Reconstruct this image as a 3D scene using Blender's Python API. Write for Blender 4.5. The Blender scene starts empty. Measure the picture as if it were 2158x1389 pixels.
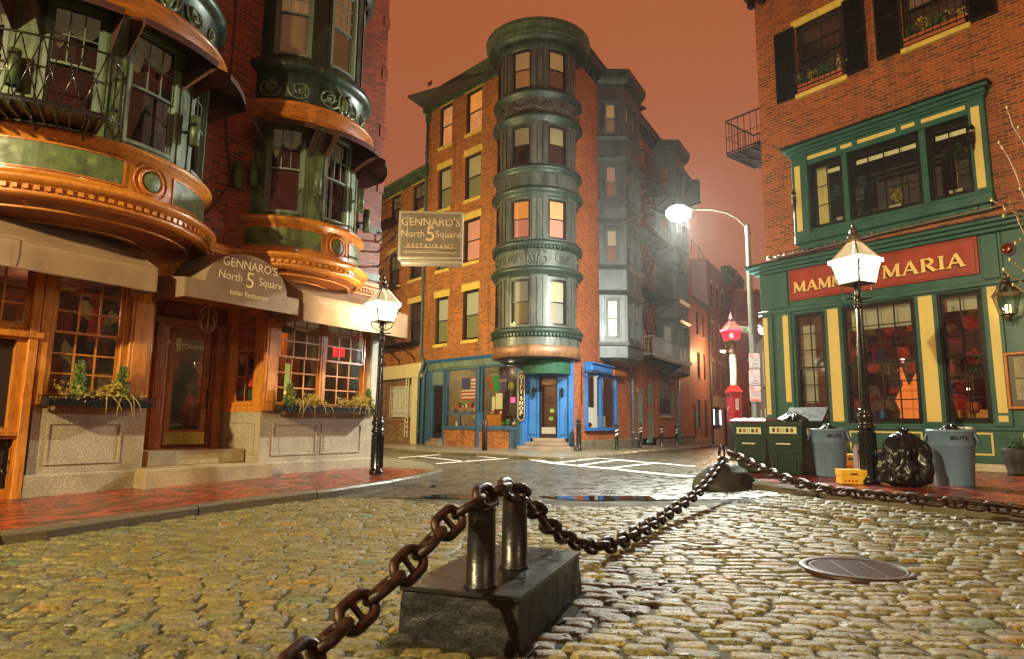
import bpy, math, random
import numpy as np
from math import sin, cos, radians, pi, sqrt, atan2, hypot
from mathutils import Vector, Matrix, noise
random.seed(7); rng = np.random.default_rng(7)
S = bpy.context.scene
COL = S.collection

# ---------------------------------------------------------------- camera
FPX = 1377.4; PIT = radians(8.217); ROL = radians(.571); PX0, PY0 = 1079, 694.5; CAMZ = 1.12
cr_, sr_ = cos(ROL), sin(ROL)
FW = np.array([0, cos(PIT), sin(PIT)]); UP0 = np.array([0, -sin(PIT), cos(PIT)]); RT0 = np.array([1., 0, 0])
UPV = cr_*UP0 - sr_*RT0; RTV = cr_*RT0 + sr_*UP0
CPOS = np.array([0, 0, CAMZ])
cam = bpy.data.cameras.new('camera'); camo = bpy.data.objects.new('camera', cam); COL.objects.link(camo)
cam.sensor_width = 36; cam.sensor_fit = 'HORIZONTAL'; cam.lens = 36*FPX/2158
cam.clip_start = .05; cam.clip_end = 2000
m = Matrix.Identity(4)
for i in range(3):
    m[i][0] = RTV[i]; m[i][1] = UPV[i]; m[i][2] = -FW[i]; m[i][3] = CPOS[i]
camo.matrix_world = m
S.camera = camo

# ---------------------------------------------------------------- world, exposure
S.view_settings.view_transform = 'Standard'; S.view_settings.look = 'None'
S.view_settings.exposure = 0; S.view_settings.gamma = 1
S.cycles.use_denoising = True
try: S.cycles.denoiser = 'OPENIMAGEDENOISE'
except Exception: pass
S.cycles.sample_clamp_indirect = 4
S.cycles.max_bounces = 6; S.cycles.diffuse_bounces = 3; S.cycles.glossy_bounces = 3
S.cycles.transparent_max_bounces = 12
S.cycles.caustics_reflective = False; S.cycles.caustics_refractive = False
W = bpy.data.worlds.new('World'); S.world = W; W.use_nodes = True
nt = W.node_tree; nt.nodes.clear()
wo = nt.nodes.new('ShaderNodeOutputWorld'); bg = nt.nodes.new('ShaderNodeBackground')
tc = nt.nodes.new('ShaderNodeTexCoord'); sp = nt.nodes.new('ShaderNodeSeparateXYZ'); rp = nt.nodes.new('ShaderNodeValToRGB')
nz = nt.nodes.new('ShaderNodeTexNoise'); nz.inputs['Scale'].default_value = 2.6; nz.inputs['Detail'].default_value = 5
ad = nt.nodes.new('ShaderNodeMath'); ad.operation = 'MULTIPLY_ADD'; ad.inputs[1].default_value = .50
nt.links.new(tc.outputs['Generated'], sp.inputs[0]); nt.links.new(tc.outputs['Generated'], nz.inputs['Vector'])
nt.links.new(nz.outputs['Fac'], ad.inputs[0]); nt.links.new(sp.outputs['Z'], ad.inputs[2])
nt.links.new(ad.outputs[0], rp.inputs['Fac'])
el = rp.color_ramp.elements
el[0].position = .10; el[0].color = (.24, .10, .075, 1)
el[1].position = .80; el[1].color = (.40, .112, .042, 1)
e = el.new(.34); e.color = (.30, .115, .070, 1)
e = el.new(.54); e.color = (.38, .122, .058, 1)
nt.links.new(rp.outputs[0], bg.inputs[0]); bg.inputs[1].default_value = 1.0
nt.links.new(bg.outputs[0], wo.inputs[0])

# ---------------------------------------------------------------- pixel <-> world helpers
def ray(x, y): return FW + RTV*(x-PX0)/FPX - UPV*(y-PY0)/FPX
def ss(a, b, x):
    t = min(1, max(0, (x-a)/(b-a))); return t*t*(3-2*t)
def G(x, y):                                   # height of the paved ground
    g = -.022*min(5, max(0, -x-1))*(1-ss(8, 15, y))
    g += .20*ss(2, 6, x)*(1-ss(13, 20, y))
    g -= .016*max(0, y-27)*ss(1, 5, x)
    return g
def gp(px, py, dz=0.):                         # ground point under a pixel
    d = ray(px, py); z = dz
    for _ in range(12):
        t = (z-CAMZ)/d[2]; q = CPOS+d*t; z = .5*z+.5*(G(q[0], q[1])+dz)
    return q
def dp(px, py, Y):                             # point under a pixel at world depth Y
    d = ray(px, py); return CPOS+d*(Y/d[1])

class Frame:
    """a facade: local x runs along it, local y into the building, z up"""
    def __init__(s, o, th):
        s.th = radians(th); s.o = np.array([o[0], o[1], 0.])
        s.u = np.array([cos(s.th), sin(s.th), 0]); s.y = np.array([-s.u[1], s.u[0], 0])
    def p(s, x, y, off=0):
        d = ray(x, y); o = s.o+s.y*off; t = ((o-CPOS)@s.y)/(d@s.y); q = CPOS+d*t
        return (q-s.o)@s.u, q[2]
    def w(s, u, y, z): return s.o+s.u*u+s.y*y+np.array([0, 0, z])
    def loc(s, q): q = np.array(q[:2], float)-s.o[:2]; return (q@s.u[:2], q@s.y[:2])
    def rect(s, xl, yt, xr, yb, off=0):
        a = s.p(xl, yt, off); b = s.p(xr, yb, off); return a[0], b[0], b[1], a[1]
FL = Frame(gp(782, 982, .14), 57.)
FR = Frame((9.4, 12.9), -52.3)
FC = Frame((.45, 26.96), -46.2)
FA = Frame((2.5, 26.25), 60.6)
FH = Frame((.45, 26.96), math.degrees(atan2(26.25-26.96, 2.5-.45)))
FN = Frame(FC.w(-7.16, 0, 0)[:2], -51.)

# ---------------------------------------------------------------- object helpers
def tag(o, label=None, cat=None, group=None, kind=None):
    if label: o['label'] = label
    if cat: o['category'] = cat
    if group: o['group'] = group
    if kind: o['kind'] = kind
    return o
def empty(name, loc=(0, 0, 0), rz=0, parent=None):
    o = bpy.data.objects.new(name, None); COL.objects.link(o); o.location = loc; o.rotation_euler = (0, 0, rz)
    o.empty_display_size = .1
    if parent: o.parent = parent
    return o
def copy_tree(o, parent=None):
    c = o.copy(); COL.objects.link(c)
    if parent: c.parent = parent
    for ch in list(o.children): copy_tree(ch, c)
    return c

class MB:
    def __init__(s): s.v = []; s.f = []; s.sm = []; s.mi = []; s.cur = 0
    def add(s, vs, fs, smooth=False):
        b = len(s.v); s.v.extend([tuple(map(float, v)) for v in vs])
        for f in fs: s.f.append(tuple(i+b for i in f)); s.sm.append(smooth); s.mi.append(s.cur)
    def box(s, x0, x1, y0, y1, z0, z1):
        x0, x1 = sorted((x0, x1)); y0, y1 = sorted((y0, y1)); z0, z1 = sorted((z0, z1))
        s.add([(x0,y0,z0),(x1,y0,z0),(x1,y1,z0),(x0,y1,z0),(x0,y0,z1),(x1,y0,z1),(x1,y1,z1),(x0,y1,z1)],
              [(0,3,2,1),(4,5,6,7),(0,1,5,4),(1,2,6,5),(2,3,7,6),(3,0,4,7)]); return s
    def bbox(s, x0, x1, y0, y1, z0, z1, b=.01):
        """box with bevelled front (low y) edges and top"""
        x0, x1 = sorted((x0, x1)); y0, y1 = sorted((y0, y1)); z0, z1 = sorted((z0, z1))
        b = min(b, (x1-x0)/3, (y1-y0)/3, (z1-z0)/3)
        s.loft([[(x0,y1,z0),(x1,y1,z0),(x1,y1,z1),(x0,y1,z1)],[(x0,y0+b,z0),(x1,y0+b,z0),(x1,y0+b,z1),(x0,y0+b,z1)],
                [(x0+b,y0,z0+b),(x1-b,y0,z0+b),(x1-b,y0,z1-b),(x0+b,y0,z1-b)]]); return s
    def quad(s, a, b, c, d): s.add([a, b, c, d], [(0, 1, 2, 3)]); return s
    def loft(s, rings, cap=True, closed=True, smooth=False):
        n = len(rings[0]); vs = [v for r in rings for v in r]; fs = []
        for k in range(len(rings)-1):
            for i in range(n if closed else n-1):
                j = (i+1) % n; fs.append((k*n+i, k*n+j, (k+1)*n+j, (k+1)*n+i))
        if cap: fs.append(tuple(reversed(range(n)))); fs.append(tuple(range((len(rings)-1)*n, len(rings)*n)))
        s.add(vs, fs, smooth); return s
    def lathe(s, prof, n=24, c=(0, 0), a0=0, a1=None, smooth=True, cap=True):
        """prof: list of (r, z); theta 0 points to -y"""
        full = a1 is None; a1 = a0+2*pi if full else a1
        k = n if full else n+1
        rings = [[(c[0]+r*sin(a0+(a1-a0)*i/n), c[1]-r*cos(a0+(a1-a0)*i/n), z) for i in range(k)] for r, z in prof]
        s.loft(rings, cap=cap and full, closed=full, smooth=smooth); return s
    def arc(s, c, r0, r1, a0, a1, z0, z1, n=None):
        """solid arc segment between radii, angles in degrees, theta 0 to -y"""
        a0, a1 = radians(a0), radians(a1)
        n = n or max(1, int(abs(a1-a0)/radians(5))+1)
        rings = []
        for i in range(n+1):
            a = a0+(a1-a0)*i/n; q = (sin(a), -cos(a))
            rings.append([(c[0]+r*q[0], c[1]+r*q[1], z) for r, z in ((r0, z0), (r1, z0), (r1, z1), (r0, z1))])
        s.loft(rings); return s
    def tube(s, pts, r, n=8, cap=True, smooth=True, closed=False):
        P = [Vector(p) for p in pts]; R = r if hasattr(r, '__len__') else [r]*len(P)
        rings = []; ref = None; m_ = len(P)
        for i, p in enumerate(P):
            if closed: t = P[(i+1) % m_]-P[i-1]
            else: t = P[min(i+1, m_-1)]-P[max(i-1, 0)]
            if t.length < 1e-9: t = Vector((0, 0, 1))
            t.normalize()
            if ref is None:
                ref = Vector((0, 0, 1)) if abs(t.z) < .9 else Vector((1, 0, 0))
            a = (ref-t*ref.dot(t))
            if a.length < 1e-6: a = t.orthogonal()
            a.normalize(); b = t.cross(a); ref = a
            rings.append([tuple(p+a*(R[i]*cos(2*pi*k/n))+b*(R[i]*sin(2*pi*k/n))) for k in range(n)])
        if closed: rings.append(rings[0])
        s.loft(rings, cap=cap and not closed, smooth=smooth); return s
    def bar(s, a, b, w=.02, h=None):
        """square bar between two points"""
        h = h or w; a = Vector(a); b = Vector(b); t = (b-a).normalized()
        up = Vector((0, 0, 1)) if abs(t.z) < .95 else Vector((1, 0, 0))
        x = t.cross(up).normalized()*(w/2); y = x.cross(t).normalized()*(h/2)
        s.loft([[tuple(p+x+y), tuple(p-x+y), tuple(p-x-y), tuple(p+x-y)] for p in (a, b)]); return s
    def sphere(s, c, r, n=12, m_=8, sc=(1, 1, 1)):
        rings = []
        for j in range(1, m_):
            a = pi*j/m_; rings.append([(c[0]+r*sc[0]*sin(a)*cos(2*pi*i/n), c[1]+r*sc[1]*sin(a)*sin(2*pi*i/n), c[2]-r*sc[2]*cos(a)) for i in range(n)])
        s.loft(rings, smooth=True); return s
    def prism(s, poly, y0, y1):
        """polygon in (x,z) extruded along y"""
        n = len(poly)
        s.loft([[(x, y0, z) for x, z in poly], [(x, y1, z) for x, z in poly]]); return s
    def slab(s, poly, z0, z1):
        s.loft([[(x, y, z0) for x, y in poly], [(x, y, z1) for x, y in poly]]); return s
    def wall(s, x0, x1, z0, z1, holes=(), y=0, d=.14):
        """wall plane at y with rectangular holes (x0,x1,z0,z1) and reveals of depth d"""
        xs = sorted({x0, x1, *[min(max(h[i], x0), x1) for h in holes for i in (0, 1)]})
        zs = sorted({z0, z1, *[min(max(h[i], z0), z1) for h in holes for i in (2, 3)]})
        for i in range(len(xs)-1):
            for j in range(len(zs)-1):
                cx, cz = (xs[i]+xs[i+1])/2, (zs[j]+zs[j+1])/2
                if any(h[0] < cx < h[1] and h[2] < cz < h[3] for h in holes): continue
                s.quad((xs[i], y, zs[j]), (xs[i+1], y, zs[j]), (xs[i+1], y, zs[j+1]), (xs[i], y, zs[j+1]))
        for a, b, c, e in holes:
            s.quad((a, y, c), (a, y, e), (a, y+d, e), (a, y+d, c)); s.quad((b, y, e), (b, y, c), (b, y+d, c), (b, y+d, e))
            s.quad((a, y, e), (b, y, e), (b, y+d, e), (a, y+d, e)); s.quad((b, y, c), (a, y, c), (a, y+d, c), (b, y+d, c))
        return s
    def build(s, name, mat, parent=None, loc=None, rz=None):
        me = bpy.data.meshes.new(name); me.from_pydata(s.v, [], s.f)
        me.polygons.foreach_set('use_smooth', s.sm)
        if any(s.mi): me.polygons.foreach_set('material_index', s.mi)
        me.update()
        mats = mat if isinstance(mat, (list, tuple)) else [mat]
        for q in mats: me.materials.append(M[q] if isinstance(q, str) else q)
        o = bpy.data.objects.new(name, me); COL.objects.link(o)
        if parent: o.parent = parent
        if loc is not None: o.location = loc
        if rz is not None: o.rotation_euler = (0, 0, rz)
        return o
def dc(vs, rz):  # rotate helper
    c, s_ = cos(rz), sin(rz); return [(x*c-y*s_, x*s_+y*c, z) for x, y, z in vs]

# ---------------------------------------------------------------- materials
MATS = {}
class NT:
    def __init__(s, name):
        s.m = bpy.data.materials.new(name); s.m.use_nodes = True; s.t = s.m.node_tree
        s.b = s.t.nodes['Principled BSDF']; s.out = s.t.nodes['Material Output']
        MATS[name] = s.m
    def n(s, ty, **kw):
        q = s.t.nodes.new('ShaderNode'+ty)
        for k, v in kw.items():
            if k in q.inputs: q.inputs[k].default_value = v
            else: setattr(q, k, v)
        return q
    def l(s, a, b): s.t.links.new(a, b)
    def coord(s, kind='Object', scale=(1, 1, 1)):
        t = s.n('TexCoord'); mp = s.n('Mapping'); mp.inputs['Scale'].default_value = scale
        s.l(t.outputs[kind], mp.inputs[0]); return mp.outputs[0]
    def noise(s, vec, scale=5, detail=4, rough=.55, dist=0):
        q = s.n('TexNoise'); q.inputs['Scale'].default_value = scale; q.inputs['Detail'].default_value = detail
        q.inputs['Roughness'].default_value = rough; q.inputs['Distortion'].default_value = dist
        s.l(vec, q.inputs['Vector']); return q.outputs['Fac']
    def ramp(s, fac, stops, mode='LINEAR'):
        q = s.n('ValToRGB'); q.color_ramp.interpolation = mode; E = q.color_ramp.elements
        while len(E) > 1: E.remove(E[-1])
        E[0].position = stops[0][0]; E[0].color = (*stops[0][1], 1) if len(stops[0][1]) == 3 else stops[0][1]
        for p, c in stops[1:]:
            e = E.new(p); e.color = (*c, 1)
        s.l(fac, q.inputs[0]); return q.outputs[0]
    def mix(s, a, b, fac, mode='MIX'):
        q = s.n('Mix', data_type='RGBA', blend_type=mode)
        for i, x in ((6, a), (7, b), (0, fac)):
            if isinstance(x, (int, float)): q.inputs[i].default_value = x
            elif isinstance(x, tuple): q.inputs[i].default_value = (*x, 1)
            else: s.l(x, q.inputs[i])
        return q.outputs[2]
    def mul(s, a, b, op='MULTIPLY'):
        q = s.n('Math', operation=op)
        for i, x in ((0, a), (1, b)):
            if isinstance(x, (int, float)): q.inputs[i].default_value = x
            else: s.l(x, q.inputs[i])
        return q.outputs[0]
    def bump(s, h, st=.3, dist=.01, prev=None):
        q = s.n('Bump'); q.inputs['Strength'].default_value = st; q.inputs['Distance'].default_value = dist
        s.l(h, q.inputs['Height'])
        if prev is not None: s.l(prev, q.inputs['Normal'])
        s.l(q.outputs[0], s.b.inputs['Normal']); return q.outputs[0]
    def col(s, c):
        if isinstance(c, tuple): s.b.inputs['Base Color'].default_value = (*c, 1)
        else: s.l(c, s.b.inputs['Base Color'])
    def rough(s, r):
        if isinstance(r, (int, float)): s.b.inputs['Roughness'].default_value = r
        else: s.l(r, s.b.inputs['Roughness'])
    def rr(s, fac, lo, hi):
        q = s.n('MapRange'); s.l(fac, q.inputs[0]); q.inputs[3].default_value = lo; q.inputs[4].default_value = hi
        q.inputs[1].default_value = .3; q.inputs[2].default_value = .7; return q.outputs[0]

def paint(name, c, rough=.4, var=.25, scale=3, metal=0, bump=.15, bscale=30, dirt=None, streak=True, spec=.5, coat=0):
    n = NT(name); v = n.coord(); vs = n.coord(scale=(1, 1, .25)) if streak else v
    f = n.noise(vs, scale, 6, .6)
    lo = tuple(x*(1-var) for x in c); hi = tuple(min(1, x*(1+var)) for x in c)
    cc = n.ramp(f, [(.25, lo), (.5, c), (.75, hi)])
    if dirt:
        f2 = n.noise(vs, scale*2.3, 8, .65); cc = n.mix(cc, dirt, n.ramp(f2, [(.52, (0, 0, 0)), (.72, (.75,)*3)]))
    n.col(cc); n.rough(n.rr(n.noise(v, scale*3, 5), rough*.75, min(1, rough*1.3)))
    n.b.inputs['Metallic'].default_value = metal; n.b.inputs['Specular IOR Level'].default_value = spec
    if coat: n.b.inputs['Coat Weight'].default_value = coat; n.b.inputs['Coat Roughness'].default_value = .15
    n.bump(n.noise(v, bscale, 5), bump, .004)
    return n.m
def wood(name, c, dark, rough=.35, axis=(6, 6, .7)):
    n = NT(name); v = n.coord(scale=axis)
    f = n.noise(v, 2.5, 7, .62, 1.5); f2 = n.noise(n.coord(scale=(1, 1, 1)), 1.1, 4)
    cc = n.ramp(f, [(.28, dark), (.5, c), (.72, tuple(x*1.25 for x in c))])
    cc = n.mix(cc, dark, n.ramp(f2, [(.5, (0, 0, 0)), (.8, (.55,)*3)]))
    n.col(cc); n.rough(n.rr(f2, rough*.9, rough*1.9)); n.b.inputs['Coat Weight'].default_value = .22; n.b.inputs['Coat Roughness'].default_value = .12
    n.bump(f, .25, .003); return n.m
def brick(name, c1, c2, mortar, bw=.215, rh=.075, ms=.011, stain=(.05, .02, .012), rough=.6, amt=.5, plane='wall', contrast=1., offs=.5, bumpst=.55):
    n = NT(name); t = n.n('TexCoord'); sx = n.n('SeparateXYZ'); cb = n.n('CombineXYZ'); n.l(t.outputs['Object'], sx.inputs[0])
    if plane == 'wall':
        n.l(n.mul(sx.outputs[0], sx.outputs[1], 'ADD'), cb.inputs[0]); n.l(sx.outputs[2], cb.inputs[1])
    else:
        n.l(sx.outputs[0], cb.inputs[0]); n.l(sx.outputs[1], cb.inputs[1])
    # slight waviness of the courses
    nzz = n.n('TexNoise'); nzz.inputs['Scale'].default_value = 1.3; n.l(t.outputs['Object'], nzz.inputs['Vector'])
    vm = n.n('VectorMath', operation='MULTIPLY_ADD'); n.l(nzz.outputs['Color'], vm.inputs[0]); vm.inputs[1].default_value = (.02, .02, 0); n.l(cb.outputs[0], vm.inputs[2])
    b = n.n('TexBrick'); b.offset = offs; n.l(vm.outputs[0], b.inputs['Vector'])
    b.inputs['Scale'].default_value = 1; b.inputs['Brick Width'].default_value = bw; b.inputs['Row Height'].default_value = rh
    b.inputs['Mortar Size'].default_value = ms; b.inputs['Mortar Smooth'].default_value = .3; b.inputs['Bias'].default_value = -.1
    b.inputs['Color1'].default_value = (1, 1, 1, 1); b.inputs['Color2'].default_value = (0, 0, 0, 1); b.inputs['Mortar'].default_value = (.5, .5, .5, 1)
    tint = n.ramp(b.outputs['Color'], [(0, tuple(x*.55 for x in c2)), (.3, c2), (.62, c1), (1, tuple(min(1, x*1.3) for x in c1))])
    bcol = n.mix(tint, mortar, b.outputs['Fac'])
    big = n.noise(t.outputs['Object'], .55, 6, .65); fine = n.noise(t.outputs['Object'], 14, 6, .7)
    cc = n.mix(bcol, stain, n.mul(n.ramp(big, [(.42, (0, 0, 0)), (.72, (1, 1, 1))]), amt))
    strk = n.noise(n.coord(scale=(1.6, 1.6, .16)), 1.6, 6, .6)
    cc = n.mix(cc, tuple(x*.5 for x in stain), n.ramp(strk, [(.54, (0, 0, 0)), (.72, (.6,)*3)]))
    cc = n.mix(cc, n.ramp(fine, [(.3, (.55, .55, .55)), (.7, (1.25, 1.25, 1.25))]), .7*contrast, 'MULTIPLY')
    n.col(cc); n.rough(n.rr(fine, rough*.7, rough*1.2))
    inv = n.mul(1.0, b.outputs['Fac'], 'SUBTRACT')
    h = n.mul(inv, n.mul(fine, .35), 'ADD')
    n.bump(h, bumpst, .012); return n.m
def stone(name, c, var=.35, rough=.55, scale=60, bump=.3, stain=None, wet=False):
    n = NT(name); v = n.coord()
    f = n.noise(v, scale, 3, .8); g = n.noise(v, 1.7, 6, .6)
    cc = n.ramp(f, [(.38, tuple(x*(1-var) for x in c)), (.5, c), (.62, tuple(min(1, x*(1+var)) for x in c))])
    st = stain or tuple(x*.35 for x in c)
    cc = n.mix(cc, st, n.ramp(g, [(.45, (0, 0, 0)), (.75, (.8,)*3)]))
    n.col(cc); n.rough(n.rr(g, .15 if wet else rough*.8, rough*1.15)); n.bump(f, bump, .004); return n.m
def glass(name, tint=(1, 1, 1), refl=.0):
    n = NT(name); n.t.nodes.remove(n.b)
    tr = n.n('BsdfTransparent'); tr.inputs[0].default_value = (*tint, 1); gl = n.n('BsdfGlossy'); gl.inputs['Roughness'].default_value = .03
    wv = n.noise(n.coord(), 1.8, 2); bp = n.n('Bump'); bp.inputs['Strength'].default_value = .12; bp.inputs['Distance'].default_value = .05; n.l(wv, bp.inputs['Height']); n.l(bp.outputs[0], gl.inputs['Normal'])
    fr = n.n('Fresnel'); fr.inputs[0].default_value = 1.5; mx = n.n('MixShader')
    n.l(n.mul(n.mul(fr.outputs[0], 1.6), refl, 'ADD'), mx.inputs[0]); n.l(tr.outputs[0], mx.inputs[1]); n.l(gl.outputs[0], mx.inputs[2])
    n.l(mx.outputs[0], n.out.inputs[0]); return n.m
def emit(name, c, st, base=None, var=0, scale=2, rough=.6):
    """a glowing surface"""
    n = NT(name); v = n.coord(scale=(1, 1, .4))
    n.col(base or c); n.rough(rough)
    if var:
        cc = n.ramp(n.noise(v, scale, 4), [(.3, tuple(x*(1-var) for x in c)), (.7, c)]); n.l(cc, n.b.inputs['Emission Color'])
    else: n.b.inputs['Emission Color'].default_value = (*c, 1)
    n.b.inputs['Emission Strength'].default_value = st; return n.m
def patina(name, base, green, rust, amt=(.45, .62), rough=.45, metal=.25):
    n = NT(name); v = n.coord(scale=(1, 1, .3)); v2 = n.coord()
    f = n.noise(v, 3.2, 8, .68, .6); g = n.noise(v, 7, 6, .7); k = n.noise(v2, 1.1, 4)
    cc = n.ramp(f, [(.3, tuple(x*.45 for x in base)), (.48, base), (.7, tuple(x*1.6 for x in base))])
    cc = n.mix(cc, green, n.ramp(g, [(amt[0], (0, 0, 0)), (amt[1], (.85,)*3)]))
    cc = n.mix(cc, rust, n.ramp(k, [(.56, (0, 0, 0)), (.74, (.5,)*3)]))
    n.col(cc); n.rough(n.rr(f, rough*.7, rough*1.4)); n.b.inputs['Metallic'].default_value = metal
    n.bump(n.noise(v2, 22, 6), .25, .006); return n.m

M = MATS
def patches(name, stops, st=1., scale=3.2):
    """dim room seen through a window at night: random lit and dark patches"""
    n = NT(name); v = n.coord(scale=(1, 1, .8)); q = n.n('TexVoronoi'); q.distance = 'CHEBYCHEV'; q.inputs['Scale'].default_value = scale; q.inputs['Randomness'].default_value = .8
    n.l(v, q.inputs['Vector']); sx = n.n('SeparateColor'); n.l(q.outputs['Color'], sx.inputs[0]); c = n.ramp(sx.outputs[0], stops, 'CONSTANT')
    c = n.mix(c, n.ramp(n.noise(v, 9, 5), [(.3, (.3,)*3), (.7, (1.5,)*3)]), .9, 'MULTIPLY'); n.col((.03, .015, .01)); n.l(c, n.b.inputs['Emission Color']); n.b.inputs['Emission Strength'].default_value = st; n.rough(.7)
brick('brick_dark', (.22, .026, .009), (.10, .012, .006), (.24, .075, .028), ms=.013, stain=(.05, .012, .008), amt=.45)
brick('brick_orange', (.29, .055, .010), (.15, .024, .006), (.38, .17, .05), stain=(.10, .028, .010), amt=.6, ms=.012)
brick('brick_shop', (.35, .095, .020), (.20, .044, .011), (.48, .25, .08), rh=.085, bw=.24, ms=.014, stain=(.13, .045, .02), amt=.4)
brick('brick_red', (.33, .070, .016), (.19, .035, .010), (.42, .17, .06), rh=.085, bw=.24, ms=.014, stain=(.15, .035, .018), amt=.4)
brick('brick_alley', (.27, .075, .038), (.17, .042, .024), (.42, .20, .12), rh=.09, bw=.25, ms=.015, stain=(.14, .05, .03), amt=.5)
brick('brick_mixed', (.26, .13, .07), (.46, .34, .22), (.12, .07, .04), stain=(.08, .05, .03), amt=.5)
brick('brick_paving', (.36, .052, .016), (.08, .022, .013), (.02, .014, .010), bw=.22, rh=.11, ms=.011, plane='floor', rough=.30, stain=(.05, .03, .02), amt=.4, bumpst=.5)
wood('wood_honey', (.52, .19, .022), (.22, .062, .008), .28)
wood('wood_dark', (.28, .078, .014), (.10, .026, .006), .3)
wood('wood_rail', (.44, .13, .016), (.13, .035, .006), .26, (1.2, 1.2, 8))
paint('copper_green_panel', (.075, .105, .035), .5, .7, 3.2, dirt=(.20, .27, .06), streak=False)
patina('patina_green', (.045, .060, .032), (.14, .21, .085), (.05, .025, .012))
patina('patina_dark', (.012, .022, .016), (.06, .12, .065), (.02, .012, .008), (.5, .72), .35)
patina('patina_grey', (.075, .082, .072), (.05, .095, .065), (.06, .045, .038), (.52, .75))
patina('patina_rim', (.020, .034, .027), (.032, .062, .043), (.04, .035, .03), (.45, .7))
patina('copper_skirt', (.20, .095, .045), (.12, .10, .06), (.10, .05, .03), (.55, .8))
patina('bay_grey', (.058, .066, .070), (.038, .058, .055), (.05, .04, .035), (.5, .72), .4)
patina('cornice_green', (.050, .085, .05), (.11, .20, .10), (.03, .03, .02), (.44, .66))
patina('relief_copper', (.10, .13, .065), (.24, .34, .17), (.05, .03, .015), (.45, .7), .3)
paint('cloth_maroon', (.050, .010, .006), .8, .3, 4)
paint('cloth_tan', (.30, .19, .105), .85, .15, 2.5, bump=.3, bscale=220, dirt=(.20, .12, .065))
paint('cloth_brown', (.21, .135, .08), .85, .15, 2.5, bump=.3, bscale=220, dirt=(.14, .08, .045))
paint('cloth_green', (.006, .055, .025), .8, .2, 4)
paint('letter_cream', (.72, .58, .36), .6, .08)
paint('iron_black', (.012, .010, .011), .28, .4, 12, metal=.3, coat=.3)
paint('iron_rust', (.022, .009, .006), .44, .8, 14, metal=.2, dirt=(.085, .025, .008), streak=False, bump=1., bscale=26, spec=.35)
paint('iron_rust_brown', (.035, .012, .005), .5, .6, 14, metal=.1, dirt=(.03, .014, .008), streak=False, bump=.8, bscale=26, spec=.3)
paint('iron_wet', (.008, .008, .009), .30, .5, 4, metal=0, dirt=(.035, .012, .005), streak=False, bump=.7, bscale=24, spec=.38)
paint('frame_green_grey', (.14, .18, .14), .4, .15)
paint('frame_dark', (.018, .014, .014), .35, .3)
paint('frame_black', (.006, .004, .004), .35, .3, spec=.3)
paint('frame_slate', (.06, .075, .075), .4, .2)
paint('trim_yellow', (.62, .46, .10), .55, .12, 3, dirt=(.36, .24, .06))
paint('panel_yellow', (.62, .50, .16), .42, .08, 1.5, dirt=(.50, .39, .11))
paint('paint_green', (.020, .088, .074), .36, .22, 1.5, dirt=(.012, .050, .045))
paint('paint_green_dark', (.02, .085, .055), .4, .2, 1.5)
paint('sign_red', (.30, .026, .010), .4, .15, 1.5, dirt=(.17, .018, .008))
paint('gold', (.85, .58, .20), .35, .15, 20, metal=.15, streak=False)
paint('paint_blue', (.020, .125, .36), .4, .22, 2, dirt=(.012, .06, .18))
paint('paint_blue_old', (.028, .090, .19), .5, .35, 4, dirt=(.07, .11, .13))
paint('fascia_old', (.13, .19, .16), .55, .4, 5, dirt=(.05, .09, .10))
paint('paint_white', (.72, .68, .56), .5, .12, dirt=(.45, .40, .28))
paint('paint_cream', (.66, .58, .36), .5, .12, dirt=(.45, .36, .18))
paint('paint_teal', (.12, .30, .26), .5, .3)
paint('stucco_beige', (.50, .38, .24), .7, .15, 2, dirt=(.35, .25, .15))
paint('stucco_grey', (.42, .30, .25), .75, .15, 1)
paint('roof_dark', (.05, .04, .035), .8, .3)
paint('room_dark', (.022, .008, .006), .8, .3)
paint('pole_steel', (.045, .04, .028), .45, .25, 5, metal=.2, dirt=(.03, .026, .018))
paint('pole_bronze', (.14, .095, .055), .4, .3, 5, metal=.4)
paint('pole_pale', (.33, .28, .18), .45, .15, dirt=(.40, .32, .18))
paint('pole_black', (.010, .009, .010), .25, .35, 8, metal=.3, coat=.5)
paint('lamp_bronze', (.085, .050, .026), .3, .35, 9, metal=.4, coat=.3)
paint('plastic_green', (.012, .030, .018), .42, .3, 5, bump=.3, bscale=90)
paint('plastic_black', (.008, .008, .010), .6, .3, 5)
paint('plastic_grey', (.13, .215, .36), .42, .18, 5, dirt=(.08, .12, .19))
paint('bag_black', (.006, .006, .010), .30, .3, 6, bump=.35, bscale=6, spec=.35)
paint('cardboard_yellow', (.72, .42, .03), .6, .1)
paint('carton_white', (.70, .66, .60), .5, .1)
paint('sign_metal', (.34, .30, .23), .38, .22, 4, metal=.25, dirt=(.22, .18, .13))
paint('sign_metal_dark', (.15, .12, .085), .45, .25, 4, metal=.2)
paint('white_sign', (.26, .19, .155), .4, .08)
paint('red_paint', (.14, .004, .004), .22, .2, 5, coat=.6)
paint('ink_dark', (.02, .02, .02), .5, .1)
paint('ink_red', (.5, .03, .02), .5, .1)
paint('street_green', (.012, .07, .04), .4, .1)
paint('leaf_yew', (.05, .095, .018), .6, .5, 12)
paint('leaf_yellow', (.45, .36, .04), .6, .4, 14)
paint('leaf_dark', (.018, .05, .014), .6, .5, 12)
paint('twig', (.30, .17, .06), .6, .3)
paint('brass', (.50, .34, .08), .25, .25, 8, metal=.8)
paint('terracotta', (.36, .09, .03), .6, .2)
stone('granite', (.36, .30, .20), .5, .6, 45, .3, stain=(.16, .13, .085))
stone('granite_step', (.36, .27, .14), .3, .6, 70, .3, stain=(.17, .12, .06))
stone('granite_kerb', (.12, .10, .062), .4, .4, 50, .5, stain=(.05, .04, .03), wet=True)
stone('granite_white', (.52, .47, .38), .25, .6, 60)
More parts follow.
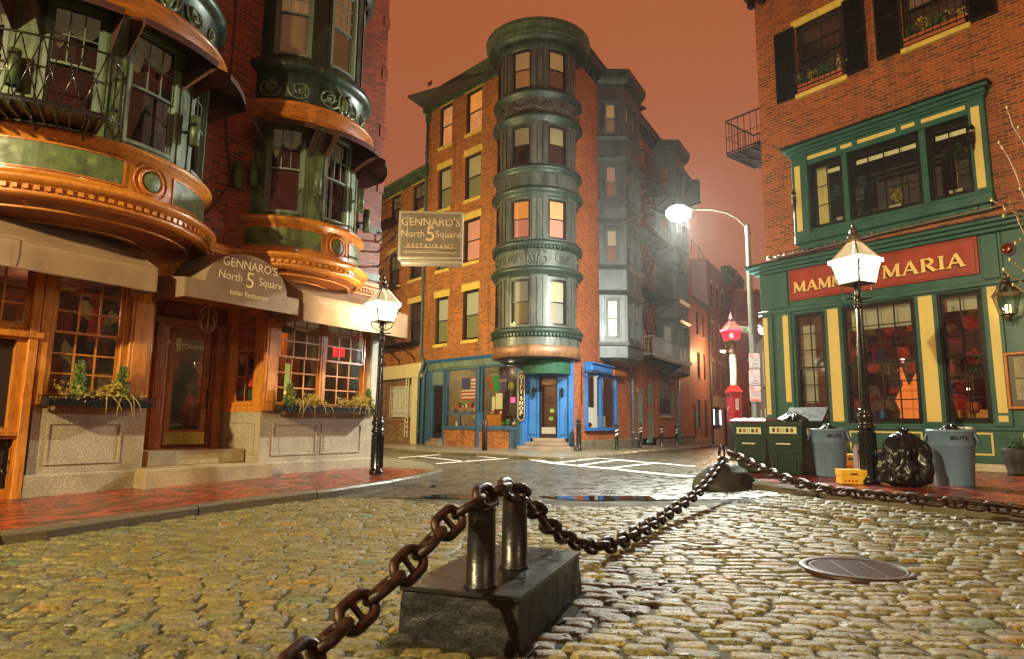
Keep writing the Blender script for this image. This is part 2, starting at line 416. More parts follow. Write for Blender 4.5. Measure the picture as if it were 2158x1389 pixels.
stone('stone_brown', (.26, .19, .13), .3, .5, 40)
stone('concrete', (.17, .15, .10), .35, .45, 40, .4, stain=(.06, .05, .035), wet=True)
stone('boulder', (.014, .010, .006), .5, .65, 30, .8, stain=(.02, .016, .014))
stone('block_black', (.0065, .0065, .0075), .9, .42, 30, 1., stain=(.016, .014, .008)); M['block_black'].node_tree.nodes['Principled BSDF'].inputs['Specular IOR Level'].default_value = .3
stone('cement', (.022, .017, .008), .4, .9, 40, .5, stain=(.012, .010, .005)); M['cement'].node_tree.nodes['Principled BSDF'].inputs['Specular IOR Level'].default_value = .08
glass('glass_clear'); glass('glass_dark', (.75, .72, .7), .03)
emit('blind_orange', (1.0, .36, .06), 1.15, (.5, .3, .15), .25)
emit('blind_pink', (.95, .33, .16), .85, (.5, .3, .25), .3)
emit('blind_yellow', (.62, .52, .20), .42, (.5, .45, .25), .3)
emit('blind_cream', (.62, .66, .38), .42, (.55, .55, .38), .2)
emit('blind_tan', (.50, .27, .11), .42, (.45, .32, .2), .3)
emit('blind_dim', (.20, .11, .05), .4, (.35, .25, .15), .3)
emit('blind_bright', (.9, .95, .75), 1.2, (.8, .8, .7), .1)
emit('blind_brown', (.15, .065, .03), .5, (.25, .12, .08), .2)
emit('room_lit_orange', (1.0, .40, .12), 1.0, (.6, .3, .15), .4, 5)
patches('room_red', [(0, (.004, .002, .001)), (.35, (.030, .004, .002)), (.5, (.008, .004, .002)), (.66, (.075, .006, .003)), (.78, (.02, .009, .004)), (.92, (.07, .035, .010)), (.97, (.01, .006, .006))], 1, 4.2)
emit('room_blackish', (.03, .016, .012), .4, (.05, .03, .02), .5)
emit('shop_wall', (.40, .30, .10), .28, (.4, .32, .14), .7, 5)  # wall glows by itself, room light put into its colour
emit('mantle_glow', (1.0, .93, .72), 26, (1, 1, 1))
emit('lamp_glass_hot', (1.0, .93, .74), 3.2, (.9, .88, .75), .15, 6)
emit('lamp_glass_top', (1.0, .74, .42), .8, (.8, .7, .5), .5, 9)
emit('lamp_red', (1.0, .03, .06), 2.2, (.8, .05, .08), .2)
emit('lamp_red_core', (1.0, .45, .40), 8)
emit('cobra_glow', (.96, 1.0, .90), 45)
emit('flood_glow', (.85, .92, 1.0), 60)
emit('neon_green', (.5, .9, .1), 1.3)
emit('neon_red', (1.0, .02, .03), 1.6)
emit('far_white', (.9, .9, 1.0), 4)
emit('cloth_orange_lit', (.9, .17, .02), .55, (.6, .2, .05), .3)
emit('cloth_yellow_lit', (.85, .50, .10), .6, (.6, .4, .1), .4)
# ================================================================ special materials
def cobble_mat():
    n = NT('cobbles'); v = n.coord()
    at = n.n('Attribute', attribute_name='tint'); f = at.outputs['Fac']
    base = n.ramp(f, [(.0, (.115, .102, .045)), (.2, (.150, .128, .052)), (.4, (.165, .148, .075)), (.55, (.120, .120, .062)), (.7, (.185, .155, .062)), (.84, (.135, .132, .100)), (.94, (.21, .135, .04)), (.975, (.085, .125, .080)), (.996, (.20, .09, .05))], 'CONSTANT')
    fine = n.noise(v, 38, 8, .82); mid = n.noise(v, 9, 5, .6); big = n.noise(v, .55, 3)
    c = n.mix(base, n.ramp(fine, [(.40, (.25, .23, .18)), (.5, (.9,)*3), (.60, (2.1, 2.0, 1.6))]), 1., 'MULTIPLY')
    c = n.mix(c, n.ramp(mid, [(.3, (.6, .6, .5)), (.7, (1.3, 1.25, 1.1))]), .7, 'MULTIPLY')
    c = n.mix(c, (.17, .13, .03), n.ramp(big, [(.45, (0, 0, 0)), (.7, (.55,)*3)]))
    n.col(c); n.b.inputs['Specular IOR Level'].default_value = .4
    n.rough(n.ramp(n.mul(n.mul(fine, .6), n.mul(mid, .4), 'ADD'), [(.42, (.14,)*3), (.50, (.5,)*3), (.6, (.75,)*3)]))
    b1 = n.n('Bump'); b1.inputs['Strength'].default_value = 1.; b1.inputs['Distance'].default_value = .02; n.l(mid, b1.inputs['Height'])
    n.bump(fine, 1., .009, b1.outputs[0])
def asphalt_mat():
    n = NT('asphalt'); v = n.coord()
    fine = n.noise(v, 90, 3, .8); mid = n.noise(v, 3.5, 7, .65, .6); big = n.noise(n.coord(scale=(.25, 1, 1)), .5, 5, .6)
    c = n.ramp(fine, [(.36, (.012, .011, .009)), (.5, (.042, .037, .028)), (.62, (.17, .15, .11))])
    c = n.mix(c, (.020, .017, .013), n.ramp(mid, [(.53, (0, 0, 0)), (.62, (.8,)*3)]))
    c = n.mix(c, (.035, .040, .022), n.ramp(big, [(.5, (0, 0, 0)), (.6, (.7,)*3)]))
    n.col(c); n.rough(n.ramp(mid, [(.35, (.48,)*3), (.52, (.30,)*3), (.62, (.10,)*3)])); n.bump(fine, .6, .008)
def road_paint_mat():
    n = NT('road_paint'); v = n.coord(); f = n.noise(v, 14, 7, .75); g = n.noise(v, 1.3, 3)
    n.col(n.ramp(f, [(.3, (.45, .42, .33)), (.6, (.82, .80, .70))])); n.rough(.4); n.bump(n.noise(v, 90, 3, .8), .4, .006)
    n.l(n.ramp(n.mul(n.mul(f, .7), n.mul(g, .3), 'ADD'), [(.36, (0, 0, 0)), (.42, (1, 1, 1))]), n.b.inputs['Alpha'])
def water_mat():
    n = NT('puddle_water'); v = n.coord(); n.col((.012, .010, .008)); n.rough(.02); n.bump(n.noise(v, 2.5, 2), .05, .02)
    n.b.inputs['Specular IOR Level'].default_value = .9
    f = n.noise(v, 3.2, 6, .7)
    n.l(n.ramp(f, [(.40, (0, 0, 0)), (.44, (1, 1, 1))]), n.b.inputs['Alpha'])
def lampglass_mat(name, col, st, mixf):
    n = NT(name); n.t.nodes.remove(n.b); tr = n.n('BsdfTransparent'); em = n.n('Emission'); mx = n.n('MixShader')
    v = n.coord(scale=(1, 1, .5)); f = n.noise(v, 7, 4); em.inputs[1].default_value = st
    n.l(n.ramp(f, [(.3, tuple(x*.55 for x in col)), (.7, col)]), em.inputs[0]); mx.inputs[0].default_value = mixf
    n.l(tr.outputs[0], mx.inputs[1]); n.l(em.outputs[0], mx.inputs[2]); n.l(mx.outputs[0], n.out.inputs[0])
stone('joint_sand', (.045, .036, .016), .6, .8, 60, .8, stain=(.018, .015, .008)); M['joint_sand'].node_tree.nodes['Principled BSDF'].inputs['Specular IOR Level'].default_value = .15
cobble_mat(); asphalt_mat(); road_paint_mat(); water_mat()
lampglass_mat('lantern_pane', (1, .90, .68), 4.0, .75)
lampglass_mat('lantern_pane_top', (1, .70, .34), 1.1, .8)
lampglass_mat('lantern_pane_red', (1, .025, .05), 2.2, .8)
lampglass_mat('lantern_pane_red_top', (1, .42, .26), 1.1, .8)

# ================================================================ ground
def kerb_cob(x): return 10.35 + .18*sin(x*1.1+.5) + .05*sin(x*5.3) - .05*x
KL = [gp(px, py, .12) for px, py in [(-420, 1195), (0, 1122), (100, 1111), (280, 1084), (460, 1060), (600, 1043), (700, 1031), (790, 1018), (860, 1007), (905, 998), (928, 990), (932, 984), (918, 976), (870, 968), (795, 961)]]
KL = [KL[0]+(KL[0]-KL[1])*1.5] + KL + [KL[-1]+np.array([-9, 3.2, 0])]
KC = [gp(px, py, .12) for px, py in [(800, 941), (880, 949), (1000, 954), (1100, 960), (1180, 963), (1250, 959), (1330, 952), (1430, 945), (1500, 939), (1545, 935.5)]]
KC = [KC[0]+(KC[0]-KC[1])*3.0] + KC + [KC[-1]+np.array([14, 26, 0])]
KR = [gp(px, py, .10) for px, py in [(1500, 975), (1476, 992), (1478, 1002), (1510, 1010), (1601, 1019), (1750, 1036), (1899, 1053), (2158, 1080)]]
KR = [np.array([9.6, 25.5, .1]), np.array([5.9, 17.6, .1])] + KR + [KR[-1]+(KR[-1]-KR[-2])*3]

def smooth_path(P, step=.25):
    P = [np.array(p[:2]) for p in P]; out = []
    for i in range(len(P)-1):
        a = P[max(i-1, 0)]; b = P[i]; c = P[i+1]; d = P[min(i+2, len(P)-1)]
        L = np.linalg.norm(c-b); k = max(1, int(L/step))
        ta = (c-a)/2*min(1, L/max(1e-6, np.linalg.norm(b-a) if i else L)); td = (d-b)/2*min(1, L/max(1e-6, np.linalg.norm(d-c) if i+2 < len(P) else L))
        for j in range(k):
            t = j/k; h = 2*t**3-3*t*t+1, t**3-2*t*t+t, -2*t**3+3*t*t, t**3-t*t
            out.append(b*h[0]+ta*h[1]+c*h[2]+td*h[3])
    out.append(P[-1]); return out
def kerb(name, path, side, w=.17, top=.12, block=2.0, label=None):
    """path runs along the outer top edge; side +1 = pavement lies to the left of travel"""
    P = smooth_path(path); mb = MB(); d = 0; nrm = []
    for i in range(len(P)):
        t = P[min(i+1, len(P)-1)]-P[max(i-1, 0)]; t = t/np.linalg.norm(t); nrm.append(np.array([-t[1], t[0]])*side)
    seg = []; start = 0; acc = 0
    for i in range(1, len(P)):
        acc += np.linalg.norm(P[i]-P[i-1])
        if acc > block*(.8+.4*random.random()) or i == len(P)-1:
            seg.append((start, i)); start = i; acc = 0
    for a, b in seg:
        rings = []; jz = random.uniform(-.008, .008)
        for i in range(a, b+1):
            p = P[i].copy(); tt = (P[min(i+1, len(P)-1)]-P[max(i-1, 0)]); tt = tt/np.linalg.norm(tt)
            if i == a: p = p+tt*.012
            if i == b: p = p-tt*.012
            q = p+nrm[i]*w; z = G(*p)+top+jz; r_ = random.uniform(-.006, .006)
            o = p+nrm[i]*(.03+r_)
            rings.append([(*(p+nrm[i]*(-.01)), G(*p)-.12), (*(p+nrm[i]*(r_)), z-.03), (*o, z), (*q, z), (*q, G(*p)-.12)])
        mb.loft(rings)
    o = mb.build(name, M['granite_kerb']); tag(o, kind='structure'); return P, nrm
PL, NL = kerb('kerb', KL, 1); PC, NC = kerb('kerb', KC, 1); PR, NR = kerb('kerb', KR, 1, w=.26, top=.10)

def strip(name, A, B, fr, mat, dz, n=10):
    """sheet between two polylines with equal numbers of points, in the frame's local coordinates"""
    mb = MB(); vs = []; 
    for a, b in zip(A, B):
        for k in range(n+1):
            p = np.array(a[:2])*(1-k/n)+np.array(b[:2])*k/n; l = fr.loc(p); vs.append((l[0], l[1], G(*p)+dz))
    fs = [(i*(n+1)+k, i*(n+1)+k+1, (i+1)*(n+1)+k+1, (i+1)*(n+1)+k) for i in range(len(A)-1) for k in range(n)]
    mb.add(vs, fs, True); o = mb.build(name, mat, loc=tuple(fr.o), rz=fr.th); tag(o, kind='structure'); return o
def poly_at(P, ts):
    P = [np.array(p[:2]) for p in P]; L = [0]
    for i in range(1, len(P)): L.append(L[-1]+np.linalg.norm(P[i]-P[i-1]))
    out = []
    for t in ts:
        s_ = t*L[-1]; i = max(1, min(len(P)-1, int(np.searchsorted(L, s_)))); k = (s_-L[i-1])/max(1e-9, L[i]-L[i-1]); out.append(P[i-1]*(1-k)+P[i]*k)
    return out
N = 60; ts = [i/N for i in range(N+1)]
inner = [p+q*.165 for p, q in zip(PL, NL)]
# left pavement: kerb inner edge to the wall line, split at the corner
wallL = [FL.w(-16, .3, 0)[:2], FL.w(.1, .3, 0)[:2]]; wallL2 = [FL.w(.1, .3, 0)[:2], FL.w(-.3, 10, 0)[:2]]
kx = max(range(len(inner)), key=lambda i: inner[i][0])
strip('brick_pavement', poly_at(wallL, ts), poly_at(inner[:kx+1], ts), FL, M['brick_paving'], .118)
strip('pavement', poly_at(wallL2, ts), poly_at(inner[kx:], ts), FL, M['concrete'], .114)
innc = [p+q*.165 for p, q in zip(PC, NC)]
wallC = [FN.w(-14, .4, 0)[:2], FC.w(-7.16, .4, 0)[:2], FC.w(0, .5, 0)[:2], FA.w(0, .5, 0)[:2], FA.w(26, .5, 0)[:2], FA.w(70, .5, 0)[:2]]
strip('pavement', poly_at(wallC, [i/140 for i in range(141)]), poly_at(innc, [i/140 for i in range(141)]), FC, M['concrete'], .115)
innr = [p+q*.25 for p, q in zip(PR, NR)]
# right pavement
ky = min(range(len(innr)), key=lambda i: innr[i][0])
wallR = [FR.w(-4.9, 9, 0)[:2], FR.w(-4.9, .4, 0)[:2]]; wallR2 = [FR.w(-4.9, .4, 0)[:2], FR.w(14, .4, 0)[:2]]
strip('pavement', poly_at(wallR, ts), poly_at(innr[:ky+1], ts), FR, M['concrete'], .095)
strip('brick_pavement', poly_at(wallR2, ts), poly_at(innr[ky:], ts), FR, M['brick_paving'], .098)

def sheet(name, xs, ysf, mat, dz):
    mb = MB(); vs = []; n = None
    for x in xs:
        ys = ysf(x); n = len(ys); vs += [(x, y, G(x, y)+dz) for y in ys]
    fs = [(i*n+k, (i+1)*n+k, (i+1)*n+k+1, i*n+k+1) for i in range(len(xs)-1) for k in range(n-1)]
    mb.add(vs, fs, True); return tag(mb.build(name, mat), kind='structure')
xs = [-900, -200, -60, -30] + [-16+.5*i for i in range(65)] + [20, 30, 60, 200, 900]
sheet('ground', xs, lambda x: [-300, -60, -20]+[-8+.5*i for i in range(60)]+[24, 28, 34, 40, 50, 70, 120, 300, 1500], M['joint_sand'], -.016)
xa = [-60, -30, -20] + [-12+.1*i for i in range(240)] + [14, 18, 30, 60]
yb = lambda x: [kerb_cob(x)+.10*noise.noise(Vector((x*3, 0, 0)))]
sheet('asphalt_road', xa, lambda x: yb(x)+[11+.5*i for i in range(8)]+[15+i for i in range(12)]+[28, 32, 38, 46, 60, 90], M['asphalt'], -.004)

# cobblestones: one mesh of separate worn setts
def cobbles():
    left = [p for p in PL]; 
    yL = np.array([p[1] for p in left[:kx+1]]); xL = np.array([p[0] for p in left[:kx+1]])
    o = np.argsort(yL); yL, xL = yL[o], xL[o]
    right = [p for p in PR[ky:]]; xR = np.array([p[0] for p in right]); yR = np.array([p[1] for p in right]); o = np.argsort(xR); xR, yR = xR[o], yR[o]
    st = []; th = radians(-4); y = -2.2
    while y < 13.5:
        dy = random.uniform(.10, .135); x = -10+random.uniform(0, .2)
        while x < 12:
            dx = random.uniform(.17, .31); cx, cy = x+dx/2, y+dy/2
            X = cx*cos(th)-cy*sin(th); Y = cx*sin(th)+cy*cos(th)
            wa = .16*sin(X*.55+1)+.10*sin(X*1.3+Y*.6)+.05*sin(Y*1.9+X*.9)     # uneven old courses
            Y2 = Y+wa; X2 = X+.06*sin(Y*1.7+X*.4)+.05*sin(Y*.7)
            slope = .16*.55*cos(X*.55+1)+.13*cos(X*1.3+Y*.6)+.045*cos(Y*1.9+X*.9)
            if -1.5 < Y2 < kerb_cob(X2)+.02 and X2 > np.interp(Y2, yL, xL)-.05 and not (X2 > xR[0] and Y2 > np.interp(X2, xR, yR)+.05):
                if abs(X2) < max(2.2, Y2*.86+1.2): st.append((X2, Y2, dx, dy, th+math.atan(slope)+random.gauss(0, .03)))
            x += dx
        y += dy
    A = np.array(st); n = len(A); ang = A[:, 4]
    blk = np.array(BLK_C); bl = (A[:, 0]-blk[0])*cos(BLK_R)+(A[:, 1]-blk[1])*sin(BLK_R); bm = -(A[:, 0]-blk[0])*sin(BLK_R)+(A[:, 1]-blk[1])*cos(BLK_R)
    keep = ~((abs(bl) < BLK_HW+.02) & (abs(bm) < BLK_HL+.02))
    mh = gp(1808, 1198, 0); keep &= np.hypot(A[:, 0]-mh[0], A[:, 1]-mh[1]) > .46
    A = A[keep]; n = len(A); ang = A[:, 4]
    blocks = []
    near = A[:, 1] < 5.2
    for AA, k in ((A[near], 12), (A[~near], 6)):
        n = len(AA)
        if not n: continue
        ang = AA[:, 4]; w = (AA[:, 2]-.004-rng.random(n)*.010)[:, None, None]; h = (AA[:, 3]-.004-rng.random(n)*.010)[:, None, None]
        e = np.array([0, .03, .12, .88, .97, 1.]) if k == 6 else np.array([0, .02, .06, .14, .27, .42, .58, .73, .86, .94, .98, 1.])
        U = np.tile(e[None, :, None], (n, 1, k)); V = np.tile(e[None, None, :], (n, k, 1))
        ix = np.minimum(np.arange(k), k-1-np.arange(k)); ring = np.minimum(ix[:, None], ix[None, :])
        prof = {6: [-.026, -.007, .001], 12: [-.030, -.014, -.005, 0, .001, .001]}[k]
        zr = np.array(prof)[ring][None]
        # uneven quadrilateral outline
        cj = rng.normal(0, .010, (n, 4, 2)); cj = np.clip(cj, -.018, .018)
        bil = lambda q: (cj[:, 0, q][:, None, None]*(1-U)*(1-V)+cj[:, 1, q][:, None, None]*U*(1-V)+cj[:, 2, q][:, None, None]*U*V+cj[:, 3, q][:, None, None]*(1-U)*V)
        lx = (U-.5)*w+bil(0); ly = (V-.5)*h+bil(1)
        cu = np.abs(U-.5)*2; cv = np.abs(V-.5)*2; rnd = .04+.10*rng.random((n, 1, 1)); sh = 1-rnd*(cu*cv)**4
        lx = lx*sh; ly = ly*sh
        # worn, chipped surface from a few random waves per stone
        zz = np.zeros((n, k, k)); ed = np.zeros((n, k, k))
        for q in range(7):
            fx_, fy_, ph = rng.normal(0, 22+14*q, (n, 1, 1)), rng.normal(0, 30+16*q, (n, 1, 1)), rng.random((n, 1, 1))*6.3
            zz += np.sin(lx*fx_+ly*fy_+ph)*(.0022/(1+.55*q)); ed += np.sin(lx*fx_*1.3-ly*fy_+ph*2)*.35
        lx = lx+(ring <= k//4)[None]*ed*.0035; ly = ly+(ring <= k//4)[None]*np.roll(ed, 1, 0)*.0035
        hz = rng.normal(0, .004, (n, 1, 1)); tx = rng.normal(0, .020, (n, 1, 1)); ty = rng.normal(0, .035, (n, 1, 1))
        z = zr+hz+tx*lx+ty*ly+zz*(ring > 0)[None]+.003*(1-cu**2)*(1-cv**2)
        ca, sa = np.cos(ang)[:, None, None], np.sin(ang)[:, None, None]
        X = AA[:, 0][:, None, None]+lx*ca-ly*sa; Y = AA[:, 1][:, None, None]+lx*sa+ly*ca
        g = np.array([G(a, b) for a, b in AA[:, :2]])[:, None, None]
        dip = np.array([-.040*math.exp(-((a-1.9)**2/4+(b-9.9)**2/.35))-.02*math.exp(-((a+.9)**2/2+(b-10.1)**2/.3)) for a, b in AA[:, :2]])[:, None, None]
        idx = np.arange(k*k).reshape(k, k); q = np.stack([idx[:-1, :-1], idx[1:, :-1], idx[1:, 1:], idx[:-1, 1:]], -1).reshape(-1, 4)
        blocks.append((np.stack([X, Y, z+g+dip], -1).reshape(-1, 3), (np.arange(n)[:, None, None]*k*k+q[None]).reshape(-1, 4), np.repeat(rng.random(n), k*k)))
    off = len(blocks[0][0]); verts = np.concatenate([b[0] for b in blocks]); faces = np.concatenate([blocks[0][1]]+[b[1]+off for b in blocks[1:]]); tint = np.concatenate([b[2] for b in blocks])
    me = bpy.data.meshes.new('cobblestone_paving'); me.vertices.add(len(verts)); me.vertices.foreach_set('co', verts.ravel())
    me.loops.add(faces.size); me.loops.foreach_set('vertex_index', faces.ravel().astype(np.int32))
    me.polygons.add(len(faces)); me.polygons.foreach_set('loop_start', np.arange(0, faces.size, 4, dtype=np.int32))
    me.polygons.foreach_set('use_smooth', np.ones(len(faces), dtype=bool)); me.update(calc_edges=True)
    at = me.attributes.new('tint', 'FLOAT', 'POINT'); at.data.foreach_set('value', tint.astype(np.float32))
    me.materials.append(M['cobbles']); ob = bpy.data.objects.new('cobblestone_paving', me); COL.objects.link(ob); tag(ob, kind='structure')

# white road markings
def marking(px, w):
    P = [gp(x, y, 0) for x, y in px]; mb = MB(); n = 24
    for a, b in zip(P[:-1], P[1:]):
        t = (b-a)[:2]; L = np.linalg.norm(t); t = t/L; q = np.array([-t[1], t[0]])*w/2
        for k in range(n):
            s0 = a[:2]+(b-a)[:2]*k/n; s1 = a[:2]+(b-a)[:2]*(k+1)/n
            mb.quad(*[(p[0], p[1], G(*p)+.004) for p in (s0-q, s1-q, s1+q, s0+q)])
    tag(mb.build('road_marking', M['road_paint']), kind='structure')
for px, w in [([(800, 968), (1014, 951.5)], .18), ([(800, 966), (917, 979)], .18), ([(903, 978.5), (1099, 964)], .18), ([(884, 962), (978, 973)], .14), ([(960, 957), (1048, 966)], .14),
              ([(1090, 963), (1170, 977)], .34), ([(1166, 976), (1262, 966)], .18), ([(1259, 965.5), (1345, 972.5)], .18), ([(1170, 977), (1300, 989), (1458, 1005)], .24), ([(1219, 981), (1305, 969.5)], .16), ([(1284, 987), (1385, 976)], .16), ([(1300, 970.5), (1400, 977), (1464, 983)], .16)]:
    marking(px, w)
# puddles lying on the edge of the asphalt and between the setts
def puddle(c, rx, ry, dz=.006, n=40):
    mb = MB(); vs = []
    for i in range(n):
        a = 2*pi*i/n; r = 1+.22*noise.noise(Vector((cos(a)*1.5+c[0], sin(a)*1.5, 3)))*2
        vs.append((c[0]+rx*r*cos(a), c[1]+ry*r*sin(a), G(*c[:2])+dz))
    mb.add(vs, [tuple(range(n))]); tag(mb.build('puddle', M['puddle_water']), kind='structure')
a = gp(1320, 1049); puddle(a, 1.15, .34, -.002)
a = gp(960, 1046); puddle(a, .6, .24, -.001)
a = gp(870, 1022); puddle(a, 1.0, .35, -.001)

# manhole cover
mh = gp(1808, 1198, 0)
mo = empty('manhole_cover', (mh[0], mh[1], G(*mh[:2])), radians(-8))
tag(mo, 'round rusty ribbed iron drain cover set in the cobbles', 'manhole cover')
mb = MB(); mb.lathe([(.36, -.03), (.36, .004), (.375, .010), (.42, .010), (.435, .0), (.435, -.05)], 48); mb.build('rim', M['iron_rust_brown'], mo)
mb = MB(); mb.lathe([(0, -.02), (.362, -.02), (.362, -.04), (0, -.04)], 40, cap=False)
for i in range(-13, 14):
    x = i*.0255; hw = sqrt(max(0, .345**2-x*x))
    for a_, b_ in ((-hw, -.125), (-.105, .105), (.125, hw)):
        if b_-a_ > .03 and hw > .13: mb.box(a_, b_, x-.0065, x+.0065, -.022, .002)
for x in (-.115, .115): mb.box(x-.012, x+.012, -.32, .32, -.022, .0)
mb.lathe([(.335, -.02), (.335, .004), (.355, .004), (.355, -.02)], 48, cap=False)
mb.build('grate', M['iron_rust_brown'], mo)

# ================================================================ chain block, chains, boulder
c_fl = gp(830, 1352); c_fr = gp(1095, 1386); c_br = gp(1235, 1250)
fx = (c_fr-c_fl)[:2]; bl_w = np.linalg.norm(fx); dy_ = (c_br-c_fr)[:2]; bl_l = np.linalg.norm(dy_)
BLK_R = atan2(fx[1], fx[0])*.5+(atan2(dy_[1], dy_[0])-pi/2)*.5
BLK_HW, BLK_HL = bl_w/2, bl_l/2
ax = np.array([cos(BLK_R), sin(BLK_R)]); ay = np.array([-ax[1], ax[0]])
BLK_C = tuple(c_fr[:2]-ax*BLK_HW+ay*BLK_HL)
cobbles()
bk = empty('chain_anchor_block', (BLK_C[0], BLK_C[1], 0), BLK_R)
tag(bk, 'black wet stone block with two upright iron tubes carrying the heavy chain', 'anchor block')
def rough_block():
    nx, ny, nz_ = 40, 56, 14; h = .25; mb = MB(); W_, L_ = BLK_HW, BLK_HL
    def pt(u, v, k):   # k height fraction
        t = 1-.05*k; x = (u-.5)*2*W_*t; y = (v-.5)*2*L_*t; 
        nn = noise.noise(Vector((x*7, y*7, k*3)))*.007+noise.noise(Vector((x*19, y*19, k*6)))*.003
        return (x*(1+nn/W_), y*(1+nn/L_), h*k-.05*(1-k))
    for side in range(4):
        m_ = nx if side % 2 == 0 else ny; rings = []
        for k in range(nz_+1):
            r_ = []
            for i in range(m_+1):
                t = i/m_; u, v = [(t, 0), (1, t), (1-t, 1), (0, 1-t)][side]; r_.append(pt(u, v, k/nz_))
            rings.append(r_)
        mb.loft(rings, cap=False, closed=False)
    return mb.build('stone_body', M['block_black'], bk)
rough_block()
MB().bbox(-BLK_HW*.975, BLK_HW*.975, -BLK_HL*.975, BLK_HL*.975, .248, .272, .004).build('top_plate', M['iron_wet'], bk)
mb = MB(); mb.slab([((BLK_HW+.04+.02*sin(a*5)+.02*sin(a*11))*max(-1, min(1, 1.35*cos(a))), (BLK_HL+.05+.03*sin(a*7))*max(-1, min(1, 1.35*sin(a)))) for a in [2*pi*i/48 for i in range(48)]], -.05, -.004); mb.build('mortar_bed', M['cement'], bk)
def w2b(p): d = np.array(p[:2])-np.array(BLK_C); return float(d@ax), float(d@ay)
tb = []
for px, py in ((1007, 1240), (1079, 1199)):
    d = ray(px, py); q = CPOS+d*((.27-CAMZ)/d[2]); l = w2b(q); tb.append((l[0], l[1]+.04))
    mb = MB(); c = tb[-1]; r0 = .080
    mb.lathe([(r0+.012, .27), (r0+.008, .285), (r0, .29), (r0-.006, .655), (r0-.001, .668), (r0-.002, .683), (r0-.016, .683), (r0-.02, .60), (0, .60)], 28, c)
    mb.build('iron_tube', M['iron_wet'], bk)

def link_mb(L=.235, Wd=.155, r=.0235, stud=True):
    mb = MB(); R_ = Wd/2-r; st = L/2-r-R_; pts = []
    for i in range(11): a = -pi/2+pi*i/10; pts.append((st+R_*cos(a), R_*sin(a), 0))
    for i in range(11): a = pi/2+pi*i/10; pts.append((-st+R_*cos(a), R_*sin(a), 0))
    mb.tube(pts, r, 10, closed=True)
    if stud: mb.tube([(0, -R_, 0), (0, -R_*.4, 0), (0, R_*.4, 0), (0, R_, 0)], [r*.85, r*.6, r*.6, r*.85], 8)
    return mb
linkmesh = None
def chain(name, label, P, L=.235, sag=True, roll0=0, wd=.155, r=.0235):
    global linkmesh
    root = empty(name, tuple(P[0])); tag(root, label, 'chain', 'heavy ship chains fencing the square')
    V = [Vector(p) for p in P]
    # catmull-rom resample
    fine = []
    for i in range(len(V)-1):
        a, b, c, d = V[max(i-1, 0)], V[i], V[i+1], V[min(i+2, len(V)-1)]
        for k in range(24):
            t = k/24; fine.append(.5*((2*b)+(c-a)*t+(2*a-5*b+4*c-d)*t*t+(3*b-a-3*c+d)*t**3))
    fine.append(V[-1]); step = L-2*r-.010; pos = [fine[0]]; acc = 0
    for i in range(1, len(fine)):
        seg = (fine[i]-fine[i-1]).length
        while acc+seg >= step:
            t = (step-acc)/seg; q = fine[i-1].lerp(fine[i], t); pos.append(q); fine[i-1] = q; seg = (fine[i]-q).length; acc = 0
        acc += seg
    if linkmesh is None: linkmesh = link_mb(L, wd, r).build('link', M['iron_rust'], root).data; COL.objects.unlink(COL.objects['link']); 
    for i in range(len(pos)-1):
        a, b = pos[i], pos[i+1]; c = (a+b)/2; x = (b-a).normalized()
        up = Vector((0, 0, 1)); y = up.cross(x).normalized(); z = x.cross(y)
        rr_ = (pi/4 if i % 2 else -pi/4)+roll0+random.uniform(-.12, .12)
        y2 = y*cos(rr_)+z*sin(rr_); z2 = x.cross(y2)
        mt = Matrix((x, y2, z2)).transposed().to_4x4(); mt.translation = c-Vector(P[0])
        o = bpy.data.objects.new('link', linkmesh); COL.objects.link(o); o.parent = root; o.matrix_basis = mt
    return root
t1 = np.array(BLK_C)+ax*tb[0][0]+ay*tb[0][1]; t2 = np.array(BLK_C)+ax*tb[1][0]+ay*tb[1][1]
ch = [dp(545, 1490, 2.2), dp(595, 1436, 2.35), dp(660, 1378, 2.52), dp(735, 1305, 2.74), dp(830, 1222, 2.98), dp(900, 1152, 3.2), dp(950, 1095, 3.38)]
ch = [Vector(q) for q in ch]
ch1 = ch+[Vector((t1[0], t1[1], .725)), Vector(((t1+t2)[0]/2, (t1+t2)[1]/2, .735)), Vector((t2[0], t2[1]+.02, .725))]
ch1 += [Vector(dp(*q)) for q in [(1128, 1075, 4.45), (1160, 1110, 4.75), (1195, 1135, 5.1), (1240, 1150, 5.5), (1290, 1147, 5.85), (1350, 1118, 6.6), (1420, 1074, 7.9), (1480, 1028, 9.1), (1513, 985, 10.2), (1524, 965, 10.6)]]
chain('heavy_chain', 'rusty ship chain running over the black block and sagging towards the boulder', ch1, roll0=.25)
ch2 = [Vector(dp(*q)) for q in [(1535, 955, 10.6), (1562, 966, 10.3), (1600, 985, 9.7), (1650, 1006, 9.0), (1700, 1022, 8.5), (1760, 1035, 8.0), (1850, 1045, 7.5), (1960, 1054, 7.0), (2060, 1065, 6.7), (2158, 1078, 6.4), (2300, 1100, 6.0), (2500, 1110, 5.6)]]
chain('heavy_chain', 'rusty ship chain running from the boulder off past the rubbish bins', ch2, roll0=-.1)
